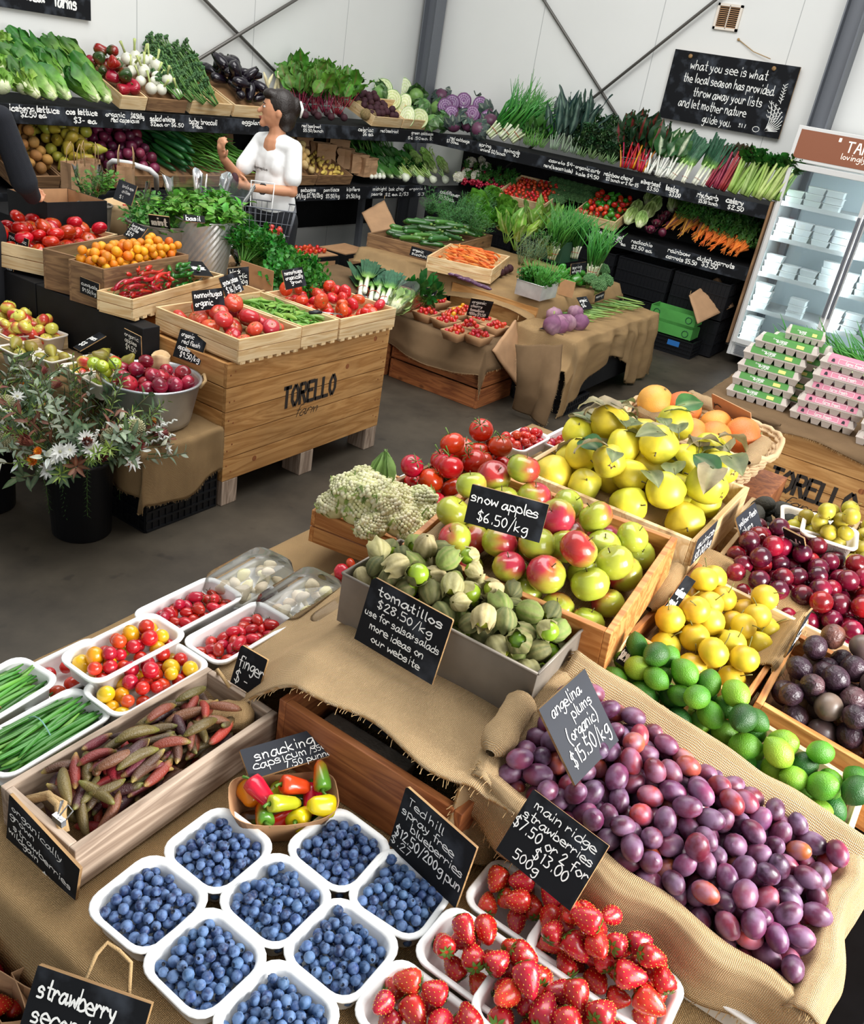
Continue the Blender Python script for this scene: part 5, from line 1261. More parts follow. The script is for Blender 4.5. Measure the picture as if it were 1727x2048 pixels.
# brown paper bags of seconds on the lower ledge
def paper_bag(M,W,D,H,label,handles=True,name='paper_bag',mat='kraft_bag',crump=.012,seed=0,group=None,open_=True):
 o=empty(name,M,label,'bag',group)
 mb=MB();n=6
 def pt(u,t):
  per=[(-W/2,-D/2),(W/2,-D/2),(W/2,D/2),(-W/2,D/2)]
  s=(u%1)*4;k=int(s)%4;f=s-int(s)
  x=per[k][0]*(1-f)+per[(k+1)%4][0]*f;y=per[k][1]*(1-f)+per[(k+1)%4][1]*f
  w_=NZ.noise(V((x*12+seed,y*12,t*4)))*crump*(.3+t)
  if abs(abs(x)-W/2)<1e-4:x-=math.copysign(D*.18*math.sin(PI*min(1,t))*(1-abs(2*y/D)),x)
  return V((x*(1+w_/.1*.3),y*(1+w_/.1),H*t))
 N=24;Rr_=8
 vs=[pt(k/N,j/Rr_)for j in range(Rr_+1)for k in range(N)]
 fs=[(j*N+k,j*N+(k+1)%N,(j+1)*N+(k+1)%N,(j+1)*N+k)for j in range(Rr_)for k in range(N)]+[tuple(reversed(range(N)))]
 mb.add(vs,fs);b=mb.build('body',mat,o,solid=.0015)
 if handles:
  for s_ in(-1,1):
   h_=MB();h_.tube([(-W*.2,s_*D/2,H*.93),(-W*.17,s_*D/2,H+.07),(0,s_*D/2.4,H+.11),(W*.17,s_*D/2,H+.07),(W*.2,s_*D/2,H*.93)],.003,6)
   h_.build('handle','string',o,smooth=True)
 return o
for i,(px_,py_,z,yw,W,D,H,lb)in enumerate(((60,1900,.42,20,.2,.12,.24,'crumpled brown paper bag of seconds at the table corner, far left'),(20,2000,.38,60,.2,.12,.22,'brown paper bag lying open behind the strawberry seconds board'),(150,1960,.45,-15,.18,.1,.2,'folded brown paper bag just under the burlap edge'))):
 q=at(px_,py_,z+H*.6);paper_bag(T(q.x,q.y,z)@RZ(yw)@RX(12),W,D,H,lb,False,crump=.03,seed=i)
plainbox('ledge_box',.14,.44,.35,1.1,0,.40,'black_paint','dark low box below the front table edge carrying the paper bags','crate')
q=at(10,1960,.6)
heap(T(q.x-.08,q.y-.06,.55),.16,.12,.017,16,P['strawberry'],'dark red strawberry peeping from the open paper bag at the left','strawberry','seconds strawberries in the paper bag',.0175,seed=160,orient='side',K=20)
# --- limes
c_,LM,LW,LD=crate3((1.37,-.14,.87),(1.545,-.14,.89),(1.37,.375,.955),.09,'pine','long narrow pine box of limes beside the plums',rows=2,th=.011)
liner(LM@T(.011,.011,0),LW-.022,LD-.022,lambda x,y:0,.02,'pine_y',c_)
heap(LM@T(.011,.011,0),LW-.045,LD-.022,.0248,64,P['lime'],'glossy green lime in the long narrow pine box','lime','limes in the pine box',.0285,floor=lambda x,y:.020+.018*math.sin(PI*min(1,max(0,x/LW))),seed=170,var=.12,K=60,sq=.92)
sign([(1229,1322),(1246,1334),(1262,1262)],[('limes',.1,.55,.3,.8,dict(pen=.14)),('$12.90',.1,.15,.25,.8,dict(pen=.14))],'narrow-looking blackboard for the limes wedged at the head of the lime box',.98,.975,th=.004)
# --- nashi pears
c_,NM,NW,ND=crate3(at(1490,1407,.955),at(1625,1215,.985),at(1276,1243,.985),.085,'orangewood','orange-brown crate of yellow nashi pears lined with burlap',rows=1,th=.012,gap=0)
liner(NM@T(.012,.012,0),NW-.024,ND-.024,mound(NW,ND,.02),.025,'burlap',c_)
heap(NM@T(.016,.016,0),NW*.78,ND-.03,.0305,29,P['nashi'],'round yellow nashi pear with a stalk in the burlap-lined crate','pear','nashi pears in the burlap-lined crate',.0325,floor=lambda x,y:.015+mound(NW*.8,ND,.02)(x,y),seed=181,orient='up',var=.08,K=60)
rim_drape('box_lining',NM,(NW-.03,-.01,.09),(NW-.03,ND+.01,.09),(-1,0,0),.08,.03,'burlap','burlap raised between the nashi pears and the dark red plums',31,.02,.012)
rim_drape('box_lining',NM,(.14,0.004,.085),(NW-.02,0.004,.085),(0,1,0),.04,.01,'burlap','burlap lining along the right rim of the nashi pear crate',32,.01,.006)
roll('burlap_fold',NM@V((.09,ND-.0,.095)),NM@V((.28,ND+.02,.11)),.024,'burlap','bunched burlap at the back corner of the nashi pear crate',seed=19)
sign([(1311,1238),(1330,1250),(1372,1150)],[('nashi pears',.1,.6,.16,.8,dict(pen=.14)),('$9.90/kg',.1,.3,.16,.8,dict(pen=.14))],'blackboard seen almost edge-on beside the nashi pear crate',1.0,.99,th=.004)
sign([(1379,1133),(1421,1090),(1394,1080)],[('quince',.1,.55,.3,.8,dict(pen=.12)),('$8.00/kg',.1,.12,.3,.8,dict(pen=.12))],'dark board reading quince clipped at the corner of the quince crate',1.03,1.03,th=.004,mat='navy_board')
sign([(1490,1104),(1528,1068),(1470,1037)],[('yellow-flesh',.05,.70,.17,.88,dict(pen=.12)),('plums',.12,.46,.17,.5,dict(pen=.12)),('$15.50/kg',.06,.14,.22,.9,dict(pen=.1))],'slate grey board reading yellow-flesh plums, standing in the dark red plums',1.03,1.03,th=.004,mat='navy_board')
sign([(1569,1316),(1583,1300),(1612,1232)],[('passionfruit',.1,.6,.16,.8,dict(pen=.14)),('3 for $2',.1,.3,.16,.8,dict(pen=.14))],'blackboard seen edge-on between the nashi pears and the passionfruit',.99,.99,th=.004)
plainbox('support_crate',1.38,1.56,-.08,.34,.76,.845,'black_paint','dark support box standing under the lime and nashi crates','crate')
# --- passionfruit, two stacked crates
for i,dz in enumerate((0,-.075)):
 c_,FM,FW,FD=crate3(V((1.55,-.36,.905+dz)),V((1.83,-.36,.935+dz)),V((1.55,.095,.955+dz)),.065,'orangewood',('orange-brown crate of passionfruit, topmost of two','lower orange-brown crate under the passionfruit')[i],rows=1,th=.014,gap=0)
 if i==0:
  liner(FM@T(.014,.014,0),FW-.028,FD-.028,lambda x,y:0,.016,'kraft_dark',c_)
  heap(FM@T(.014,.014,0),FW-.028,FD-.028,.0255,88,P['passion'],'wrinkled dark purple passionfruit in the orange-brown crate','passionfruit','passionfruit in the crate',.0285,floor=lambda x,y:.018,seed=190,var=.1,K=60)
plainbox('support_crate',1.60,1.84,-.34,-.17,0,.79,'black_paint','dark support box standing under the passionfruit crates','crate')
# --- dark red plums
c_,RM,RW_,RD=crate3(V((1.86,-.26,.965)),V((2.22,-.26,.99)),V((1.86,.325,1.005)),.09,'pine','pine crate of large dark red plums',rows=1,th=.012,gap=0)
heap(RM@T(.012,.012,0),RW_-.024,RD-.024,.0240,132,P['red_plum'],'large shiny dark red plum in the pine crate','plum','dark red plums in the pine crate',.0285,floor=lambda x,y:.03+mound(RW_,RD,.03)(x,y),seed=200,var=.08,K=60)
liner(RM@T(.012,.012,0),RW_-.024,RD-.024,mound(RW_,RD,.025),.03,'kraft_dark',c_)
plainbox('support_crate',1.90,2.20,-.08,.28,.76,.875,'black_paint','dark support box standing under the dark red plums','crate')
# --- small green-yellow pears, with a pulp punnet standing on them
c_,GM,GW,GD=crate3(V((2.24,-.30,.945)),V((2.62,-.30,.955)),V((2.24,.10,.97)),.08,'pine','pine crate of small yellow-green pears behind the dark red plums',rows=1,gap=0)
heap(GM@T(.01,.01,0),GW-.02,GD-.02,.024,84,P['tiny_pear'],'small yellow-green speckled pear in the crate behind the dark plums','pear','small pears in the back crate',.024,floor=lambda x,y:.03,seed=210,var=.1,K=50)
liner(GM@T(.012,.012,0),GW-.024,GD-.024,lambda x,y:0,.03,'kraft_dark',c_)
PU=tray_mesh('pulp_punnet',.135,.135,.075,.02,'pulp_white',taper=.72)
for i,(px_,py_,z)in enumerate(((1657,1066,.995),(1632,1062,.985))):
 q=at(px_,py_,z+.07);yw=8 if i==0 else 14
 if i==1:q=q+V((.03,.03,0))
 tray(PU,q.x,q.y,z,yw,('cream pulp punnet of small yellow pears standing on the pear crate','cream pulp punnet mostly hidden behind another one on the pear crate')[i],None,'pulp_punnet','punnet')
 heap(T(q.x,q.y,z+.02)@RZ(yw)@T(-.052,-.052,0),.104,.104,.0215,12 if i==0 else 5,P['tiny_pear'],'small yellow pear in the cream pulp punnets','pear','small pears in pulp punnets',.024,floor=lambda x,y:.01,seed=220+i)
sign([(1575,1108),(1616,1130),(1564,1055)],[('nashi',.1,.5,.32,.7,dict(pen=.14)),('$6 kg',.1,.1,.28,.7,dict(pen=.14))],'small blackboard starting with nashi, beside the pulp punnet of pears',1.0,1.0,th=.004)
# --- avocados
c_,VM,VW,VD=crate3(V((2.22,.20,.985)),V((2.48,.20,.985)),V((2.22,.375,.985)),.08,'pine','small pine crate of dark avocados',rows=1,gap=0)
heap(VM@T(.01,.01,0),VW-.02,VD-.02,.030,15,P['avocado'],'dark knobbly avocado in the small pine crate','avocado','avocados in the small crate',.036,floor=lambda x,y:.02,seed=230,orient='side',K=40)
plainbox('support_crate',2.24,2.58,-.08,.36,.76,.86,'black_paint','dark support box standing under the avocado and small pear crates','crate')
# ================================================================== MORE PROTOTYPES (greens)
def bunch(name,ns,L,r0,r1,spread,scol,lfn,tie=None,base=.012,smat='satin',lmat='leaf',seed=0,curve=.15,seg=5,flat=1.0):
 """stalks growing along +z from the origin, each ending in leaves; lfn(mb, p, d, rnd, i) adds them"""
 rnd=random.Random(seed);st=MB();lf=MB()
 for i in range(ns):
  a=i*2.4+rnd.uniform(-.3,.3);rr_=math.sqrt((i+.5)/ns)
  b=V((math.cos(a),math.sin(a),0))*base*rr_
  d=(V((0,0,1))+V((math.cos(a),math.sin(a),0))*spread*rr_*rnd.uniform(.6,1.3)).normalized()
  l=L*rnd.uniform(.85,1.1);pts=[];rs=[]
  o=V((math.cos(a),math.sin(a),0))*curve*rr_
  for k in range(seg+1):
   t=k/seg;pts.append(b+d*l*t+o*l*t*t);rs.append(r0*(1-t)+r1*t)
  c=scol if not isinstance(scol,list)else scol[i%len(scol)]
  st.tube(pts,rs,6,col=c,flat=flat)
  dd=(pts[-1]-pts[-2]).normalized()
  lfn(lf,pts,dd,rnd,i)
 ch=[('leaves',lf.mesh('leaves',lmat))]if lf.v else[]
 if tie:
  tb=MB();tb.tube([(math.cos(k*.628)*base*1.25,math.sin(k*.628)*base*1.25,L*tie[0])for k in range(11)],.0022,4);ch.append(('rubber_band',tb.mesh('rubber_band',tie[1])))
 return(name,st.mesh(name,smat),ch)
def L_one(L,W,c,mid=None,ruf=.03,bend=.5,fold=.25,nl=6,nw=2,var=.2,down=0):
 def f(mb,pts,d,rnd,i):
  n=V((rnd.uniform(-1,1),rnd.uniform(-1,1),.2));s=rnd.uniform(.8,1.2)
  cc=[x*rnd.uniform(1-var,1+var)for x in c]
  mb.leaf(pts[-1]-d*L*down,d,n,L*s,W*s,bend=bend*rnd.uniform(.2,1.4),fold=fold,ruf=ruf,nl=nl,nw=nw,col=tuple(cc),mid=mid)
 return f
def L_many(n,L,W,c,t0=.35,ruf=0,bend=.4,mid=None,nl=3,nw=1,sp=1.0,var=.25):
 def f(mb,pts,d,rnd,i):
  for k in range(n):
   t=t0+(1-t0)*(k+rnd.random())/n;s=t*(len(pts)-1);j=min(int(s),len(pts)-2);p=V(pts[j]).lerp(V(pts[j+1]),s-j)
   a=rnd.uniform(0,6.28);q=(d*.6+V((math.cos(a),math.sin(a),rnd.uniform(-.2,.5)))*sp).normalized()
   cc=tuple(x*rnd.uniform(1-var,1+var)for x in c);z=rnd.uniform(.7,1.2)
   mb.leaf(p,q,V((rnd.uniform(-.5,.5),rnd.uniform(-.5,.5),1)),L*z,W*z,bend=bend,fold=.2,ruf=ruf,nl=nl,nw=nw,col=cc,mid=mid)
 return f
G1,G2,G3,G4=C('#3f7a26'),C('#2c5f22'),C('#5f9a34'),C('#25482a')
P['herb']=[bunch('basil_bunch',14,.16,.002,.0015,.5,C('#6f9a3f'),L_many(7,.05,.032,C('#5a9a34'),.55,nl=4,nw=2,bend=.8),seed=s)for s in(1,2)]
P['mint']=[bunch('mint_bunch',14,.13,.002,.001,.9,C('#5f8a3f'),L_many(9,.035,.02,C('#4c8a30'),.3),seed=3)]
P['parsley']=[bunch('parsley_bunch',22,.15,.002,.001,.55,C('#4f8a33'),L_many(12,.026,.022,C('#2f7a20'),.45,ruf=.1,sp=1.3),base=.02,seed=s)for s in(4,5)]
P['dill']=[bunch('dill_bunch',22,.2,.0018,.0008,.5,C('#4f7f3f'),L_many(26,.035,.0035,C('#3f7a38'),.2,nl=2,sp=1.2),base=.015,seed=s)for s in(6,7)]
P['rosemary']=[bunch('rosemary_bunch',14,.2,.0022,.001,.5,C('#6a7a4f'),L_many(30,.022,.003,C('#5f7f5a'),.15,nl=2,sp=1.2),base=.02,seed=8)]
P['chive']=[bunch('chive_bunch',60,.2,.0018,.0012,.35,[C('#3f8a30'),C('#4f9a3a')],lambda*a:None,base=.02,seed=9)]
P['spring_onion']=[bunch('spring_onion_bunch',14,.10,.007,.006,.06,[C('#e6ead2'),C('#cfdcb0')],lambda mb,pts,d,rnd,i:[mb.tube([pts[-1],pts[-1]+d*.12+V((rnd.uniform(-.03,.03),rnd.uniform(-.03,.03),0)),pts[-1]+d*.28+V((rnd.uniform(-.09,.09),rnd.uniform(-.09,.09),rnd.uniform(-.05,0)))],[.006,.005,.001],5,col=mixc(C('#4f9a3c'),C('#2f7a30'),rnd.random()))for _ in range(3)],(.5,'red_band'),base=.03,seed=s,lmat='satin')for s in(10,11)]
def leek_leaf(mb,pts,d,rnd,i):
 for k in range(7):
  a=(k-3)*.085;sd=V((1,0,0));q=(d+sd*a+V((0,rnd.uniform(-.08,.08),0))).normalized()
  mb.leaf(pts[-1]-d*.03+V((a*.05,0,0)),q,(0,1,.1),rnd.uniform(.26,.35),.045,bend=rnd.uniform(-.08,.2),fold=.5,nl=6,nw=1,col=lambda t,u:mixc(C('#8fbf5a'),C('#3f6f50'),sstep(0,.35,t)),shape=lambda t:1-.5*t*t)
P['leek']=[bunch('leek_bunch',3,.26,.015,.014,.06,[C('#eef0dd')],leek_leaf,(.25,'red_band'),base=.03,seed=s,curve=0)for s in(12,13)]
for pr in P['leek']:
 me=pr[1];ca=me.color_attributes['Col']
 for i,v in enumerate(me.vertices):
  t=sstep(.12,.26,v.co.z);ca.data[i].color=(*mixc(C('#eef0dd'),C('#9fc864'),t),1)
P['celery']=[bunch('celery_bunch',12,.26,.013,.007,.16,[C('#a9c66a'),C('#94b85a'),C('#b8d080')],L_many(7,.06,.05,C('#2f6a24'),.8,ruf=.12,nl=4,nw=2),base=.028,seed=s,curve=.05)for s in(14,15)]
P['rhubarb']=[bunch('rhubarb_bunch',9,.3,.010,.008,.1,[C('#8f2a3a'),C('#6f1f30'),C('#a03a48')],L_one(.08,.06,C('#4a3a28')),base=.03,seed=16,curve=0)]
P['silverbeet']=[bunch('silverbeet_bunch',7,.2,.011,.007,.2,[C('#eef0e6')],L_one(.24,.15,C('#2a5a24'),C('#cfd8b8'),.10,nl=9,nw=3),(.4,'elastic_band'),base=.03,seed=s)for s in(17,18)]
P['chard']=[bunch('rainbow_chard_bunch',9,.18,.008,.005,.25,[C('#c01f2f'),C('#c8331f'),C('#b01a3f'),C('#d9901f')],L_one(.2,.13,C('#26482a'),C('#8f2a2a'),.10,nl=9,nw=3),(.4,'elastic_band'),base=.03,seed=19)]
P['beet_bunch']=[bunch('beetroot_bunch',13,.15,.005,.003,.45,[C('#7a1a34'),C('#8f2038')],L_one(.17,.11,C('#5a8f34'),C('#7a7a3f'),.12,nl=8,nw=4,bend=.9),(.3,'elastic_band'),base=.035,seed=s)for s in(20,21)]
P['kale']=[bunch('curly_kale_bunch',13,.24,.005,.003,.55,C('#7f9f6a'),L_many(24,.045,.05,C('#42683f'),.25,ruf=.28,bend=1.2,nl=4,nw=2,sp=1.3,var=.3),base=.03,seed=s)for s in(22,23)]
P['cavolo']=[bunch('cavolo_nero_bunch',9,.12,.005,.004,.3,C('#8fa58a'),L_one(.26,.065,C('#22403a'),C('#6f8a78'),.10,nl=12,nw=2,var=.15),base=.03,seed=s)for s in(24,25)]
P['spinach']=[bunch('spinach_bunch',14,.12,.003,.002,.4,C('#5f9a3f'),L_one(.1,.06,C('#2f6f26'),None,.04),base=.03,seed=26)]
P['broccolini']=[bunch('broccolini_bunch',9,.17,.005,.005,.2,C('#5f8a44'),lambda mb,pts,d,rnd,i:([mb.ell(pts[-1]+V((rnd.uniform(-.016,.016),rnd.uniform(-.016,.016),rnd.uniform(-.006,.014))),rnd.uniform(.006,.010),6,4,col=mixc(C('#3a5f34'),C('#52784a'),rnd.random()))for _ in range(12)],mb.leaf(pts[2],d+V((rnd.uniform(-1,1),rnd.uniform(-1,1),0)),(0,0,1),.07,.03,nl=3,nw=1,col=C('#3a6a30'))),base=.02,seed=s,lmat='rough_veg')for s in(27,28)]
P['fennel']=[('fennel_bulb',(lambda m:(m.lathe([(.01,-.04),(.035,-.03),(.045,0),(.03,.035),(.018,.05)],14,col=C('#e3ead2'),mod=lambda a,t,r,z:(r*(1+.08*math.cos(6*a)),z)),[m.tube([(0,0,.03),(.03*math.cos(k),.03*math.sin(k),.12)],[.011,.006],6,col=C('#a8c880'))for k in range(5)],m.mesh('fennel_bulb','satin'))[2])(MB()),[])]
P['dutch']=[bunch('dutch_carrot_bunch',14,-.15,.009,.002,.35,[C('#e0762c'),C('#d96a22')],lambda*a:None,base=.03,seed=s,smat='matte',curve=0)for s in(29,30)]
def add_tops(pr,col=C('#3f7a30'),L=.16,n=16,seed=1):
 rnd=random.Random(seed);mb=MB()
 f=L_many(14,.03,.012,col,.25,ruf=.1,sp=1.2)
 for i in range(n):
  a=rnd.uniform(0,6.28);d=V((math.cos(a)*.4,math.sin(a)*.4,1)).normalized()
  pts=[V((math.cos(a)*.01,math.sin(a)*.01,0))+d*L*k/3 for k in range(4)]
  mb.tube(pts,.0015,4,col=mixc(col,C('#7fae4f'),.4));f(mb,pts,d,rnd,i)
 return(pr[0],pr[1],pr[2]+[('leafy_tops',mb.mesh('leafy_tops','leaf'))])
P['dutch']=[add_tops(p,seed=k)for k,p in enumerate(P['dutch'])]
P['rainbow_carrot']=[add_tops(bunch('rainbow_carrot_bunch',12,-.16,.009,.002,.35,[C('#c8862c'),C('#b06a2a'),C('#7a4a3a'),C('#d9983f')],lambda*a:None,base=.03,seed=31,smat='matte',curve=0),seed=9)]
P['radish']=[add_tops(('radish_bunch',(lambda m:([m.ell((.03*math.cos(k*2.4)*math.sqrt(k/12),.03*math.sin(k*2.4)*math.sqrt(k/12),-.015-.008*(k%3)),(.012,.012,.014),8,6,col=C('#b31f42'))for k in range(12)],m.mesh('radish_bunch','gloss'))[1])(MB()),[]),L=.06,n=6,seed=4)]
def head(name,L,W,n,cols,mid,ruf,nl=7,nw=3,core=C('#e6edc0'),seed=0,open_=.5,mat='leaf'):
 """lettuce-like head growing along +z: overlapping upright leaves round a pale heart"""
 rnd=random.Random(seed);lf=MB();st=MB()
 st.lathe([(W*.12,0),(W*.26,L*.10),(W*.30,L*.3),(W*.22,L*.55),(.001,L*.8)],10,col=core)
 for i in range(n):
  t=i/n;a=i*2.4;o=V((math.cos(a),math.sin(a),0));rad=W*(.10+.22*t)
  s=rnd.uniform(.9,1.1)*(1-.1*t)
  lf.leaf(o*rad*.5,(o*(.12+open_*t)+V((0,0,1))),-o,L*s,W*(.75+.3*t),bend=-.5-.2*t+rnd.uniform(-.1,.3),fold=.55,ruf=ruf*(.4+t),nl=nl,nw=nw,mid=None,shape=lambda q:min(1,.35+q*1.6)*(1 if q<.8 else 1-(q-.8)*3.2),
col=lambda q,u,k_=rnd.uniform(.9,1.1):mixc(mid,mixc(cols[0],cols[1],sstep(.3,.9,q)),sstep(.12,.55,q+u*.35)))
 return(name,st.mesh(name,'satin'),[('outer_leaves',lf.mesh('outer_leaves',mat))])
P['cos']=[head('cos_lettuce',.26,.12,13,(C('#7fb044'),C('#346f24')),C('#dfe9b0'),.07,nl=10,nw=4,seed=s)for s in(1,2,3)]
P['iceberg']=[head('iceberg_lettuce',.13,.17,14,(C('#9cc458'),C('#7fae48')),C('#e0ebb8'),.06,seed=4,open_=.3)]
P['butter']=[head('green_lettuce',.16,.15,16,(C('#6fb038'),C('#5a9c30')),C('#a8cc60'),.10,seed=s,open_=.9,nl=8,nw=4)for s in(5,6)]
P['bokchoy']=[head('bok_choy',.2,.08,8,(C('#4f8a34'),C('#3a7a2c')),C('#eaf0d6'),.02,seed=7,open_=.35)]
P['wombok']=[head('wombok',.26,.13,14,(C('#b8d080'),C('#8fb858')),C('#eef2dc'),.07,seed=8,open_=.25)]
P['sugarloaf']=[head('sugarloaf_cabbage',.17,.13,12,(C('#c3d890'),C('#a9c878')),C('#dfe9bc'),.02,seed=9,open_=.12)]
def cabbage(name,R_,c1,c2,outer,seed=0,ruf=.04):
 rnd=random.Random(seed);st=MB();lf=MB()
 st.ell((0,0,0),(R_,R_,R_*.92),18,12,col=lambda q:mixc(C(c1),C(c2),.5+.5*NZ.noise(q*3)),mod=lambda q:1+.03*NZ.noise(q*4))
 for i in range(9):
  a=i*.7;o=V((math.cos(a),math.sin(a),0))
  lf.leaf(o*R_*.4+V((0,0,-R_*.8)),o*.9+V((0,0,.5)),-o+V((0,0,.4)),R_*1.9,R_*1.5,bend=-1.3+rnd.uniform(0,.6),fold=.2,ruf=ruf,nl=7,nw=3,col=tuple(x*rnd.uniform(.85,1.15)for x in C(outer)),mid=mixc(C(outer),(.6,.7,.5),.4))
 return(name,st.mesh(name,'satin'),[('outer_leaves',lf.mesh('outer_leaves','leaf'))])
P['cabbage']=[cabbage('green_cabbage',.085,'#7fa85a','#5f8f48','#4f7a44')]
P['red_cabbage']=[cabbage('red_cabbage',.085,'#5a3048','#6f4460','#4a5a54',3)]
def half_cab(name,R_,rim,ins,core,sx=1.0):
 mb=MB();n=24
 mb.ell((0,0,0),(R_*sx,R_,R_),n,12,col=C(rim),mod=lambda q:1+.02*math.sin(9*q.x))
 vs=[v for v in mb.v]
 mb.v=[(v[0],min(v[1],R_*.12),v[2])for v in vs]
 f=MB()
 for k in range(7):
  s=.94-k*.13
  pts=[(math.cos(a)*R_*s*sx,R_*.125+.0006*k,math.sin(a)*R_*s)for a in[2*PI*j/20 for j in range(20)]]
  f.add(pts,[tuple(range(20))],C(ins[k%2]))
 f.add([(-R_*.1,R_*.135,-R_*.95),(R_*.1,R_*.135,-R_*.95),(R_*.05,R_*.135,-R_*.1),(-R_*.05,R_*.135,-R_*.1)],[(0,1,2,3)],C(core))
 for k in range(6):
  a=R(30+k*24);f.tube([(0,R_*.13,-R_*.5+k*.002),(math.cos(a)*R_*.45,R_*.13,-R_*.3+math.sin(a)*R_*.5),(math.cos(a)*R_*.8*sx,R_*.13,math.sin(a)*R_*.8)],[.004,.0025,.001],4,col=C(core))
 return(name,mb.mesh(name,'satin'),[('cut_face',f.mesh('cut_face','satin'))])
P['half_green']=[half_cab('halved_cabbage',.075,'#8fb860',('#dfe8b8','#c8d894'),'#f2f4e0'),half_cab('halved_cabbage',.085,'#9fc070',('#e6edc8','#d3e0a8'),'#f2f4e0',.7)]
P['half_red']=[half_cab('halved_red_cabbage',.07,'#5f2a5a',('#7a4a80','#a884ac'),'#f0eaf0')]
P['radicchio']=[cabbage('radicchio',.05,'#6a1f38','#8f4058','#5a1a30',5),half_cab('radicchio',.05,'#5a1a34',('#f0e6ea','#7a2a48'),'#f6f2f2')]
def brocc(k):
 rnd=random.Random(k);mb=MB();n=150
 for i in range(n):
  t=(i+.5)/n;ph=i*2.4;zc=1-t*1.1;h=math.sqrt(max(0,1-zc*zc));p=V((h*math.cos(ph),h*math.sin(ph),zc*.75))*.055*(1+.15*NZ.noise(V((h*math.cos(ph),h*math.sin(ph),zc))*3))
  mb.ell(p,rnd.uniform(.006,.009),5,4,col=mixc(C('#3f6a3a'),C('#5a8550'),rnd.random()))
 mb.ell((0,0,-.005),(.05,.05,.036),10,6,col=C('#345a30'))
 st=MB();st.tube([(0,0,-.08),(0,0,-.02)],[.016,.024],8,col=C('#8fae6a'))
 return('broccoli',mb.mesh('broccoli','rough_veg'),[('stalk',st.mesh('stalk','satin'))])
P['broccoli']=[brocc(1),brocc(2)]
P['cauli_head']=[(lambda pr:pr)(cauli_mesh(7,'cauliflower',.06,'#f2f0e2','#e6e4cc',170))]
P['parsnip']=[long_thing('horseradish_root',.3,.012,C('#d9cfa8'),'matte',.06,lambda t:1-.7*t,7,8)]
P['kipfler']=[long_thing('kipfler_potato',.09,.014,C('#d3b45a'),'matte',.1)]
P['small_white']=[fruit('baby_turnip',.02,.02,C('#eceede'),'satin')]
P['asparagus']=[long_thing('asparagus_spear',.2,.0055,lambda t:mixc(C('#8fae5a'),C('#4f7a34'),t),'satin',.02,lambda t:1.0 if t<.8 else 1.25-(t-.8)*3,6,8)]
P['garlic_eggplant']=[long_thing('slim_eggplant',.1,.012,C('#5a3a58'),'gloss',.15)]
P['walnut']=[fruit('walnut',.019,.021,C('#8f6a48'),'rough_veg',wrinkle(.09,5))]
def orient(p,d,roll_=0.0):
 d=V(d).normalized();q=d.to_track_quat('Z','Y').to_matrix().to_4x4()
 return T(*p)@q@MX.Rotation(roll_,4,'Z')
# ================================================================== LEFT DISPLAY
def bin_(M,w,d,label,zt=.69,textx=(.375,.37),seed=0,name='fruit_bin',trademark=True):
 """big timber fruit bin on blocks: front face on local y = 0"""
 o=empty(name,M,label,'bin')
 nb=5;z0=.125;bh=(zt-z0)/nb;t=.02
 for i in range(nb):
  z=z0+bh*(i+.5)
  for y,nm in((t/2,'front_board'),(d-t/2,'back_board')):
   b0=MB().box(w/2,y,z,w,t,bh-.005)
   for x in(.022,.05,w-.022,w-.05):
    if y<.1:b0.lathe([(.0045,0),(.0045,.001),(.0001,.0015)],8,M=T(x,0,z+.02*math.sin(i*9+x*80))@RX(90),mat=1)
   if y<.1 and i in(4,3,0):b0.lathe([(.014,0),(.014,.0006),(.0001,.0009)],12,M=T(.2+.21*i,0,z+.01)@RX(90),mat=1)
   b0.build(nm,['bin_x','redwood_z'],o,bevel=.002)
  for x in(t/2,w-t/2):MB().box(x,d/2,z,t,d-2*t-.001,bh-.005).build('side_board','bin_y',o,bevel=.002)
 MB().box(w/2,d/2,zt-.02,w-2*t,d-2*t,.012).build('lid_board','bin_x',o)
 for x in(.05,w/2,w-.05):
  for y in(.06,d-.06):MB().box(x,y,.0625,.095,.12,.125).build('foot_block','greywood_z',o,bevel=.003)
 if trademark:
  tb=MB();text(tb,'TORELLO',0,0,.098,textx[1],pen=.20,upper=True,jit=0,gap=1.9)
  tb.v=[(v[0]+textx[0],-.0012,v[1]+zt-.285)for v in tb.v]
  s2=MB();text(s2,'farm',0,0,.052,.17,pen=.08,slant=.5,jit=.1)
  s2.v=[(v[0]+textx[0]+.08,-.0012,v[1]+zt-.352)for v in s2.v]
  b_=len(tb.v);tb.v+=s2.v;tb.c+=s2.c;tb.m+=s2.m;tb.f+=[tuple(b_+i for i in f)for f in s2.f]
  lt=tb.build('lettering','stencil_black',o)
 return o
bin_(T(2.545,2.575,0),1.16,1.14,'large timber fruit bin stencilled with letters, standing under the light wooden tomato trays')
# trays along the front of the bin
def pine_tray(a,b,d,H,label,**k):
 return crate3(a,b,d,H,'pine',label,rows=2,th=.012,gap=.003,base_slats=True,**k)
c1,M1,W1,D1=pine_tray(V((2.575,2.545,.80)),V((2.965,2.545,.80)),V((2.575,3.07,.80)),.10,'pale pine tray of big ribbed pink tomatoes on the front of the stencilled bin')
liner(M1@T(.012,.012,0),W1-.024,D1-.024,lambda x,y:0,.014,'burlap',c1)
heap(M1@T(.01,.01,.01),W1-.02,D1-.02,.046,22,P['heirloom'],'big ribbed pinkish-red tomato in the front pine tray','tomato','ribbed tomatoes in the front pine tray',.046,floor=lambda x,y:.015,seed=301,orient='up',var=.15,K=40)
roll('burlap_corner',M1@V((W1-.10,.05,.09)),M1@V((W1-.02,.16,.10)),.02,'burlap','bunched burlap at the near right corner of the ribbed tomato tray',seed=41)
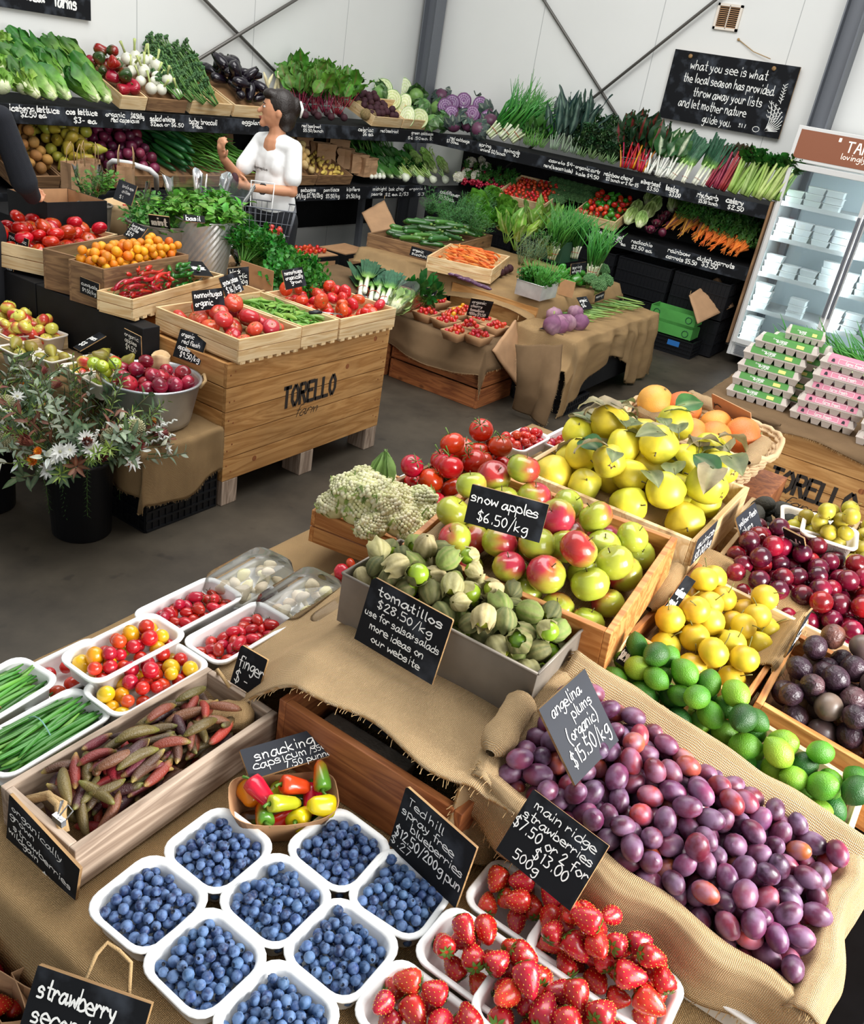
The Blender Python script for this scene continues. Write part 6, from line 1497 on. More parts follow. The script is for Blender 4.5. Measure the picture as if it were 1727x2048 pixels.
c2,M2,W2,D2=pine_tray(V((2.975,2.55,.80)),V((3.235,2.55,.80)),V((2.975,3.07,.80)),.10,'pale pine tray of flat green snow peas, middle of three on the bin')
lay(M2@T(.012,.012,.06),W2-.024,D2-.024,.09,.0075,150,P['pea'],'flat green snow pea in the middle pine tray','snow pea','snow peas in the pine tray',.08,lambda rs:rs.uniform(0,3.14),.0,302,mound=mound(W2,D2,.05))
liner(M2@T(.012,.012,0),W2-.024,D2-.024,mound(W2,D2,.008),.052,'kraft_dark',c2)
c3,M3,W3,D3=pine_tray(V((3.245,2.545,.80)),V((3.695,2.545,.80)),V((3.245,3.05,.80)),.10,'pale pine tray of small oxheart tomatoes at the right end of the bin')
heap(M3@T(.01,.01,.01),W3-.02,D3-.02,.036,46,P['oxheart'],'orange-red oxheart tomato in the right-hand pine tray','tomato','oxheart tomatoes in the right pine tray',.036,floor=lambda x,y:.012,seed=303,orient='any',var=.15,K=40)
# scissors / tongs on the peas
p_=at(642,630,.85);o=empty('tongs',T(*p_)@RZ(-25),'black-handled tongs lying across the snow peas','tongs')
MB().tube([(-.06,.0,.01),(-.02,0,.015),(0,0,.012)],[.012,.016,.01],8,flat=.6).build('handle','black_plastic',o,smooth=True)
MB().tube([(0,.004,.012),(.11,.01,.0)],[.007,.008],6,flat=.3).build('arm','chrome',o,smooth=True)
# black bench behind, its long side facing the camera
bb=MB();bb.box(2.4875,3.37,.37,.095,.76,.74);bb.box(2.87,4.40,.37,.86,1.28,.74)
bb.build('display_bench','black_paint',bevel=.004,label='scuffed black-painted timber bench carrying the crates at the left',cat='bench')
cc=empty('x',T(0,0,0),'x','x');bpy.data.objects.remove(cc)
ct,MT,WT,DT=pine_tray(at(266,600,.845),at(448,549,.845),at(207,577,.845),.085,'pale pine tray of red and green chillies on the corner of the black bench')
lay(MT@T(.012,.012,.016),WT*.55,DT-.024,.10,.012,46,P['chili'],'fat red chilli in the pine tray','chilli','red chillies in the pine tray',.1,lambda rs:rs.normal(.2,.5),0,305,mound=mound(WT*.55,DT,.05))
lay(MT@T(WT*.52,.012,.016),WT*.38,DT-.024,.10,.012,26,P['green_chili'],'fat dark green chilli in the right half of the pine tray','chilli','green chillies in the pine tray',.1,lambda rs:rs.normal(.3,.4),0,306,mound=mound(WT*.38,DT,.05))
cq,MQ,WQ,DQ=crate3(at(208,539,.93),at(377,509,.93),at(155,515,.93),.185,'oldwood','brown wooden box of orange cumquats',rows=1)
heap(MQ@T(.012,.012,.12),WQ-.024,DQ-.024,.021,118,P['cumquat'],'small bright orange cumquat in the brown box','cumquat','cumquats in the brown box',.0175,floor=lambda x,y:.012+mound(WQ,DQ,.012)(x,y),seed=307,var=.15,K=40)
liner(MQ@T(.012,.012,0),WQ-.024,DQ-.024,lambda x,y:0,.13,'kraft_dark',cq)
cg,MG,WG,DG=crate3(at(155,515,.93)+V((0,.012,0)),at(322,482,.93),at(96,494,.93),.185,'oldwood','brown wooden box with a few long green chillies, behind the cumquats',rows=1)
lay(MG@T(.012,.012,.11),WG-.024,DG-.024,.13,.009,46,P['green_chili'],'long thin green chilli in the brown box behind the cumquats','chilli','long green chillies in the brown box',.1,lambda rs:rs.normal(.3,.5),0,308)
liner(MG@T(.012,.012,0),WG-.024,DG-.024,lambda x,y:0,.10,'kraft_dark',cg)
cm,MM,WM,DM=crate3(at(96,504,.88),at(235,468,.88),at(-25,462,.88),.12,'pine','long pine tray of large round red tomatoes at the far left',rows=2)
heap(MM@T(.012,.012,.02),WM-.024,DM-.024,.042,44,[heirloom(0,'#c0200f',.9,5,.02),heirloom(1,'#b51c10',.95,6,.03)],'large round red tomato in the long pine tray at the left','tomato','large tomatoes in the left pine tray',.041,floor=lambda x,y:.015+mound(WM,DM,.02)(x,y),seed=309,orient='up',K=40)
# chalk boards on this stand
sg=[([(160,585),(198,600),(160,553)],.80,'blackboard reading cumquats, leaning on the brown cumquat box',[('cumquats',.08,.55,.22,.84),('$9.50/kg',.14,.18,.22,.7)]),
([(12,510),(52,527),(17,463)],.80,'blackboard for the large moorooduc tomatoes at the far left tray',[('moorooduc',.08,.76,.17,.84),('large runner',.08,.55,.17,.84),('tomatoes',.08,.34,.17,.62),('$9.50/kg',.3,.1,.17,.6)]),
([(246,470),(275,484),(266,443)],.96,'blackboard reading long green chillies above the cumquat box',[('long green',.1,.72,.19,.84),('chillies',.1,.48,.19,.62),('$24',.12,.12,.25,.42)]),
([(300,457),(341,462),(296,429)],.98,'small blackboard reading mint on the old metal tub',[('mint',.14,.32,.5,.7)]),
([(367,442),(410,446),(366,428)],1.075,'small black label reading basil on the hammered bucket',[('basil',.12,.18,.66,.66)]),
([(388,623),(450,615),(383,582)],.83,'blackboard beginning nonno and hugo over the ribbed tomatoes',[('nonno+hugos',.06,.62,.3,.88),('organic',.06,.22,.3,.55)]),
([(452,595),(488,580),(437,556)],.86,'tilted small blackboard for the snow peas',[('snow peas',.08,.55,.3,.8),('$16/kg',.14,.14,.3,.7)]),
([(456,575),(498,570),(455,537)],.84,'blackboard reading black garlic behind the snow pea board',[('black',.1,.68,.24,.5),('garlic',.3,.42,.24,.6),('50g',.56,.1,.24,.34)]),
([(572,580),(613,571),(563,541)],.86,'blackboard beginning nonno and hugo above the oxheart tomatoes',[('nonno+hugos',.08,.72,.22,.84),('organically',.08,.46,.22,.84),('grown',.3,.22,.2,.5)]),
([(388,551),(427,553),(367,521)],.87,'dark curled card lying at the back of the chilli tray',[('organic',.2,.4,.3,.6)]),
([(345,712),(399,731),(361,657)],.635,'blackboard reading organic red flesh apples, standing in the metal tub',[('organic',.10,.78,.16,.46),('red flesh',.18,.55,.16,.66),('apples',.10,.32,.16,.46),('$9.50/kg',.24,.08,.18,.70)]),
([(249,704),(283,722),(247,656)],.62,'narrow-looking blackboard reading organic apples against the black bench',[('organic',.06,.74,.16,.8),('apples',.06,.5,.16,.7),('$9.50',.1,.2,.2,.6)]),
([(146,694),(160,702),(198,664)],.60,'flat chalked strip lying over the pears and apples on the low table',[('pears',.1,.6,.2,.7),('$8',.1,.2,.2,.5)]),
([(0,570),(22,577),(6,520)],.66,'blackboard for the walnuts at the left edge',[('dennis',.1,.70,.2,.8),('walnuts',.1,.42,.2,.85),('$29.00',.1,.12,.2,.8)]),
([(226,397),(262,412),(238,358)],1.02,'grey board reading birds eye chillies above the burlap sack',[("bird's eye",.3,.7,.15,.6),('chillies',.35,.45,.15,.45),('$1',.3,.15,.15,.2)])]
for px,z,lb,L in sg:sign(px,[(l+(dict(pen=.15),))for l in L],lb,z,z,th=.004,cut=.03,mat='navy_board' if 'grey' in lb else 'black_board')
# hammered bucket of basil
def bucket(name,p,r0,r1,h,mat,label,dimp=False,handles=True,n=36,cat='bucket'):
 o=empty(name,T(*p),label,cat)
 mb=MB();pr=[(r0*.97,0),(r0,.004)]+[(r0+(r1-r0)*t/14,h*t/14)for t in range(1,15)]+[(r1-.004,h),(r0-.002,.01),(.001,.01)]
 N=60 if dimp else n
 mb.lathe(pr,N,mod=(lambda a,t,r,z:(r*(1+(.022 if(int(round(z/h*14))+int(round(a/(2*PI)*N)))%2 else 0)),z))if dimp else None)
 mb.build('body',mat,o,smooth=not dimp)
 MB().tube([(r1*math.cos(k*.2618),r1*math.sin(k*.2618),h)for k in range(25)],.006,6).build('rim',mat,o,smooth=True)
 if handles:
  for s_ in(-1,1):
   u=V((.63,-.77,0))*s_
   MB().tube([u*r1+V((-.035*u.y,.035*u.x,h-.03)),u*(r1+.035)+V((-.03*u.y,.03*u.x,h+.005)),u*(r1+.035)+V((.03*u.y,-.03*u.x,h+.005)),u*r1+V((.035*u.y,-.035*u.x,h-.03))],.005,6).build('handle','chrome',o,smooth=True)
 return o
bk=at(409,436,1.04)
bucket('hammered_bucket',(bk.x,bk.y,.76),.125,.155,.28,'galv','hammered silver bucket holding bunches of basil',True)
plainbox('stand_block',bk.x-.16,bk.x+.14,bk.y-.14,bk.y+.16,.70,.757,'greywood_x','pale wooden block under the hammered bucket','block')
rnd=random.Random(12)
for i in range(9):
 a=i*.7;q=V((bk.x+.08*math.cos(a),bk.y+.08*math.sin(a),.96 if i else 1.0))
 spawn(P['herb'][i%2],orient(q,(math.cos(a)*.3,math.sin(a)*.3,1))@SC(1.1),'bunch of fresh green basil in the hammered bucket','basil','basil bunches in the bucket')
def film(name,p,d,r,h,label,mat='cellophane',group=None):
 mb=MB();mb.lathe([(r*.35,0),(r*.7,h*.35),(r,h*.75),(r*1.12,h)],22,M=orient(p,d),mod=lambda a,t,r_,z:(r_*(1+.10*math.sin(5*a+t*3)+.06*math.sin(11*a)),z+.02*math.sin(4*a)*t),closed=False)
 return mb.build(name,mat,smooth=True,label=label,cat='plastic sleeve',group=group)
for i,(px_,py_,z,w_)in enumerate(((375,400,1.1,'left'),(415,395,1.1,'middle'),(455,400,1.1,'right'))):
 q=at(px_,py_,z);film('plastic_sleeve',(q.x,q.y,.98),(.25*(i-1),-.1,1),.085,.24,'clear plastic sleeve flaring round the basil, %s of the bucket'%w_)
q=at(440,425,1.08);mb=MB()
for k in range(26):
 mb.ell((q.x+rnd.uniform(-.04,.04),q.y+rnd.uniform(-.02,.02),q.z+rnd.uniform(-.05,.03)),(.009,.004,.009),5,4)
mb.build('blue_print','blue_label',smooth=True,label='blue printed pattern on the sleeve at the right of the basil bucket',cat='plastic sleeve')
# metal tub of mint
mk=at(318,440,1.0)
bucket('old_metal_tub',(mk.x,mk.y,.79),.15,.165,.20,'old_tin','old grey metal tub of mint left of the hammered bucket',False,False,cat='tub')
for i in range(7):
 a=i*.9;spawn(P['mint'][0],orient((mk.x+.08*math.cos(a),mk.y+.08*math.sin(a),.94),(math.cos(a)*.4,math.sin(a)*.4,.8))@SC(.85),'leafy bunch of mint spilling from the old metal tub','mint','mint bunches in the metal tub')
plainbox('stand_block',mk.x-.16,mk.x+.16,mk.y-.15,mk.y+.15,.741,.787,'oldwood_x','brown board under the old metal tub of mint','block')
# glass jar
gj=at(452,552,.70);gj.x+=.03;gj.y+=.05
o=empty('glass_jar',T(gj.x,gj.y,.70),'round ribbed glass jar with a wide neck behind the garlic board','jar')
MB().lathe([(.05,0),(.085,.03),(.09,.07),(.07,.12),(.05,.135),(.052,.15),(.06,.155)],40,mod=lambda a,t,r,z:(r*(1+.02*math.cos(20*a)*(t<.6)),z),closed=False).build('bowl','jar_glass',o,smooth=True)
MB().tube([(.06*math.cos(k*.314),.06*math.sin(k*.314),.155)for k in range(21)],.004,6).build('rim','jar_glass',o,smooth=True)
heap(T(gj.x-.06,gj.y-.06,.703),.12,.12,.018,14,P['walnut'],'brown nut in the ribbed glass jar','nut','nuts in the glass jar',.02,seed=311,K=20)
# parsley heap in its pine tray
cp,MP,WP,DP=pine_tray(V((3.27,3.10,.79)),V((3.80,3.10,.79)),V((3.27,3.52,.79)),.09,'pine tray overflowing with parsley behind the oxheart tomatoes')
for i in range(22):
 t=(i%6)/5;px_=492+t*105+rnd.uniform(-8,8);py_=508+t*48-(i//6)*10+rnd.uniform(-5,5)
 q=at(px_,py_,.93-.12*t)
 spawn(P['parsley'][i%2],orient(q-V((0,0,.05)),(rnd.uniform(-.3,.6),rnd.uniform(-1,.1),rnd.uniform(.0,.5))),'curly bunch of dark green parsley piled in the pine tray','parsley','parsley bunches in the pine tray')
plainbox('kraft_card',3.30,3.304,3.05,3.28,.70,.90,'kraft','plain brown card standing beside the glass jar','card')
MB().box(0,0,0,.03,.01,.02).tube([(-.01,0,.01),(-.005,.0,.035),(.005,0,.035),(.01,0,.01)],.0015,5).build('bulldog_clip','chrome',M=T(*at(522,552,.80)),label='steel clip on the rim of the parsley tray',cat='clip')
# burlap sack with bird's eye chillies, plant pot, bags, box
def sack(p,r,h,label,mat='burlap'):
 mb=MB();mb.lathe([(r*.8,0),(r*1.05,h*.2),(r*1.1,h*.55),(r*.95,h*.85),(r*.98,h),(r*.86,h*.98),(r*.8,h*.7),(.001,h*.6)],26,mod=lambda a,t,r_,z:(r_*(1+.08*math.sin(3*a+t*4)+.04*math.sin(9*a)),z+.015*math.sin(2*a)*t))
 return mb.build('burlap_sack',mat,smooth=True,M=T(*p),label=label,cat='sack')
sp=at(250,415,.93)
sack((sp.x,sp.y,.745),.135,.21,"burlap sack rolled open round red bird's eye chillies")
lay(T(sp.x-.09,sp.y-.09,.905),.18,.18,.045,.006,60,P['chili'],"tiny red bird's eye chilli in the burlap sack",'chilli',"bird's eye chillies in the sack",.1,lambda rs:rs.uniform(0,3.14),0,312)
pp=at(190,405,.98);bucket('patterned_pot',(pp.x,pp.y,.80),.07,.09,.17,'old_tin','dark patterned pot holding bagged herbs left of the chilli sack',False,False,cat='pot')
plainbox('stand_block',pp.x-.1,pp.x+.1,pp.y-.1,pp.y+.1,.741,.798,'oldwood_x','brown block under the patterned pot','block')
for i,(px_,py_,z)in enumerate(((180,372,1.04),(205,358,1.08),(275,405,1.0),(295,400,.99))):
 q=at(px_,py_,z)
 spawn(P['mint'][0],orient(q-V((0,0,.08)),(rnd.uniform(-.3,.3),-.2,1)),('bagged bunch of leafy herbs in the patterned pot','bagged bunch of leafy herbs between the chilli sack and the mint')[i//2],'herb','bagged herbs by the chilli sack')
 if i in(0,2):film('plastic_sleeve',q-V((0,0,.1)),(-.2,-.2,1),.07,.22,('clear shiny bag round the herbs in the patterned pot','clear shiny bag round the herbs beside the metal tub')[i//2])
MB().box(0,0,0,.06,.004,.06).build('paper_tag','pulp_white',M=T(*at(167,402,.95))@RZ(-35),label='small blank cream tag by the patterned pot',cat='tag')
for i,(px_,py_,z,yw,w_)in enumerate(((152,352,1.0,-30,'left of the bagged herbs'),(180,345,.97,0,'just behind the bagged herbs'),(252,357,1.02,10,'behind the grey board'))):
 q=at(px_,py_,z);paper_bag(T(q.x,q.y,z-.12)@RZ(yw+35),.15,.09,.2,'brown paper carry bag with twisted handles, '+w_,True,seed=i+10)
plainbox('dark_shelf',2.9,3.7,4.45,5.0,.741,.84,'black_paint','low dark plinth carrying the paper carry bags at the back left','plinth')
# open cardboard box, black outside and tan inside
bx=at(105,413,.99)
def obox(M,W,D,H,label):
 o=empty('cardboard_box',M,label,'box')
 for x,y,sx,sy,nm in((W/2,.003,W,.006,'side_panel'),(W/2,D-.003,W,.006,'side_panel'),(.003,D/2,.006,D-.012,'end_panel'),(W-.003,D/2,.006,D-.012,'end_panel')):
  MB().box(x,y,H/2,sx,sy,H).build(nm,'black_paint',o)
  dx=.0035 if nm=='end_panel' else 0;dy=.0035 if nm=='side_panel' else 0
  sgx=1 if x<W/2 else-1;sgy=1 if y<D/2 else-1
  MB().box(x+sgx*dx,y+sgy*dy,H/2,max(sx-.012,.002)if dy else.001,max(sy-.012,.001)if dx else.001,H-.002).build('lining','kraft',o)
 MB().box(W/2,D/2,.004,W-.01,D-.01,.008).build('base','kraft',o)
 MB().box(W*.35,D-.0115,H*.72,.07,.002,.026).build('hand_hole','black_paint',o)
 return o
obox(T(2.78,4.14,.80),.36,.34,.22,'open black cardboard box with a tan inside, left of the patterned pot')
plainbox('stand_block',2.80,3.12,4.16,4.46,.741,.798,'black_paint','dark block under the open cardboard box','block')
spawn(P['pear'][0],T(2.98,4.24,.85)@RX(80)@SC(1.2),'single green pear left in the open cardboard box','pear')
# grey tube handle
p=[at(217,352,.93),at(219,328,1.06),at(226,322,1.09),at(260,327,1.09),at(300,340,1.08),at(312,352,1.04),at(313,376,.93)]
MB().tube(p,.017,10).build('trolley_handle','white_metal',smooth=True,label='pale grey tubular trolley handle arching behind the chilli sack',cat='handle')
# low burlap table with pulp punnets
def lowcloth(u,v):
 y=2.96+u*1.7;x=2.435-v*.62
 z=.50;e=max(0,2.12-x)
 return(max(x,2.12-.03*min(1,e/.3)-.012*math.sin(y*14)*min(1,e/.2)),y,z-min(.42,e*1.2))
cloth('table_cloth',lowcloth,70,40,'burlap',1.7,.62,'brown burlap over the low table of apple and pear punnets',seed=31,noise=.006)
plainbox('low_table',2.14,2.43,2.98,4.66,0,.49,'oldwood_y','low timber table against the black bench under the punnets','table')
pun=[(40,697,.575,'pear','cream punnet of brown pears nearest the left edge',5),(105,712,.575,'pear','cream punnet of long brown pears, second from the left edge',5),(165,735,.575,'apple','cream punnet of mottled apples with a big yellow one',6),(208,758,.575,'gapple','cream punnet of small green apples beside the metal tub',9),(95,668,.575,'sapple','white punnet of red-yellow apples under the black bench',10),(30,665,.575,'sapple','white punnet of red-yellow apples at the left edge',10),(205,718,.575,'pear','punnet of brown pears behind the mottled apples',5),(238,738,.575,'apple','punnet of mottled apples behind the small green ones',6)]
for i,(px_,py_,z,kd,lb,n)in enumerate(pun):
 q=at(px_,py_,z);yw=8*math.sin(i*2)
 tray(PU,q.x,q.y,.502,yw,lb,None,'pulp_punnet','punnet')
 M0=T(q.x,q.y,.52)@RZ(yw)@T(-.062,-.062,0);n={5:5,6:5,9:8,10:7}[n]
 pr,il,cat,grp,rb,ori={'pear':(P['pear'],'brown-green pear in the cream punnets of the low table','pear','pears on the low table',.029,'side'),'apple':(P['small_apple']+[P['pear'][1]],'mottled red and yellow apple in the punnets of the low table','apple','mottled apples on the low table',.031,'up'),'gapple':(P['green_apple'],'small yellow-green apple in the punnet beside the metal tub','apple','small green apples on the low table',.029,'up'),'sapple':(P['small_apple'],'small red and yellow apple heaped at the left end of the low table','apple','small red-yellow apples on the low table',.031,'up')}[kd]
 heap(M0,.124,.124,rb*.93,n,pr,il,cat,grp,rb,floor=lambda x,y:.01,seed=320+i,orient=ori,K=60)
heap(T(2.16,3.50,.515),.25,.44,.032,40,P['small_apple'],'small red and yellow apple heaped at the left end of the low table','apple','small red-yellow apples on the low table',.031,seed=331,orient='up',K=30)
crate(T(2.15,3.49,.502),.27,.46,.07,'pine','shallow pine tray under the heap of small red-yellow apples',rows=1)
wq=at(28,575,.66);cw,MW,WW,DW=crate3(at(55,583,.66),at(55,583,.66)+V((.22,0,0)),at(-30,555,.66),.10,'greywood','small grey wooden box of walnuts at the left edge',rows=1)
heap(MW@T(.012,.012,.05),WW-.024,DW-.024,.019,50,P['walnut'],'wrinkled brown walnut in the small grey box','walnut','walnuts in the grey box',.02,seed=332,K=20)
plainbox('stand_block',MW.translation.x+.01,MW.translation.x+.2,MW.translation.y+.01,MW.translation.y+.25,.502,.557,'black_paint','dark block under the small grey box of walnuts','block')
# metal tub of red-fleshed apples on burlap over black crates
tb=(2.335,2.80,.408)
o=empty('metal_tub',T(*tb),'wide aluminium tub of dark red apples on the burlap corner','tub')
MB().lathe([(.150,0),(.158,.004),(.165,.03),(.198,.185),(.206,.19),(.206,.198),(.196,.198),(.190,.18),(.155,.02),(.001,.02)],44,mod=lambda a,t,r,z:(r*(1+.004*math.sin(5*a)),z)).build('body','aluminium',o,smooth=True)
for s_ in(-1,1):
 u=V((-.75*s_,.6*s_,0));sd=V((-u.y,u.x,0))
 MB().tube([u*.2+sd*.05+V((0,0,.17)),u*.225+sd*.04+V((0,0,.2)),u*.225-sd*.04+V((0,0,.2)),u*.2-sd*.05+V((0,0,.17))],.007,7).build('rope_handle','string',o,smooth=True)
pk=[q_ for q_ in pile(.36,.36,.033,62,lambda x,y:.02+.06*max(0,1-((x-.18)**2+(y-.18)**2)/.04)+(.3 if(x-.18)**2+(y-.18)**2>.0225 else 0),340,60,.1,bias=lambda x,y:9 if(x-.18)**2+(y-.18)**2>.0225 else 0)if(q_[0]-.18)**2+(q_[1]-.18)**2<.0228 and q_[2]<.165]
rnd=random.Random(8)
for(x,y,z,r)in pk:spawn(rnd.choice(P['red_apple']),T(tb[0]-.18+x,tb[1]-.18+y,tb[2]+.06+z)@tilted(rnd,.8)@SC(r/.0335),'dark red apple heaped in the aluminium tub','apple','dark red apples in the tub')
sack((2.49,2.93,.545),.04,.09,'twist of burlap rising behind the dark red apples','burlap')
lattice_crate(2.14,2.53,2.60,3.0,0,.19,'black ribbed plastic crate on the floor under the burlap corner',n=8)
lattice_crate(2.14,2.53,2.60,3.0,.195,.385,'black ribbed plastic crate stacked on another, hidden by burlap',n=8)
def cornercloth(u,v):
 x=1.98+u*.56;y=2.39+v*.63
 z=.403;a=max(0,2.60-y);b=max(0,2.12-x);c=max(0,x-2.53)
 xx,yy=x,y
 if a>0:z-=max(0,a-.02)*1.4*(.9+.18*math.sin(x*9));yy=2.60-.03*min(1,a/.03)+.012*math.sin(x*26)*min(1,a/.1)
 if b>0:z-=max(0,b-.02)*1.8;xx=2.12-.03*min(1,b/.03)+.01*math.sin(y*30)*min(1,b/.1)
 if c>0:z-=c*.5
 return(xx,yy,max(z,.12))
cloth('burlap_cover',cornercloth,60,56,'burlap',.9,.75,'brown burlap draped over the black crates under the aluminium tub',seed=33,noise=.005,nscale=7,th=.004)
# --- flowers in black buckets on the floor
def flower_pt():
 pr={}
 def mk(fn,name,mats,parts=()):
  mb=MB();fn(mb);return(name,mb.mesh(name,mats),list(parts))
 stem=lambda L,c='#5a6a3a':('stem',stem_mesh(L,.003,C(c),z0=-L,bend=.1))
 def daisy(mb):
  for k in range(16):
   a=k*.785+(k//8)*.4;mb.leaf((0,0,0),(math.cos(a),math.sin(a),.25+.5*(k//8)),(0,0,1),.04,.011,bend=.4,nl=4,nw=1,col=C('#e8e9e4'))
 pr['white_daisy']=mk(daisy,'white_flower','leaf',[stem(.22),('centre',(lambda m:(m.ell((0,0,.006),.006,6,5,col=C('#c8c8a0')),m.mesh('centre','matte'))[1])(MB()))])
 def banksia(mb):
  for i in range(240):
   t=(i+.5)/240;zc=1-2*t;h=math.sqrt(1-zc*zc);d=V((h*math.cos(i*2.4),h*math.sin(i*2.4),zc))
   mb.tube([V((d.x*.026,d.y*.026,d.z*.034)),V((d.x*.035,d.y*.035,d.z*.045))],[.0016,.0022],3,col=mixc(C('#cfc8a0'),C('#a8a884'),random.random()))
  mb.ell((0,0,0),(.028,.028,.036),10,8,col=C('#8f8f6a'))
 pr['banksia']=mk(banksia,'banksia_flower','matte',[stem(.2)])
 def straw(mb):
  for r_ in range(3):
   for k in range(14):a=k*.449+r_*.2;mb.leaf((0,0,.002*r_),(math.cos(a),math.sin(a),.2+.6*r_),(0,0,1),.024-.004*r_,.010,bend=-.6,nl=3,nw=1,col=mixc(C('#d9661a'),C('#e8a020'),r_/2))
  mb.ell((0,0,.006),(.009,.009,.004),8,5,col=C('#c8701a'))
 pr['straw']=mk(straw,'orange_strawflower','leaf',[stem(.2)])
 def protea(mb):
  for r_ in range(3):
   for k in range(10):a=k*.628+r_*.3;mb.leaf((math.cos(a)*.006,math.sin(a)*.006,.0),(math.cos(a)*(.5-.15*r_),math.sin(a)*(.5-.15*r_),1),(-math.cos(a),-math.sin(a),0),.06,.016,bend=-.4,nl=4,nw=1,col=mixc(C('#6f1f28'),C('#a86a5a'),random.random()))
 pr['protea']=mk(protea,'dark_protea','leaf',[stem(.2)])
 def leafspray(c,L=.07,W=.02,n=12):
  def f(mb):
   pts=[(0.03*math.sin(t*2),0,-.16+t*.34)for t in[j/6 for j in range(7)]]
   mb.tube(pts,.0022,5,col=C('#5a5a38'))
   for k in range(n):
    t=.25+.75*k/n;p=V((.03*math.sin(t*2),0,-.16+t*.34));a=k*2.4
    mb.leaf(p,(math.cos(a),math.sin(a),.7),(0,0,1),L,W,bend=.4,nl=4,nw=1,col=tuple(x*random.uniform(.8,1.2)for x in C(c)),mid=mixc(C(c),(.5,.5,.3),.2))
  return f
 pr['gum']=mk(leafspray('#4a6a4a',.08,.022),'eucalyptus_spray','leaf');pr['dark']=mk(leafspray('#2f5230',.07,.022),'dark_leaf_spray','leaf');pr['grey']=mk(leafspray('#8a9a84',.045,.018,18),'grey_leaf_spray','leaf');pr['lime']=mk(leafspray('#7a9a34',.04,.006,34),'feathery_green_spray','leaf');pr['red']=mk(leafspray('#7a2f28',.06,.016),'russet_leaf_spray','leaf');pr['white']=mk(leafspray('#dfe2da',.05,.018,9),'white_leaf_spray','leaf')
 def zig(mb):
  for k in range(16):mb.tube([(.0,(-1)**k*.006,-.1+k*.014),(0,-(-1)**k*.006,-.1+(k+1)*.014)],.0045,4,col=C('#e3e6de'))
 pr['zig']=mk(zig,'zigzag_white_stem','matte')
 def trail(mb):
  mb.tube([(0,0,0),(.06,0,-.05),(.09,0,-.18),(.10,0,-.32)],.002,4,col=C('#4a6a34'))
  for k in range(110):
   t=k/110;p=V((.10*math.sin(t*1.5),0,-.32*t*t));a=k*2.4
   mb.leaf(p,(math.cos(a),math.sin(a),-.4),(0,0,1),.022,.003,bend=.2,nl=2,nw=1,col=C('#4a7038'))
 pr['trail']=mk(trail,'trailing_fern_stem','leaf')
 return pr
FL=flower_pt()
FN={'white_daisy':'white star-petalled flower','banksia':'cream bottlebrush-like banksia head','straw':'orange strawflower','protea':'dark red protea','gum':'grey-green eucalyptus spray','dark':'dark green leaf spray','grey':'silvery leaf spray','lime':'feathery yellow-green spray','red':'russet leaf spray','white':'white leaf spray','zig':'white zigzag stem','trail':'trailing fern-like stem'}
for bi,(bx_,by_,r_,lb,wh)in enumerate(((1.96,2.78,.13,'black plastic bucket of mixed native flowers on the floor','in the nearer black bucket'),(1.80,3.20,.125,'black plastic bucket of flowers behind the nearer one, at the left edge','in the bucket at the left edge'))):
 o=empty('flower_bucket',T(bx_,by_,0),lb,'bucket')
 MB().lathe([(r_*.86,0),(r_*.9,.005),(r_,.33),(r_*1.05,.335),(r_*1.05,.35),(r_*.97,.35),(r_*.88,.02),(.001,.02)],32).build('body','black_plastic',o,smooth=True)
 rnd=random.Random(50+bi)
 kinds=(['dark']*16+['gum']*9+['grey']*9+['lime']*22+['red']*7+['white']*10+['white_daisy']*14+['banksia']*5+['straw']*8+['protea']*9+['zig']*7+['trail']*5)
 for i,k in enumerate(kinds):
  a=i*2.39996+rnd.uniform(-.2,.2);t=rnd.uniform(.2,1)
  if k in('white_daisy','straw','banksia','protea','zig','trail'):t=rnd.uniform(.45,1.0);a=rnd.uniform(2.6,6.6)
  d=V((math.cos(a)*t*1.15,math.sin(a)*t*1.15,1.08-t*.75)).normalized()
  L=.21*rnd.uniform(.8,1.1)*(1.25 if k in('white_daisy','straw','banksia','protea','zig')else.85)
  p=V((bx_+math.cos(a)*r_*.45,by_+math.sin(a)*r_*.6,.34))+d*L
  spawn(FL[k],orient(p,d if k!='trail' else(0,0,1),rnd.uniform(0,6.28)if k!='trail' else a)@SC(rnd.uniform(.85,1.1)),FN[k]+' '+wh,'flower' if k in('white_daisy','banksia','straw','protea','zig')else 'foliage','%s %s'%(FN[k],wh))
# ================================================================== THE ISLAND IN THE MIDDLE
crate(T(4.74,2.535,0),.46,.72,.27,'redwood','long reddish timber crate on the floor under the cherry tomato punnets',rows=2,th=.02,gap=.012,bev=.003,floor_=False)
plainbox('island_table',4.80,5.30,2.58,3.25,.275,.395,'black_paint','dark box between the reddish crate and the cherry tomato burlap','box')
def isl_low(u,v):
 y=2.46+u*.86;x=5.32-v*.86
 z=.42;e=max(0,4.76-x);f=max(0,2.54-y)
 xx=max(x,4.76-.02-.015*math.sin(y*17)*min(1,e/.1)-.05*min(1,e/.2))if e>0 else x
 z-=min(1,e/.25)*(.20+.03*math.sin(y*7))+min(1,f/.08)*.16
 return(xx,y+(.05 if f>0 else 0)*min(1,f/.08),z)
cloth('burlap_cover',isl_low,54,60,'burlap_dark',.86,.9,'brown burlap under the cherry tomato punnets, hanging over the reddish crate',seed=41,noise=.008)
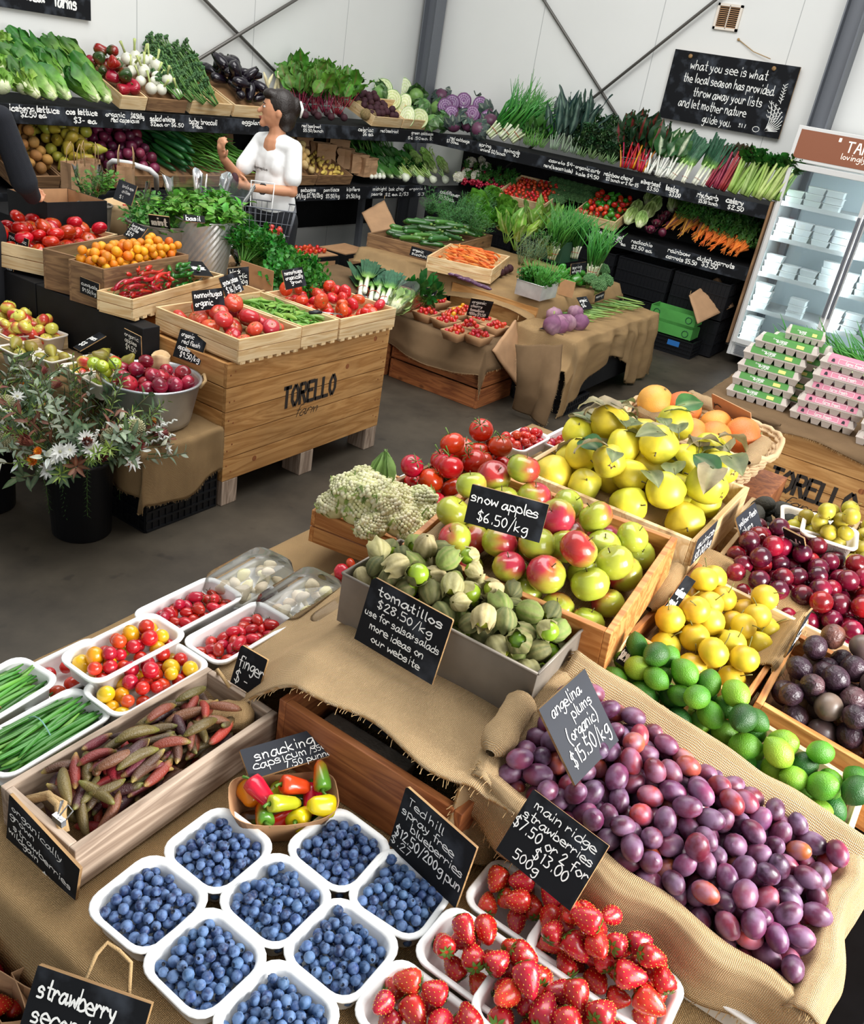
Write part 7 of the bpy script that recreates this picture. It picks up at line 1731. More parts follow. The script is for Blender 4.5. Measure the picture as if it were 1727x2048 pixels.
def cardpun():
 mb=MB();W,D,H=.16,.14,.06
 o=[(-W*.36,-D*.36,0),(W*.36,-D*.36,0),(W*.36,D*.36,0),(-W*.36,D*.36,0),(-W/2,-D/2,H),(W/2,-D/2,H),(W/2,D/2,H),(-W/2,D/2,H)]
 i_=[(x*.97,y*.97,z+.002)for x,y,z in o]
 mb.add(o+i_,[(3,2,1,0),(0,1,5,4),(1,2,6,5),(2,3,7,6),(3,0,4,7),(8,9,10,11),(8,12,13,9),(9,13,14,10),(10,14,15,11),(11,15,12,8),(4,5,13,12),(5,6,14,13),(6,7,15,14),(7,4,12,15)])
 return mb.mesh('card_punnet','kraft')
CP=cardpun()
cps=[(853,623),(892,638),(873,600),(940,650),(908,625),(958,668),(990,650),(912,660),(965,635),(925,618)]
for i,(px_,py_)in enumerate(cps):
 q=at(px_,py_,.485);put(CP,'card_punnet',T(q.x,q.y,.423)@RZ(rnd.uniform(-8,8)),'brown card punnet of cherry tomatoes on the island','punnet','brown card punnets on the island')
 heap(T(q.x-.06,q.y-.05,.463),.12,.10,.0145,15,P['cherry_red']if i not in(2,4,9)else P['cherry_red']+P['cherry_yellow'],'tiny cherry tomato in the brown card punnets on the island','tomato','cherry tomatoes on the island',.0135,floor=mound(.09,.08,.02),seed=400+i,K=24,inset=.006)
# right low wing
plainbox('island_table',5.16,6.66,2.14,2.52,.10,.50,'black_paint','dark low bench under the beetroot end of the island','bench')
lattice_crate(5.18,5.55,2.11,2.5,0,.098,'black crate just visible below the torn burlap of the island',rows=2)
def isl_right(u,v):
 x=5.02+u*1.70;y=2.56-v*1.0
 z=.52;e=max(0,2.12-y);f=max(0,5.14-x);g=max(0,x-6.64)
 hang=.30+.10*math.sin(x*5+1)+(.12 if x>6.1 else 0)
 yy=y if e==0 else 2.12-.03*min(1,e/.1)-.022*math.sin(x*22+3*math.sin(x*3))*min(1,e/.15)
 z-=min(1,e/.5)*hang+min(1,f/.1)*.2+min(1,g/.08)*.3
 return(x+(min(.06,f)if f>0 else 0)-min(.03,g),yy,max(z,.02))
cloth('burlap_cover',isl_right,110,70,'burlap',1.7,1.1,'burlap hanging in folds from the right wing of the island',seed=42,noise=.012,nscale=6)
def isl_tail(u,v):
 a=at(1030,690,.50).lerp(at(1125,690,.50),u);b=at(1025,815,.03).lerp(at(1088,850,.02),u);p=a.lerp(b,v)
 return p+V((-.05*math.sin(PI*v)-.02*math.sin(u*9),-.05*math.sin(PI*v)+.015*math.sin(u*12)*v,0))
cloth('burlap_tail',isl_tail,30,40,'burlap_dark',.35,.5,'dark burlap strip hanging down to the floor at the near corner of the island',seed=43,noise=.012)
# upper level
plainbox('island_table',5.42,6.84,2.56,4.05,.0,.60,'black_paint','dark central block of the island under the carrots and herbs','table')
def isl_top(u,v):
 x=5.28+u*1.66;y=2.46+v*1.7
 z=.62;e=max(0,5.42-x);f=max(0,2.56-y);g=max(0,x-6.82)
 z-=min(1,e/.12)*(.10+.03*math.sin(y*6))+min(1,f/.1)*.10+min(1,g/.1)*.1
 return(x+min(.05,e*.5),y+min(.05,f*.5),z)
cloth('burlap_cover',isl_top,80,70,'burlap',1.66,1.7,'burlap over the upper level of the island under the carrot crate',seed=44,noise=.008)
MB().box(5.385,2.90,.50,.02,.70,.18).build('backboard','bin_y',label='plain timber board behind the cherry tomato punnets on the island',cat='board')
cc_,CM_,CW_,CD_=crate3(at(985,540,.745),at(1020,512,.745),at(870,503,.745),.10,'pine','pine crate of loose orange carrots on the island',rows=2)
CW_=max(CW_,.3)
lay(CM_@T(.01,.01,.055),CW_-.02,CD_-.02,.13,.012,84,P['carrot'],'loose orange carrot in the island crate','carrot','loose carrots on the island',.14,lambda rs:rs.normal(1.2,.6),0,420,mound=mound(CW_,CD_,.06))
# zucchini
zc,ZM,ZW,ZD=crate3(at(872,500,.72),at(985,470,.72),at(775,458,.72),.10,'oldwood','brown tray of dark green zucchini at the back of the island',rows=1)
lay(ZM@T(0,0,.08),ZW,ZD,.19,.023,44,P['zucchini'],'dark green zucchini heaped at the back of the island','zucchini','zucchini on the island',.2,lambda rs:rs.normal(2.3,.35),0,421,mound=mound(ZW,ZD,.10))
# slim purple eggplants along the cloth edge
for i in range(16):
 q=at(878+i*6.2,536+i*2.6,.655);spawn(P['garlic_eggplant'][0],T(q.x,q.y,.655)@RZ(rnd.uniform(60,150)),'slim purple eggplant in a row below the carrot crate','eggplant','slim eggplants on the island')
for i in range(3):
 q=at(1000+i*9,545-i*4,.66);spawn(P['beet'][0],T(q.x,q.y,.66),'dark beetroot beside the carrot crate on the island','beetroot','beetroot on the island')
# dill, lettuces, chard, herbs
def place(kind,pts,z,d,label,cat,group,s=1.0,var=.15,jz=0.0,dz=0.0,prs=None):
 rn=random.Random(hash(kind)%1000 if False else len(kind)*7+len(pts))
 prs=prs or P[kind];out=[]
 for i,pt in enumerate(pts):
  q=at(pt[0],pt[1],z if len(pt)<3 else pt[2])
  dd=V(d)+V((rn.uniform(-var,var),rn.uniform(-var,var),rn.uniform(-jz,jz)))
  out.append(spawn(prs[i%len(prs)],orient(q+V((0,0,dz)),dd,rn.uniform(0,6.28))@SC(s*rn.uniform(.9,1.1)),label,cat,group))
 return out
place('dill',[(900,455),(925,450),(945,445),(915,435),(880,440),(940,465),(860,430),(955,430)],.74,(-.3,-.5,.8),'feathery bunch of dill at the back of the island','dill','dill on the island',1.15)
place('butter',[(945,415),(985,405),(1010,425),(965,440),(1000,445),(1030,405)],.82,(-.25,-.4,1),'bright green frilly lettuce at the back of the island','lettuce','lettuces on the island',1.2,dz=-.05)
place('silverbeet',[(1010,485),(1040,470),(1065,480),(1085,460),(1030,500)],.70,(-.2,-.3,1),'light green leafy bunch in the middle of the island','greens','leafy bunches on the island',1.0,prs=[bunch('leafy_greens_bunch',9,.14,.004,.003,.5,C('#7fae4f'),L_one(.17,.08,C('#84b244'),C('#c8dc90'),.07,nl=8,nw=3),seed=s_)for s_ in(60,61)])
place('rosemary',[(1040,530),(1060,525),(1050,515),(1075,520)],.70,(-.1,-.2,1),'grey-green bunch of rosemary in the middle of the island','rosemary','rosemary on the island',1.0)
q=at(1085,572,.75)
hb=tin_box('planter_box',.24,.20,.10,T(q.x,q.y,.645),'galv','zinc and timber box of green herbs at the island corner',cat='planter')
for i in range(8):
 spawn(P['parsley'][i%2]if i%3 else P['chive'][0],orient((q.x+.05+.05*(i%4),q.y+.05+.1*(i//4),.69),(rnd.uniform(-.3,.3),rnd.uniform(-.3,.3),1))@SC(.9),'bushy green herb bunch in the zinc box','herb','herbs in the zinc box')
gp=at(1100,520,.70)
plainbox('green_box',gp.x+.30,gp.x+.66,gp.y+.05,gp.y+.3,.63,.80,'green_paint','small dark green wooden box standing behind the herbs','box')
place('spring_onion',[(1105,505),(1120,500),(1135,500),(1150,505),(1110,490),(1140,490)],.72,(-.05,-.05,1),'tall bunch of spring onions standing at the right of the island','spring onion','spring onions on the island',1.1,dz=-.05)
place('spring_onion',[(1180,555),(1186,550)],.66,(.0,0,1),'tall thin bunch of spring onions standing by the small broccoli','spring onion','spring onions by the broccoli',1.1,.05)
place('celery',[(1085,500),(1100,510)],.70,(-.4,.1,1),'pale green celery-like bunch beside the green box','celery','pale stalks on the island',.6)
place('broccoli',[(1180,560),(1205,540),(1210,562),(1185,540),(1197,572)],.69,(-.2,-.3,1),'small green broccoli head at the right end of the island','broccoli','broccoli on the island',1.0)
heap(T(6.05,2.62,.625),.28,.22,.034,16,P['green_cap'],'glossy green capsicum beside the herb box on the island','capsicum','green capsicums on the island',.038,seed=430,K=20)
plainbox('kraft_card',5.80,5.803,2.50,2.62,.625,.74,'kraft','plain brown card beside the zinc herb box','card')
# low right: big purple radishes, asparagus
for i,(px_,py_)in enumerate(((1108,632),(1132,645),(1150,628),(1118,650),(1160,645),(1105,650))):
 q=at(px_,py_,.57);spawn(P['turnip'][0],T(*q)@rot_any(rnd)@SC(1.0+.1*(i%2)),'large dusty purple root at the near corner of the island','radish','purple roots on the island')
for i in range(54):
 q=at(1150+(i%18)*6.6+rnd.uniform(-6,6),634-(i%18)*1.7+rnd.uniform(-9,7),.54+.012*(i//18));spawn(P['asparagus'][0],T(*q)@RZ(rnd.normalvariate(125,10))@RY(rnd.uniform(-5,5)),'green asparagus spear along the right edge of the island','asparagus','asparagus on the island')
# kraft bags hanging
def flatbag(px,z,label,seed=0):
 a,b,c,d=[at(x,y,zz)for(x,y),zz in zip(px,z)]
 n=(b-a).cross(d-a).normalized()
 def f(u,v):
  p=a.lerp(b,u).lerp(d.lerp(c,u),v)
  return p+n*(.008*math.sin(PI*u)*math.sin(PI*v)+.006*NZ.noise(V((u*5+seed,v*5,0))))
 mb=MB();mb.grid(f,12,12);o=mb.build('paper_bag','kraft_bag',smooth=True,label=label,cat='bag',solid=.012)
 tw=MB();tw.tube([a+(b-a)*.5*0+n*.01,a+V((0,0,.03))+n*.01],.003,5);tw.build('string','string',o)
 return o
flatbag([(1032,640),(985,700),(1035,770),(1043,690)],[.54,.40,.16,.36],'flat brown paper bag hanging at the near corner of the island',1)
flatbag([(768,400),(723,425),(745,468),(797,462)],[.80,.70,.58,.62],'flat brown paper bag hanging below the left shelf board',2)
# leeks on the lower left level of the island
plainbox('island_table',4.50,5.10,3.28,4.10,0,.50,'redwood_y','reddish timber box under the leeks at the left of the island','box')
def leekcloth(u,v):
 x=4.36+u*.80;y=3.22+v*.92;e=max(0,4.48-x);g=max(0,3.30-y)
 return(x+min(.1,e),y+min(.06,g),.515-min(1,e/.1)*.18-min(1,g/.08)*.12)
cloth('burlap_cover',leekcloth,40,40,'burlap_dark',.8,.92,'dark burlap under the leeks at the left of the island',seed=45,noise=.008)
for i,(a,b)in enumerate((((724,590),(740,490)),((745,600),(770,490)),((765,612),(800,505)))):
 p0=at(a[0],a[1],.545);p1=at(b[0],b[1],.66)
 spawn(P['leek'][i%2],orient(p0,p1-p0)@SC(1.1),'banded bunch of leeks lying on the dark burlap, white ends forward','leek','leeks on the island')
p0=at(785,618,.56);p1=at(845,560,.62)
spawn(P['wombok'][0],orient(p0,p1-p0)@SC(1.3),'wrapped long pale cabbage lying beside the leeks','cabbage')
film('plastic_sleeve',p0-(p1-p0).normalized()*.02,p1-p0,.09,.34,'clear wrapping round the long pale cabbage beside the leeks')
q=at(808,610,.50);spawn(P['eggplant'][0],T(q.x,q.y,.53)@RX(70)@RZ(30)@SC(1.1),'single glossy dark eggplant beside the card punnets','eggplant')
place('spinach',[(835,600),(845,605),(825,590)],.50,(-.3,-.6,.7),'dark leafy bunch beside the single eggplant','greens','dark greens by the eggplant',.9)
for px,z,lb,L in(([(932,630),(975,637),(942,596)],.56,'blackboard reading organic cherry tomatoes on the island',[('organic',.1,.76,.17,.6),('cherry',.1,.53,.17,.5),('tomatoes',.1,.3,.17,.64),('400g $9.50',.1,.07,.17,.75)]),
([(818,510),(860,522),(823,492)],.68,'small blackboard on the front of the zucchini tray',[('organic',.1,.55,.3,.5),('zucchini',.1,.15,.3,.7)]),
([(835,588),(868,597),(842,572)],.56,'small blackboard behind the single eggplant',[('organic',.1,.55,.3,.6),('eggplant',.1,.15,.3,.8)]),
([(706,587),(740,603),(722,584)],.53,'small dark card lying at the leek roots',[('leeks',.2,.4,.4,.6)]),
([(1077,657),(1125,670),(1095,652)],.53,'small dark card lying in front of the purple roots',[('roots',.2,.4,.4,.6)]),
([(1165,620),(1185,617),(1152,595)],.58,'small tilted blackboard left of the asparagus board',[('organic',.1,.6,.25,.7),('$6',.1,.2,.25,.4)]),
([(1188,605),(1207,597),(1190,590)],.60,'small blackboard above the asparagus',[('asparagus',.1,.5,.3,.8)]),
([(1140,550),(1170,545),(1142,528)],.72,'small blackboard below the green wooden box',[('spring',.1,.5,.3,.6),('onions',.1,.15,.3,.6)])):
 sign(px,[(l+(dict(pen=.15),))for l in L],lb,z,z,th=.004,cut=.03)
# ================================================================== WALL SHELVES
LYF,RXF=5.25,7.84
def onslope(px,py,side,z0,s):
 d=ray(px,py);a=d.y if side=='L' else d.x;f0=LYF if side=='L' else RXF
 t=(z0-CAM_H-s*f0)/(d.z-s*a);return EYE+d*t
TOPZ,LOWZ=1.355,.845
TIER={'LT':('L',TOPZ,.35),'LL':('L',LOWZ,.35),'RT':('R',TOPZ,.35),'RL':('R',LOWZ,.35)}
BACK={'L':V((0,1,0)),'R':V((1,0,0))}
def son(k,px,py):sd,z0,s=TIER[k];return onslope(px,py,sd,z0,s)
for nm,z,hb in(('upper',TOPZ,.11),('lower',LOWZ,.115)):
 for sd,lb in(('L','left'),('R','right')):
  o=empty('wall_shelf',T(0,0,0),'%s black shelf along the %s wall with chalked prices on its front board'%(nm,lb),'shelf')
  if sd=='L':b,c=(5.15,LYF+.01,z-.01-hb/2,5.4,.02,hb),(5.15,LYF+.36,z-.03,5.4,.68,.02)
  else:b,c=(RXF+.01,3.55,z-.01-hb/2,.02,3.42,hb),(RXF+.355,3.55,z-.03,.67,3.42,.02)
  MB().box(*b).build('front_board','black_board',o,bevel=.003);MB().box(*c).build('shelf_panel','black_paint',o)
  if sd=='L':MB().box(5.15,YW-.06,z-.28,5.4,.02,.5).build('back_panel','black_paint',o)
  else:MB().box(XW-.06,3.55,z-.28,.02,3.42,.5).build('back_panel','black_paint',o)
  tb=MB();L={('L','upper'):[('iceberg lettuce',18,212,100,.5),('$2.50 ea',42,233,50,.46),('cos lettuce',132,224,62,.5),('$3- ea',148,245,44,.46),('organic',211,232,38,.4),('$18.50/kg',262,236,26,.4),('red capsicum',222,243,56,.4),('salad onions',300,241,50,.5),('$2ea or $6.50',301,251,66,.35),('baby broccoli',378,247,56,.5),('$4ea',384,256,20,.35),('eggplant',484,246,40,.45),('parsnips',545,252,28,.4),('red beetroot',603,254,38,.35),('$5.50/bunch',606,263,40,.35),('celeriac',716,260,30,.45),('$6 ea',725,271,20,.45),('red beetroot',760,264,36,.4),('green cabbage',822,268,44,.4),('$6.50ea $3half',815,278,74,.35)],
('L','lower'):[('sebagos',601,383,30,.45),('$4/kg $7.90/2kg',592,396,52,.5),('pontiacs',647,383,31,.45),('$5.50/kg',651,396,27,.45),('kipflers',693,382,26,.45),('$9.50/kg',692,396,27,.45),('midnight',745,381,27,.45),('pearls',742,391,22,.4),('bok choy',777,381,30,.45),('$2 ea 2/$3',770,392,46,.4),('organic fennel',818,380,50,.35),('$3.50',835,391,30,.35)],
('R','upper'):[('red cabbage',900,275,40,.42),('$7.50ea',893,284,24,.4),('spring',958,290,24,.45),('onions $2/bunch',960,301,52,.42),('spinach',1008,302,32,.45),('$3',1026,312,12,.45),('cavolo $4-',1097,323,54,.42),('nero(tuscan kale)',1087,333,60,.42),('organic curly',1150,336,52,.42),('kale $4.50',1151,349,48,.42),('rainbow chard',1207,350,60,.5),('$3 bunch or 2 for $5',1211,360,68,.38),('silverbeet',1281,366,40,.5),('$3.50',1293,379,24,.4),('leeks',1330,379,28,.6),('$3.00',1337,391,24,.5),('rhubarb',1393,393,44,.6),('$5.50 bunch',1396,404,40,.4),('celery',1451,403,37,.6),('$2.50',1454,417,34,.5)],
('R','lower'):[('cauliflower',880,385,40,.5),('$5.50ea',877,396,30,.5),('radish',945,398,30,.4),('100g',1190,468,18,.5),('sugarloaf',1212,468,36,.42),('$3.50',1218,480,26,.42),('ea',1241,490,9,.4),('radicchio',1262,484,44,.45),('$3.50 ea',1262,496,42,.45),('rainbow',1335,502,46,.5),('carrots $5.50',1331,515,66,.5),('dutch carrots',1394,517,80,.55),('$3.50',1402,531,34,.55)]}[(sd,nm)]
  u=V((1,0,0))if sd=='L' else V((0,-1,0))
  for s,px_,py_,w_,h_ in L:
   q0=atY(px_,py_,LYF-.001)if sd=='L' else atX(px_,py_,RXF-.001);q1=atY(px_+w_,py_,LYF-.001)if sd=='L' else atX(px_+w_,py_,RXF-.001)
   wd=(q1-q0).dot(u);top=z-.012;lim=z-.01-hb
   s2=MB();text(s2,s,0,0,h_*.068,wd,pen=.21,z=0)
   zz=min(max(q0.z,lim+.008),top-h_*.07)
   b_=len(tb.v);tb.v+=[tuple(V((q0.x,q0.y,zz))+u*v[0]+V((0,0,v[1]))-BACK[sd]*.0012)for v in s2.v];tb.c+=s2.c;tb.m+=s2.m;tb.f+=[tuple(b_+i for i in f)for f in s2.f]
  tb.build('lettering','chalk',o)
# steel legs, end panel, crates below
for x in(2.6,4.1,5.9,7.2):
 MB().box(x,LYF+.3,.36,.05,.05,.72).build('shelf_leg','steel_grey',label='grey steel shelf leg at the left wall, %s'%{2.6:'far left',4.1:'behind the person in white',5.9:'right of the person in white',7.2:'near the corner'}[x],cat='leg')
MB().box(RXF+.33,1.835,.78,.68,.02,1.2).build('end_panel','oldwood_z',bevel=.003,label='timber end panel of the right-hand shelves beside the fridge',cat='panel')
rnd=random.Random(77);cn=0
for r_ in range(2):
 for k in range(6):
  y0=1.95+k*.55
  lattice_crate(7.83,8.25,y0,y0+.5,.01+r_*.33,.33+r_*.33,'black plastic crate stacked under the right wall shelf','black crates under the right shelf',n=6,rows=3)
for i,z in enumerate((.15,.27)):
 o=empty('green_box',T(7.60,2.10,z),('lower','upper')[i]+' bright green printed produce box by the fridge','box')
 for nm,b in(('front_panel',(.0,.2,.05,.01,.42,.09)),('back_panel',(.2,.2,.05,.01,.42,.09)),('side_panel',(.1,0,.05,.2,.01,.10)),('side_panel',(.1,.41,.05,.2,.01,.10))):MB().box(*b).build(nm,'green_plastic',o)
 for y in(.05,.35):MB().tube([(-.0065,y+.028*math.cos(k*.628),.05+.028*math.sin(k*.628))for k in range(11)],.004,4).build('round_logo','dark_green_print',o)
lattice_crate(7.58,7.82,2.05,2.6,0,.145,'black crate with a blue label under the green boxes')
MB().box(7.572,2.22,.10,.004,.11,.045).build('blue_tag','blue_label',label='blue label stuck on the black crate under the green boxes',cat='label')
flatbag([(1378,590),(1395,647),(1468,612),(1437,552)],[.52,.34,.46,.66],'flat brown paper bag hanging in front of the right shelf board',3)
def carton(M,label,grp,n=3):
 o=empty('carton',M,label,'box',grp)
 MB().box(0,0,.06,.4,.3,.12).build('body','black_paint',o);MB().box(0,-.152,.06,.3,.004,.05).build('kraft_band','kraft',o);MB().box(0,0,.124,.38,.28,.008).build('top','kraft',o)
for i in range(4):
 for j in range(3):carton(T(4.75+i*.46,4.85+.0*j,.005+j*.135)@RZ(rnd.uniform(-6,6)),'black and brown produce carton stacked below the left wall shelf','cartons under the left shelf')
for i in range(2):heap(T(5.05+i*.46,4.74,.40),.3,.22,.024,18,P['oxheart'],'dull red fruit in the cartons below the left wall shelf','fruit','red fruit in the low cartons',.036,seed=500+i,K=16)
P['bean_fat']=[long_thing('green_bean',.13,.0055,C(c),'satin',b_,lambda t:.7+.3*math.sin(PI*t),5,6)for c,b_ in(('#5c9a38',.1),('#4f8a30',-.08),('#6aa844',.14))]
# ---- produce on the shelves
def shelf_crate(k,px0,px1,py,wd,label,depth=.55,H=.09):
 """sloping crate on a shelf; px0..px1 are its front corners"""
 sd,z0,s=TIER[k];a=son(k,px0,py[0]);b=son(k,px1,py[1]);f0=LYF if sd=='L' else RXF
 if sd=='L':a.y=b.y=f0+.03
 else:a.x=b.x=f0+.03
 zt=z0+H*.9;a.z=b.z=zt
 dv=(BACK[sd]+V((0,0,s))).normalized()*depth
 return crate3(a,b,a+dv,H,wd,label,rows=1,th=.012)
def sheap(k,px0,px1,py,n,r,prs,il,cat,grp,rb,crl,seed,wd='pine',depth=.5,orient_='any',H=.09,md=.05,layf=None):
 c,M,W,D=shelf_crate(k,px0,px1,py,wd,crl,depth,H)
 liner(M@T(.012,.012,0),W-.024,D-.024,mound(W,D,md*.6),.03,'kraft_dark',c)
 if layf:lay(M@T(.01,.01,.03),W-.02,D-.02,layf[0],r,n,prs,il,cat,grp,layf[1],lambda rs:rs.normal(layf[2],.45 if n>200 else.2),seed=seed,floor=mound(W,D,md*.6))
 else:heap(M@T(.012,.012,0),W-.024,D-.024,r,n,prs,il,cat,grp,rb,floor=lambda x,y:.03+mound(W,D,md)(x,y),seed=seed,orient=orient_,K=30)
 return c,M,W,D
def grow(kind,k,pts,label,cat,grp,s=1.0,lean=.5,side=0.0,var=.12,lift=0.0,down=False):
 """stand or lay bunches on a shelf; lean 0 = flat up the slope, 1 = upright"""
 sd,z0,sl=TIER[k];rn=random.Random(len(kind)*31+len(pts));al=V((1,0,0))if sd=='L' else V((0,-1,0))
 for i,(px_,py_)in enumerate(pts):
  q=son(k,px_,py_);up=(BACK[sd]+V((0,0,sl))).normalized()
  d=up*(1-lean)+V((0,0,1))*lean+al*(side+rn.uniform(-var,var))
  if down:d=-d
  spawn(P[kind][i%len(P[kind])],orient(q+V((0,0,.03+lift)),d,rn.uniform(0,6.28))@SC(s*rn.uniform(.92,1.08)),label,cat,grp)
# upper left
grow('iceberg','LT',[(8,195),(55,195),(0,165),(20,140),(8,115),(62,170)],'pale green iceberg-type lettuce at the left end of the top shelf','lettuce','iceberg lettuces on the top shelf',1.1,.4,.1)
grow('cos','LT',[(112,208),(140,208),(198,212),(222,214),(78,205),(95,175),(130,172),(165,180),(200,178),(55,160),(110,148),(150,150),(175,152),(85,140)],'long green cos lettuce with a pale base on the top shelf','lettuce','cos lettuces on the top shelf',1.0,.35,-.35)
sheap('LT',237,297,(208,219),13,.047,P['capsicum'],'glossy red capsicum in the top shelf crate','capsicum','red capsicums on the top shelf',.045,'pine crate of red capsicums on the top left shelf',601,md=.05)
sheap('LT',299,378,(219,226),20,.043,P['white_onion'],'white salad onion with its green stalk on the top shelf','onion','salad onions on the top shelf',.038,'brown crate of white salad onions on the top left shelf',602,'oldwood',md=.08,orient_='up')
c,M,W,D=shelf_crate('LT',380,470,(221,234),'pine','pine crate of baby broccoli on the top left shelf')
grow('broccolini','LT',[(360+(i%4)*24+(i//4)*-8,222-(i//4)*20+(i%4)*4)for i in range(20)],'banded bunch of baby broccoli in the top shelf crate','broccolini','baby broccoli on the top shelf',1.0,.45,-.5,lift=.05)
sheap('LT',472,545,(232,238),24,.048,P['eggplant'],'shiny black-purple eggplant in the top shelf crate','eggplant','eggplants on the top shelf',.045,'pine crate of dark eggplants on the top left shelf',603,md=.12)
sheap('LT',548,590,(240,244),3,.03,P['beet'],'dark root at the bottom of the horseradish crate','root','dark roots in the horseradish crate',.033,'brown crate holding upright pale roots behind the person',604,'redwood',md=.02)
for i in range(7):
 q=atY(520+i*9,190,5.62+.03*(i%2));spawn(P['parsnip'][0],orient(q+V((0,0,-.02)),(rnd.uniform(-.5,.4),0,1))@RY(90)@SC(1.35),'long pale root standing up behind the person in white','root','pale roots on the top shelf')
grow('beet_bunch','LT',[(600,228),(625,230),(650,232),(672,235),(612,214),(640,214),(665,216),(690,220),(590,212),(605,196),(635,198),(660,200)],'bunch of dark beetroot with red stems and green leaves on the top shelf','beetroot','beetroot bunches on the top shelf',1.0,.75,.1)
for px_,py_ in[(583+i*13+5*(i%2),236+i*.8-7*(i%2))for i in range(9)]:
 q=son('LT',px_,py_);spawn(P['beet'][0],T(q.x,q.y,q.z+.03),'dark round beetroot at the front edge of the top shelf','beetroot','beetroots at the front of the top shelf')
for px_,py_ in((704,205),(716,222),(730,238),(742,240)):
 q=son('LT',px_,py_);spawn(P['celeriac'][0],T(q.x,q.y,q.z+.04)@rot_any(rnd)@SC(.9),'knobbly beige celeriac on the top shelf','celeriac','celeriac on the top shelf')
grow('celery','LT',[(700,205),(708,212)],'leafy celeriac top spreading on the top shelf','celeriac leaves','celeriac leaves on the top shelf',.8,.8)
sheap('LT',745,802,(248,252),34,.033,P['beet'],'loose dark beetroot in the top shelf crate','beetroot','loose beetroot on the top shelf',.033,'brown crate of loose beetroot on the top left shelf',605,md=.06)
shelf_crate('LT',804,852,(252,256),'pine','short pine crate under the halved green cabbages',.4)
def facing(kind,k,pts,label,cat,grp,s=1.0):
 for i,(px_,py_)in enumerate(pts):
  q=son(k,px_,py_)+V((0,0,.06+.0*i));n=(EYE-q).normalized();u=n.cross(V((0,0,1))).normalized();w=u.cross(n)
  M=MX(((-u.x,n.x,w.x,q.x),(-u.y,n.y,w.y,q.y),(-u.z,n.z,w.z,q.z),(0,0,0,1)))
  spawn(P[kind][i%len(P[kind])],M@RY(rnd.uniform(-20,20))@SC(s),label,cat,grp)
facing('half_green','LT',[(765,190),(805,222),(782,212),(812,248),(836,250),(808,190)],'halved green cabbage showing its pale cut face','cabbage','halved green cabbages on the top shelf',1.25)
for px_,py_ in((845,225),(862,258),(885,255),(850,200),(760,200),(872,230),(830,205)):
 q=son('LT',px_,py_);spawn(P['cabbage'][0],T(q.x,q.y,q.z+.06)@rot_any(rnd)@SC(.95),'whole green cabbage with dark outer leaves near the corner','cabbage','whole green cabbages on the top shelf')
facing('half_red','RT',[(900,240),(942,240),(925,214),(902,218),(958,222),(972,250),(888,225)],'halved red cabbage showing its purple and white cut face','cabbage','halved red cabbages on the top shelf',1.15)
for px_,py_ in((905,262),(935,262),(955,272),(968,235),(900,200),(935,200),(962,210),(978,256),(880,205),(920,250)):
 q=son('RT',px_,py_);q.y=min(q.y,5.8);spawn(P['red_cabbage'][0],T(q.x,q.y,q.z+.06)@rot_any(rnd)@SC(.9),'whole dark red cabbage with blue-green outer leaves in the corner','cabbage','whole red cabbages in the corner')
# upper right
grow('spring_onion','RT',[(975,278),(1000,283),(1020,288),(990,268),(1015,272)],'big bunch of spring onions with white ends on the top right shelf','spring onion','spring onions on the top shelf',1.35,.55,.5)
grow('spinach','RT',[(1050,295),(1065,298),(1080,300),(1055,280),(1075,284)],'dark spinach bunch on the top right shelf','spinach','spinach on the top shelf',1.2,.6)
grow('cavolo','RT',[(1105,305),(1125,310),(1145,314),(1115,292),(1135,296),(1155,300)],'blue-black cavolo nero bunch on the top right shelf','kale','cavolo nero on the top shelf',1.2,.7)
grow('kale','RT',[(1160,318),(1180,322),(1200,328),(1218,332),(1170,300),(1190,304),(1210,308),(1225,315)],'tightly curled green kale bunch on the top right shelf','kale','curly kale on the top shelf',1.05,.6)
grow('chard','RT',[(1245,342),(1262,345),(1278,350),(1252,328),(1270,332)],'rainbow chard bunch with bright red stalks on the top right shelf','chard','rainbow chard on the top shelf',1.12,.75)
grow('silverbeet','RT',[(1292,354),(1312,360),(1330,362),(1305,345)],'silverbeet bunch with thick white stalks on the top right shelf','silverbeet','silverbeet on the top shelf',.9,.65,.05)
grow('leek','RT',[(1340,366),(1362,372),(1385,376),(1402,380)],'upright bunch of leeks with white shafts on the top right shelf','leek','leeks on the top shelf',.74,.75,.2)
grow('rhubarb','RT',[(1412,380),(1428,384),(1440,388)],'dark red rhubarb bunch on the top right shelf','rhubarb','rhubarb on the top shelf',1.0,.75,.15)
grow('celery','RT',[(1460,392),(1485,398),(1508,403),(1530,406),(1548,408)],'green celery head leaning on the top right shelf','celery','celery on the top shelf',1.25,.8,.15)
# lower left
sheap('LL',20,108,(362,362),60,.034,P['kiwi'],'round brown pear in the lower left crate','pear','brown pears on the lower shelf',.032,'brown crate of russet pears at the left end of the lower shelf',611,'oldwood',md=.1,depth=.66)
sheap('LL',110,205,(362,366),64,.037,P['yellow_pear'],'yellow-green pear in the lower shelf crate','pear','yellow pears on the lower shelf',.032,'brown crate heaped with yellow-green pears on the lower left shelf',612,'oldwood',md=.14,depth=.66)
sheap('LL',208,325,(366,368),66,.038,P['onion'],'dark red onion in the lower shelf crate','onion','red onions on the lower shelf',.036,'brown crate heaped with red onions on the lower left shelf',613,'oldwood',md=.14,depth=.66)
sheap('LL',328,400,(368,370),32,.022,P['cucumber'],'long dark green cucumber in the lower shelf crate','cucumber','cucumbers on the lower shelf',1,'brown crate of long cucumbers on the lower left shelf',614,'oldwood',md=.10,depth=.66,layf=(.28,.3,1.9))
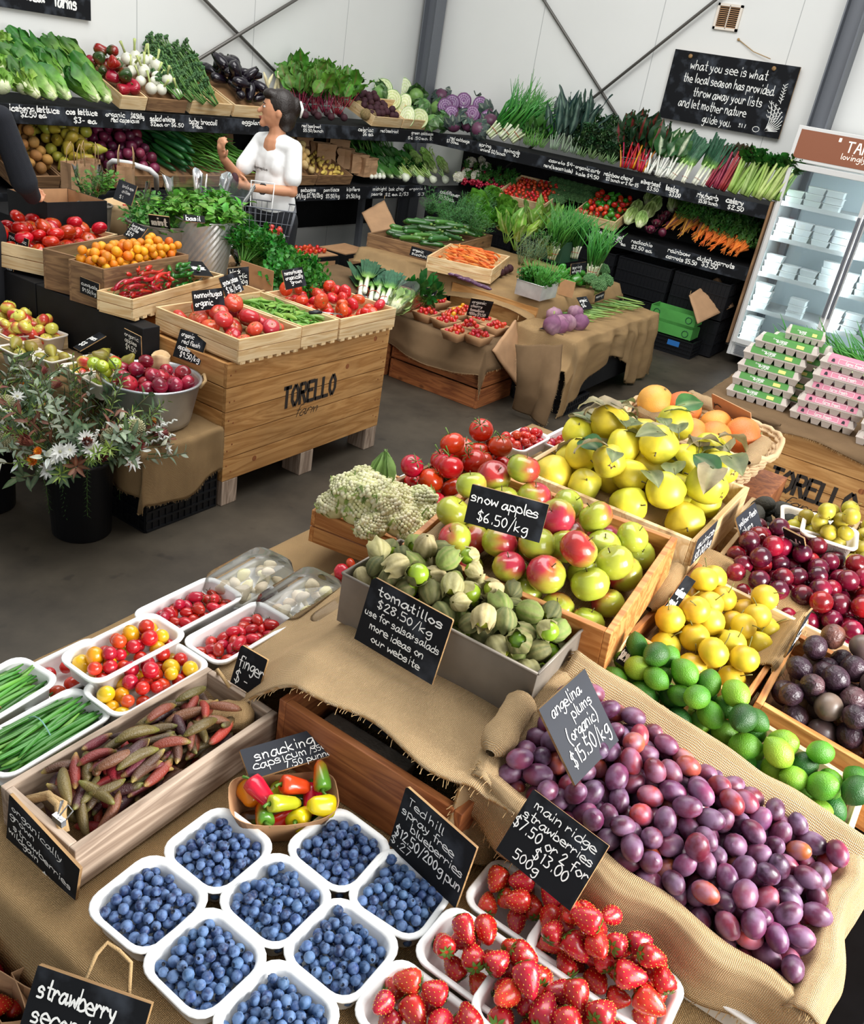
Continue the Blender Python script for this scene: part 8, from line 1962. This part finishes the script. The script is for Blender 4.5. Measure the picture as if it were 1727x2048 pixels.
c,M,W,D=sheap('LL',402,520,(370,372),150,.010,P['bean_fat'],'long thin green bean in the big heap on the lower shelf','bean','green beans on the lower shelf',1,'brown crate heaped with green beans on the lower left shelf',615,'oldwood',md=.14,depth=.66,layf=(.19,.13,2.2))
sheap('LL',576,640,(372,373),44,.036,P['potato'],'round pale yellow potato on the lower shelf','potato','pale potatoes on the lower shelf',.034,'tray of washed pale potatoes right of the person in white',616,'oldwood',md=.14)
sheap('LL',643,712,(373,373),34,.013,P['kipfler'],'small yellow finger-shaped kipfler potato on the lower shelf','potato','kipfler potatoes on the lower shelf',1,'brown tray of kipfler potatoes on the lower shelf',617,'oldwood',md=.06,layf=(.10,.09,.6))
for i,(px_,py_)in enumerate(((645,325),(672,315),(690,335),(712,345),(730,352),(600,300),(445,292),(400,285))):
 q=son('LL',px_,py_);paper_bag(T(q.x,q.y,q.z)@RZ(rnd.uniform(-30,30)),.2,.12,.17,'crumpled brown paper bag standing on the lower shelf %s'%('behind the kipflers','in the middle behind the kipflers','right of the kipflers','left of the bok choy','against the bok choy','just right of the person in white','behind the green beans','behind the cucumbers')[i],i>4,seed=i+30,crump=.03)
for i in range(16):
 q=son('LL',742+(i%4)*8,345+(i//4)*5);spawn(P['small_white'][0],T(q.x,q.y,q.z+.03)@SC(1.1),'small round white turnip by the bok choy','turnip','white turnips on the lower shelf')
grow('bokchoy','LL',[(735,350),(752,355),(768,359),(785,362),(802,363),(745,338),(762,342),(780,345),(798,348),(815,350),(770,324),(790,328),(808,332),(825,336),(835,322)],'bok choy with a white base on the lower left shelf','bok choy','bok choy on the lower shelf',1.1,.35,-.5)
grow('spinach','LL',[(740,318),(760,308),(780,312),(725,325)],'dark leafy bunch at the back of the lower left shelf','greens','dark greens at the back of the lower shelf',1.4,.4)
grow('wombok','LL',[(830,358),(852,356),(872,352),(895,352),(845,340),(866,336),(886,332),(905,334),(875,318),(898,316)],'pale green chinese cabbage on the lower shelf','cabbage','chinese cabbages on the lower shelf',.8,.35,-.2)
grow('celery','LL',[(820,360),(845,362),(862,362)],'green-stalked bunch laid on the lower shelf near the corner','greens','green stalks on the lower shelf',.75,.3,-.6)
grow('fennel','LL',[(810,362),(840,366),(865,366),(890,366)],'white fennel bulb at the front of the lower shelf','fennel','fennel on the lower shelf',.9,.4,-.3)
# lower right
for i,(px_,py_)in enumerate(((915,365),(932,358),(965,330),(968,345),(950,362),(940,335))):
 q=son('RL',px_,py_);spawn(P['cauli_head'][0],orient(q+V((0,0,.05)),(-.6,-.3,.7))@SC(.9),'white cauliflower head near the corner of the lower shelf','cauliflower','cauliflowers on the lower shelf')
grow('radish','RL',[(930+(i%7)*15,364+(i%7)*3-(i//7)*10)for i in range(21)],'bunch of small red radishes on the lower shelf','radish','radish bunches on the lower shelf',1.2,.3,var=.4)
sheap('RL',1004,1095,(388,418),90,.021,P['oxheart'],'small red tomato in the crate on the lower right shelf','tomato','small tomatoes on the lower right shelf',.036,'pale crate of small red tomatoes on the lower right shelf',621,md=.05)
for i in range(26):
 q=son('RL',1105+(i%8)*13,372+(i%8)*3.5+(i//8)*12);spawn(P['broccoli'][i%2],orient(q+V((0,0,.05)),(-.5,-.2,.8))@SC(.85),'dark green broccoli head on the lower right shelf','broccoli','broccoli on the lower right shelf')
sheap('RL',1150,1232,(432,456),60,.03,P['oxheart']+P['green_cap'],'small red or green pepper in the crate on the lower right shelf','pepper','peppers on the lower right shelf',.037,'pale crate of mixed red and green peppers on the lower right shelf',622,md=.05)
grow('sugarloaf','RL',[(1250,455),(1275,462),(1262,440),(1285,445),(1300,432),(1290,418),(1310,415),(1245,385),(1265,388),(1340,432)],'pale green pointed sugarloaf cabbage on the lower right shelf','cabbage','sugarloaf cabbages on the lower shelf',1.0,.6)
for i,(px_,py_)in enumerate(((1298,468),(1322,474),(1310,455),(1335,460),(1322,445),(1345,448),(1352,432),(1365,440),(1330,438))):
 q=son('RL',px_,py_);n=(EYE-q).normalized();spawn(P['radicchio'][i%2],T(*(q+V((0,0,.04))))@RZ(-130+i*20)@SC(.8),'small purple and white radicchio on the lower right shelf','radicchio','radicchio on the lower shelf')
grow('rainbow_carrot','RL',[(1345+i*14,462+i*3-8*(i%2))for i in range(5)]+[(1350+i*13,452+i*3)for i in range(4)],'bunch of brown and yellow rainbow carrots on the lower right shelf','carrot','rainbow carrots on the lower shelf',1.2,.25,.15,lift=.07)
grow('dutch','RL',[(1398+(i%7)*14.5,482+(i%7)*5-(i//7)*11)for i in range(21)],'bunch of small orange dutch carrots with leafy tops on the lower right shelf','carrot','dutch carrots on the lower shelf',1.15,.12,.1,lift=.05)
grow('parsley','RL',[(1390+(i%6)*22,440+(i%6)*8-(i//6)*10)for i in range(12)],'feathery green carrot tops behind the dutch carrots','carrot tops','carrot tops on the lower shelf',1.3,.6)
# ================================================================== FRIDGE
def fridge():
 X,Y1,Y0,Hh=7.87,1.82,.42,1.97
 o=empty('display_fridge',T(X,Y1,0),'tall white glass-door display fridge with a brown lit header, right of the shelves','fridge')
 W=Y1-Y0;D=.62;h0=.20;h1=1.70
 B=lambda x0,x1,y0,y1,z0,z1:MB().box((x0+x1)/2,-(y0+y1)/2,(z0+z1)/2,x1-x0,y1-y0,z1-z0)
 B(0,D,0,.03,.08,Hh).build('side_panel','white_metal',o,bevel=.004);B(0,D,W-.03,W,.08,Hh).build('side_panel','white_metal',o,bevel=.004)
 B(D-.03,D,.03,W-.03,.08,Hh).build('back_panel','white_tray',o);B(.01,D,.03,W-.03,.08,h0).build('base_panel','white_metal',o,bevel=.004);B(.05,D,.03,W-.03,h1,Hh-.02).build('top_housing','white_metal',o)
 g=B(-.002,.004,.05,W-.05,.10,.18);gs=MB()
 for k in range(6):gs.box(-.006,-W/2,.105+k*.014,.006,W-.12,.006)
 gs.build('grille','steel_grey',o)
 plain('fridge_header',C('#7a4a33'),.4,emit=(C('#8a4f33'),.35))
 hd=MB();hd.add([(-.03,0,h1+.01),(-.03,-W,h1+.01),(-.03+.02,-W,Hh),(-.03+.02,0,Hh),(.06,0,h1+.01),(.06,-W,h1+.01),(.06,-W,Hh),(.06,0,Hh)],[(0,1,2,3),(5,4,7,6),(0,4,5,1),(3,2,6,7),(0,3,7,4),(1,5,6,2)]);hd.build('header_frame','white_metal',o,bevel=.004)
 sn=Hh-h1-.01
 fp=MB();fx=lambda z:-.033+.02*(z-h1-.01)/sn
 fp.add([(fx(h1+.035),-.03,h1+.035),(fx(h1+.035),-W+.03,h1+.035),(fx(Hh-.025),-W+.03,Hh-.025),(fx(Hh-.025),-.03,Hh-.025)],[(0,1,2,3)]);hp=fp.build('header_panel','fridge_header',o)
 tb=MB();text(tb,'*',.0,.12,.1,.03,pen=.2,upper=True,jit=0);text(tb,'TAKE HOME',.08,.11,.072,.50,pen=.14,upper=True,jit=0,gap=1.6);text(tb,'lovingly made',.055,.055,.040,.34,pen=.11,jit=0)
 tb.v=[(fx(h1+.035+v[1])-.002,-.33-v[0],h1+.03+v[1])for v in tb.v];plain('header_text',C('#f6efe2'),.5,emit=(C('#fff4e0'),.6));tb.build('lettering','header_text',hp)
 for k in range(2):
  y0=.02+k*(W-.04)/2;y1=y0+(W-.04)/2-.006
  d=B(-.03,0,y0,y0+.035,h0,h1);f=MB()
  for a in((y0,y0+.035,h0,h1),(y1-.035,y1,h0,h1),(y0+.035,y1-.035,h0,h0+.045),(y0+.035,y1-.035,h1-.045,h1)):f.box(-.015,-(a[0]+a[1])/2,(a[2]+a[3])/2,.03,a[1]-a[0],a[3]-a[2])
  df=f.build('door','white_metal',o,bevel=.003)
  B(-.018,-.012,y0+.035,y1-.035,h0+.045,h1-.045).build('glass','door_glass',df)
  B(-.05,-.03,(y1-.03)if k==0 else y0+.005,(y1-.01)if k==0 else y0+.025,.6,1.4).build('handle','steel_grey',df,bevel=.003)
 plain('led',(1,1,1),emit=((.85,.95,1),45))
 for y in(.036,W/2+.02,W-.036):B(.02,.035,y-.006,y+.006,h0+.05,h1-.05).build('light_strip','led',o)
 plain('fridge_inner',C('#e6f1f5'),.5)
 B(D-.04,D-.031,.031,W-.031,h0,h1).build('inner_back','fridge_inner',o)
 zs=[h0+.005,.50,.80,1.10,1.38]
 for z in zs:
  sh=B(.04,D-.05,.035,W-.035,z,z+.008).build('wire_shelf','white_metal',o);B(.035,.04,.035,W-.035,z-.015,z+.02).build('price_rail','white_tray',sh)
 plain('tub_white',C('#dfe3e2'),.5);tub=MB();tub.add([(-.045,-.06,0),(.045,-.06,0),(.045,.06,0),(-.045,.06,0),(-.055,-.07,.045),(.055,-.07,.045),(.055,.07,.045),(-.055,.07,.045)],[(3,2,1,0),(0,1,5,4),(1,2,6,5),(2,3,7,6),(3,0,4,7)]);tm1=tub.mesh('food_tub','tub_white',False)
 ld=MB();ld.box(0,0,.048,.112,.142,.006);lm=ld.mesh('lid','white_tray',False)
 tb2=MB();tb2.box(0,0,.0235,.1,.13,.045);tm2=tb2.mesh('food_tub','tub_white',False)
 rn=random.Random(5)
 for zi,z in enumerate(zs):
  hi=(zs[zi+1]if zi<4 else h1-.06)-z
  for j in range(8):
   y=.115+j*.155
   if rn.random()<.12:continue
   for l in range(rn.randint(2,max(2,int(hi/.056)-1))):
    x=.14+rn.uniform(-.01,.01)
    spawn(('food_tub',tm1 if(j+zi)%3 else tm2,[('lid',lm)]),T(X+x,Y1-y+rn.uniform(-.006,.006),z+.0085+l*.053),'white-lidded takeaway food tub stacked inside the fridge','food tub','food tubs in the fridge')
 for x,y in((.3,.1),(.3,W-.1)):pass
fridge()
# ================================================================== EGGS ON THE SECOND BIN
bin_(T(4.19,1.02,0)@RZ(-90),1.16,1.1,'large timber fruit bin stencilled with letters on the right, carrying the egg cartons',.69,(.44,.385),seed=4)
cloth('burlap_cover',lambda u,v:(4.16+u*.9,1.04-v*1.3,.702-min(1,max(0,4.20-(4.16+u*.9))/.04)*(.03+.02*math.sin(v*11))),40,50,'burlap_dark',.9,1.3,'burlap spread under the egg cartons on the second bin',seed=51,noise=.006)
roll('burlap_roll',(4.20,1.0,.715),(4.17,.62,.712),.024,'burlap_dark','rolled burlap edge in front of the egg cartons, left part',seed=52)
plain('egg_pulp',C('#c9bfb6'),.9,bump=.3,bscale=200);plain('egg_green',C('#4f8f42'),.6,var=.1);plain('egg_pink',C('#d88aa0'),.6,var=.06);plain('egg_yellow',C('#ded77a'),.6);plain('egg_ink',C('#2a2a30'),.7);plain('egg_blue',C('#4a86c8'),.6)
def egg_mesh(col):
 W,D=.148,.052
 b=MB()
 for i in range(6):
  for s_ in(-1,1):
   x=-W+.0245+i*.0495-.0
   b.add([(x-.016,s_*.024-.016,0),(x+.016,s_*.024-.016,0),(x+.016,s_*.024+.016,0),(x-.016,s_*.024+.016,0),(x-.0245,s_*.026-.025,.032),(x+.0245,s_*.026-.025,.032),(x+.0245,s_*.026+.025,.032),(x-.0245,s_*.026+.025,.032)],[(3,2,1,0),(0,1,5,4),(1,2,6,5),(2,3,7,6),(3,0,4,7),(4,5,6,7)])
 b.box(0,0,.034,2*W+.006,2*D+.006,.004)
 l=MB();z0,z1=.036,.064
 l.add([(-W,-D,z0),(W,-D,z0),(W,D,z0),(-W,D,z0),(-W+.014,-D+.012,z1),(W-.014,-D+.012,z1),(W-.014,D-.012,z1),(-W+.014,D-.012,z1)],[(3,2,1,0),(0,1,5,4),(1,2,6,5),(2,3,7,6),(3,0,4,7),(4,5,6,7)])
 lab=MB();lab.add([(-W+.03,-D-.001,z0+.003),(W-.03,-D-.001,z0+.003),(W-.03,-D+.0115,z1+.001),(-W+.03,-D+.0115,z1+.001),(W-.03,D-.012,z1+.001),(-W+.03,D-.012,z1+.001)],[(0,1,2,3),(3,2,4,5)])
 pr=MB();tx=MB()
 def onface(m,fn):
  m.v=[(x,-D-.0022+(.0125)*(y/(z1-z0-.002)),z0+.003+y)for x,y,z in m.v]
 if col=='egg_green':
  text(tx,'eggs',-.05,.008,.013,.05,pen=.16);text(tx,'free range',-.07,.0165,.007,.07,pen=.16)
  pr.add([(.045,.005,0),(.08,.005,0),(.08,.02,0),(.045,.02,0)],[(0,1,2,3)])
 else:
  text(tx,'farm fresh',-.04,.007,.013,.08,pen=.16)
  for a in(((-.07,.003),(.07,.003)),((-.07,.024),(.07,.024)),((-.07,.003),(-.07,.024)),((.07,.003),(.07,.024))):stroke(tx,list(a),.0015,0)
  for x in(-.095,.095):pr.add([(x-.008,.006,0),(x+.008,.006,0),(x+.006,.017,0),(x,.021,0),(x-.006,.017,0)],[(0,1,2,3,4)])
 onface(tx,0);onface(pr,0)
 return('egg_carton',b.mesh('egg_carton','egg_pulp',False),[('lid',l.mesh('lid','egg_pulp',False)),('printed_band',lab.mesh('printed_band',col,False)),('lettering',tx.mesh('lettering','chalk',False)),('printed_mark',pr.mesh('printed_mark','egg_yellow' if col=='egg_green' else 'egg_ink',False))])
EG,EP=egg_mesh('egg_green'),egg_mesh('egg_pink')
EA=V((4.44,.81,.705))
for l in range(5):
 spawn(EG,T(EA.x+.012*l,EA.y-.004*l-(.03 if l==4 else 0),.706+l*.066)@RZ(-86+(l%2)*3),'grey egg carton with a green printed band, in the left stack','egg carton','green egg cartons')
for l in range(5):
 spawn(EG,T(EA.x+.13,EA.y-.09,.706+l*.066)@RZ(-88+(l%2)*3),'grey egg carton with a green printed band, behind the left stack','egg carton','green egg cartons behind')
spawn(EG,T(EA.x+.10,EA.y-.10,.706+5*.066)@RZ(-80)@SC(.62,1,.9),'half-size green egg carton with a red band on top of the stack','egg carton')
for l in range(5):spawn(EP,T(4.42+.004*l,.485-.012*l,.706+l*.066)@RZ(-88+(l%2)*4),'grey egg carton with a pink printed band, in the middle stack','egg carton','pink egg cartons')
for l in range(2):spawn(EP,T(4.34,.16,.706+l*.066)@RZ(-88),'grey egg carton with a pink band at the right edge','egg carton','pink egg cartons at the edge')
for l in range(4):spawn(EP,T(4.58,.15,.706+l*.066)@RZ(-90),'grey egg carton with a pink band behind the right-hand ones','egg carton','pink egg cartons behind')
sign([(1670,948),(1760,983),(1696,892)],[('yolky eggs',.12,.80,.13,.6,dict(pen=.12)),('doz',.42,.64,.11,.2,dict(pen=.12)),('l  $13.50',.08,.46,.13,.62,dict(pen=.12)),('xl $14.25',.08,.28,.13,.66,dict(pen=.12)),('j  $15',.08,.10,.13,.5,dict(pen=.12))],'blackboard with egg sizes and prices on the front of the second bin',.40,.39,th=.004,cut=.01)
heap(T(5.0,.0,.72),.5,.4,.03,26,P['oxheart'],'small dark red pepper on the second bin behind the pink cartons','pepper','red peppers behind the egg cartons',.036,seed=640,K=16)
for i in range(5):spawn(P['spring_onion'][i%2],orient((4.95+.1*i,.62-.08*i,.80),(-.2,.95,.25)),'green-topped bunch lying behind the egg cartons','greens','greens behind the egg cartons')
# ================================================================== PEOPLE
def body_mesh(name,chains,blobs,mat,vox=.011,sm=6):
 """tapered limbs and rounded forms fused into one continuous surface"""
 mb=MB()
 for pts,rs in chains:
  P_=[V(p)for p in pts]
  Q,RR=[],[]
  for i in range(len(P_)-1):
   for k in range(5):t=k/5;Q.append(P_[i].lerp(P_[i+1],t));RR.append(rs[i]*(1-t)+rs[i+1]*t)
  Q.append(P_[-1]);RR.append(rs[-1])
  mb.tube(Q,RR,12)
  for p,r in((P_[0],rs[0]),(P_[-1],rs[-1])):mb.ell(p,r,12,8)
  for p,r in zip(P_[1:-1],rs[1:-1]):mb.ell(p,r*.99,12,8)
 for c,r,M in blobs:
  m2=MB();m2.ell((0,0,0),r,16,12);mb.add(m2.v,m2.f,M=T(*c)@M)
 me=mb.mesh(name,mat,True);o=bpy.data.objects.new(name,me);COL.objects.link(o)
 r_=o.modifiers.new('r','REMESH');r_.mode='VOXEL';r_.voxel_size=vox;r_.use_smooth_shade=True
 s_=o.modifiers.new('s','SMOOTH');s_.iterations=sm;s_.factor=.5
 dg=bpy.context.evaluated_depsgraph_get();m3=bpy.data.meshes.new_from_object(o.evaluated_get(dg));m3.name=name
 bpy.data.objects.remove(o);m3.materials.clear();m3.materials.append(MATS[mat]);return m3
def hand(w,f,th,L=.085):
 """chains of a palm, four curled fingers and a thumb; w wrist, f finger direction, th thumb side"""
 f=V(f).normalized();th=V(th);th=(th-f*th.dot(f)).normalized();n=f.cross(th);w=V(w);out=[([w,w+f*.045,w+f*.08],[.021,.027,.024])]
 for i in range(4):
  b=w+f*.075+th*(.027-.018*i);l=L*(.82,1,.94,.74)[i]
  out.append(([b,b+f*l*.42+n*.008,b+f*l*.62+n*l*.30,b+f*l*.55+n*l*.55],[.0092,.0088,.0082,.007]))
 b=w+f*.03+th*.022;out.append(([b,b+th*.025+f*.02,b+th*.03+f*.05+n*.012],[.011,.0098,.008]));return out
def person(place_,yaw,pose,label,skin_='skin_tone'):
 Mx=T(*place_)@RZ(yaw);o=empty('person',Mx,label,'person')
 def put_(nm,me,par=o):c=bpy.data.objects.new(nm,me);COL.objects.link(c);c.parent=par;return c
# local: x = person's left, -y = facing direction, z up
 LS,RS_,LE,LW,RE,RW2=[V(pose[k])for k in('ls','rs','le','lw','re','rw')]
 hy=pose['head_yaw'];HM=T(*pose['head'])@RZ(hy);hp=V(pose['head'])
 face=lambda x,y,z:HM@V((x,y,z))
 ch=[([(0,0,1.34),(0,-.01,1.42),hp+V((0,.01,-.06))],[.062,.052,.050]),([LS,LE,LW],[.036,.036,.025]),([RS_,RE,RW2],[.036,.036,.025]),
([(0,.0,1.34),(0,.01,1.12),(0,0,.94)],[.09,.09,.10]),([LS+V((0,0,-.02)),(0,0,1.34),RS_+V((0,0,-.02))],[.034,.045,.034]),
([(.085,0,.88),(.09,-.01,.48),(.09,.02,.09)],[.085,.055,.036]),([(-.085,0,.88),(-.09,-.01,.48),(-.09,.02,.09)],[.085,.055,.036]),([(.09,.02,.06),(.09,-.13,.035)],[.035,.03]),([(-.09,.02,.06),(-.09,-.13,.035)],[.035,.03])]
 ch+=hand(LW,pose['lf'],pose['lt'])+hand(RW2,pose['rf'],pose['rt'])
 ch+=[([face(0,-.082,.02),face(0,-.112,-.018)],[.008,.013]),([face(0,-.075,-.075),face(0,-.085,-.085)],[.026,.022])]
 bl=[(hp,(.074,.094,.105),RZ(hy)),(face(0,-.02,-.045),(.058,.072,.062),RZ(hy)),(face(.074,.01,-.012),(.010,.019,.028),RZ(hy)),(face(-.074,.01,-.012),(.010,.019,.028),RZ(hy)),(face(0,-.088,-.052),(.022,.010,.009),RZ(hy)),((0,.0,.93),(.155,.10,.12),MX())]
 put_('body',body_mesh('body',ch,bl,skin_,.006,5))
 eb=MB()
 for s_ in(-1,1):eb.ell(face(s_*.031,-.079,.012),(.013,.009,.007),8,6,mat=0);eb.ell(face(s_*.031,-.086,.012),(.005,.004,.006),8,6,mat=1);eb.tube([face(s_*.018,-.089,.031),face(s_*.033,-.088,.036),face(s_*.05,-.076,.03)],.0032,5,mat=1)
 eb.build('eyes',['eye_white','eye_dark'],o,smooth=True)
 lp=MB();lp.ell(face(0,-.097,-.050),(.021,.006,.0045),10,6);lp.ell(face(0,-.095,-.058),(.018,.006,.005),10,6);lp.build('lips','lips',o,smooth=True)
 hb=[(face(0,.022,.025),(.083,.096,.102),RZ(hy)),(face(0,.05,-.03),(.075,.07,.09),RZ(hy)),(face(0,-.045,.085),(.058,.05,.034),RZ(hy))]+[(face(*b_[0]),b_[1],RZ(hy))for b_ in pose['hair']]
 put_('hair',body_mesh('hair',[],hb,'hair_dark',.008,3))
# shirt and sleeves
 sl=pose['sleeve'];lse,rse=LS.lerp(LE,sl),RS_.lerp(RE,sl);w_=.058 if sl<.9 else.062
 sc_=[([LS+V((0,0,-.01)),(0,0,1.345),RS_+V((0,0,-.01))],[.056,.084,.056]),([LS+V((0,0,-.008)),lse],[.054,w_]),([RS_+V((0,0,-.008)),rse],[.054,w_])]
 if sl>.9:sc_+=[([LE,LE.lerp(LW,.9)],[.055,.042]),([RE,RE.lerp(RW2,.9)],[.055,.042])]
 sb=[((0,0,1.24),(.152,.100,.15),MX()),((0,.0,1.10),(.150,.105,.2),MX()),((0,0,1.0),(.162,.115,.14),MX()),((.055,-.048,1.22),(.058,.052,.07),MX()),((-.055,-.048,1.22),(.058,.052,.07),MX())]
 put_('shirt',body_mesh('shirt',sc_,sb,pose['shirt'],.009,3))
 tr=[([(.085,0,.90),(.092,-.01,.48),(.092,.02,.10)],[.105,.075,.062]),([(-.085,0,.90),(-.092,-.01,.48),(-.092,.02,.10)],[.105,.075,.062])]
 put_('trousers',body_mesh('trousers',tr,[((0,.01,.92),(.17,.125,.11),MX())],'denim',.010,3))
 sh=MB()
 for s_ in(-1,1):sh.ell((s_*.09,-.05,.035),(.045,.125,.035),14,8)
 sh.build('shoes','black_plastic',o,smooth=True)
 return o,Mx
wp=at(545,430,.9);wd=V((wp.x,wp.y,0)).normalized()*5.95
az=math.degrees(math.atan2(wd.y,wd.x))
# body turned three-quarters to the left of the viewer, face in profile to the left
pose=dict(ls=(.135,0,1.355),rs=(-.135,0,1.355),le=(.175,-.03,1.10),lw=(.03,-.24,1.10),re=(-.20,-.13,1.12),rw=(-.13,-.33,1.24),lf=(-.9,-.4,.1),lt=(0,-.3,1),rf=(.2,-.5,.8),rt=(.8,-.3,.1),head=(0,-.02,1.545),head_yaw=-48,sleeve=.7,shirt='tshirt',hair=[((0,.105,.03),(.04,.04,.06))])
wo,WM_=person((wd.x,wd.y,0),az-90-42,pose,'person in a white t-shirt with dark clipped-up hair, holding a wire basket and looking left')
# lettering on the chest, hair claw, wristband
tb=MB();text(tb,'comeplus',-.06,1.20,.016,.11,pen=.2,jit=0);tb.v=[(v[0],-.130,v[1])for v in tb.v];tb.build('shirt_print','stencil_black',wo)
HMw=T(0,-.02,1.545)@RZ(-48)
MB().tube([HMw@V((.02,.135,.07)),HMw@V((.045,.15,.03)),HMw@V((.03,.14,-.02))],[.007,.01,.006],7,flat=.6).build('hair_claw','chalk',wo,smooth=True)
MB().tube([V((.075,-.19,1.10))+V((.018*math.cos(k*.628),.0,.03*math.sin(k*.628)))+V((0,.018*math.cos(k*.628),0))for k in range(11)],.006,6).build('wristband','black_plastic',wo,smooth=True)
# phone-like dark thing in the hand is a small potato; basket hangs from the forearm
spawn(P['beet'][0],WM_@T(-.03,-.33,1.13)@SC(.9,.8,1.5),'small dark vegetable held by the person in white','vegetable')
def wire_basket(M):
 o=empty('wire_basket',M,'wire shopping basket hanging from the forearm of the person in white','basket')
 W,D,H=.42,.28,.22;f=MB()
 def pt(s_,t,z):k=.80+.2*z/H;return V((s_*W/2*k,t*D/2*k,z))
 for z in(0,.07,.14,H):
  r=.004 if z in(0,H)else.002;f.tube([pt(-1,-1,z),pt(1,-1,z),pt(1,1,z),pt(-1,1,z),pt(-1,-1,z)],r,5)
 for i in range(13):
  s_=-1+i/6
  for t in(-1,1):f.tube([pt(s_,t,0),pt(s_,t,H)],.0016,4)
  f.tube([pt(s_,-1,0),pt(s_,1,0)],.0016,4)
 for i in range(9):
  t=-1+i/4
  for s_ in(-1,1):f.tube([pt(s_,t,0),pt(s_,t,H)],.0016,4)
 f.build('wire_body','steel_grey',o,smooth=True)
 for t in(-1,1):MB().tube([pt(-.3,t,H),V((-.07,0,H+.13)),V((.07,0,H+.13)),pt(.3,t,H)],.004,6).build('handle','white_metal',o,smooth=True)
 return o
BM=WM_@T(.12,-.24,.80)@RZ(42)
wire_basket(BM)
MB().box(0,0,.012,.32,.2,.014).build('black_tray','black_plastic',M=BM,label='flat black tray on the bottom of the wire basket',cat='tray')
tray(BT,0,0,0,0,'white punnet of strawberries in the wire basket',None);_p=[o for o in COL.objects if o.name.startswith('punnet')][-1];_p.matrix_world=BM@T(.10,-.05,.02)@SC(.8)
heap(BM@T(.055,-.095,.035),.09,.09,.0155,13,P['strawberry'],'red strawberry in the punnet inside the wire basket','strawberry','strawberries in the wire basket',.0175,seed=700,orient='side',K=20,inset=.012)
for i in range(4):spawn(P['dill'][0]if i%2 else P['parsley'][0],BM@T(.03-.02*i,-.03+.03*i,.05)@RY(-80)@SC(.9),'dark green bunch lying in the wire basket','greens','greens in the wire basket')
# the person cut off at the left edge, seen from behind
mp=at(-92,205,1.46);mp.z=0;az2=math.degrees(math.atan2(mp.y,mp.x))
pose2=dict(ls=(.21,0,1.44),rs=(-.21,0,1.44),le=(.30,-.06,1.16),lw=(.24,-.27,1.02),re=(-.27,-.06,1.16),rw=(-.2,-.28,1.05),lf=(-.3,-1,-.2),lt=(-.8,0,.3),rf=(.3,-1,-.2),rt=(.8,0,.3),head=(0,-.03,1.66),head_yaw=0,sleeve=1.0,shirt='navy_knit',hair=[])
person((mp.x,mp.y,0),az2-90+150,pose2,'person in a dark navy jumper cut off by the left edge, one bent arm showing')
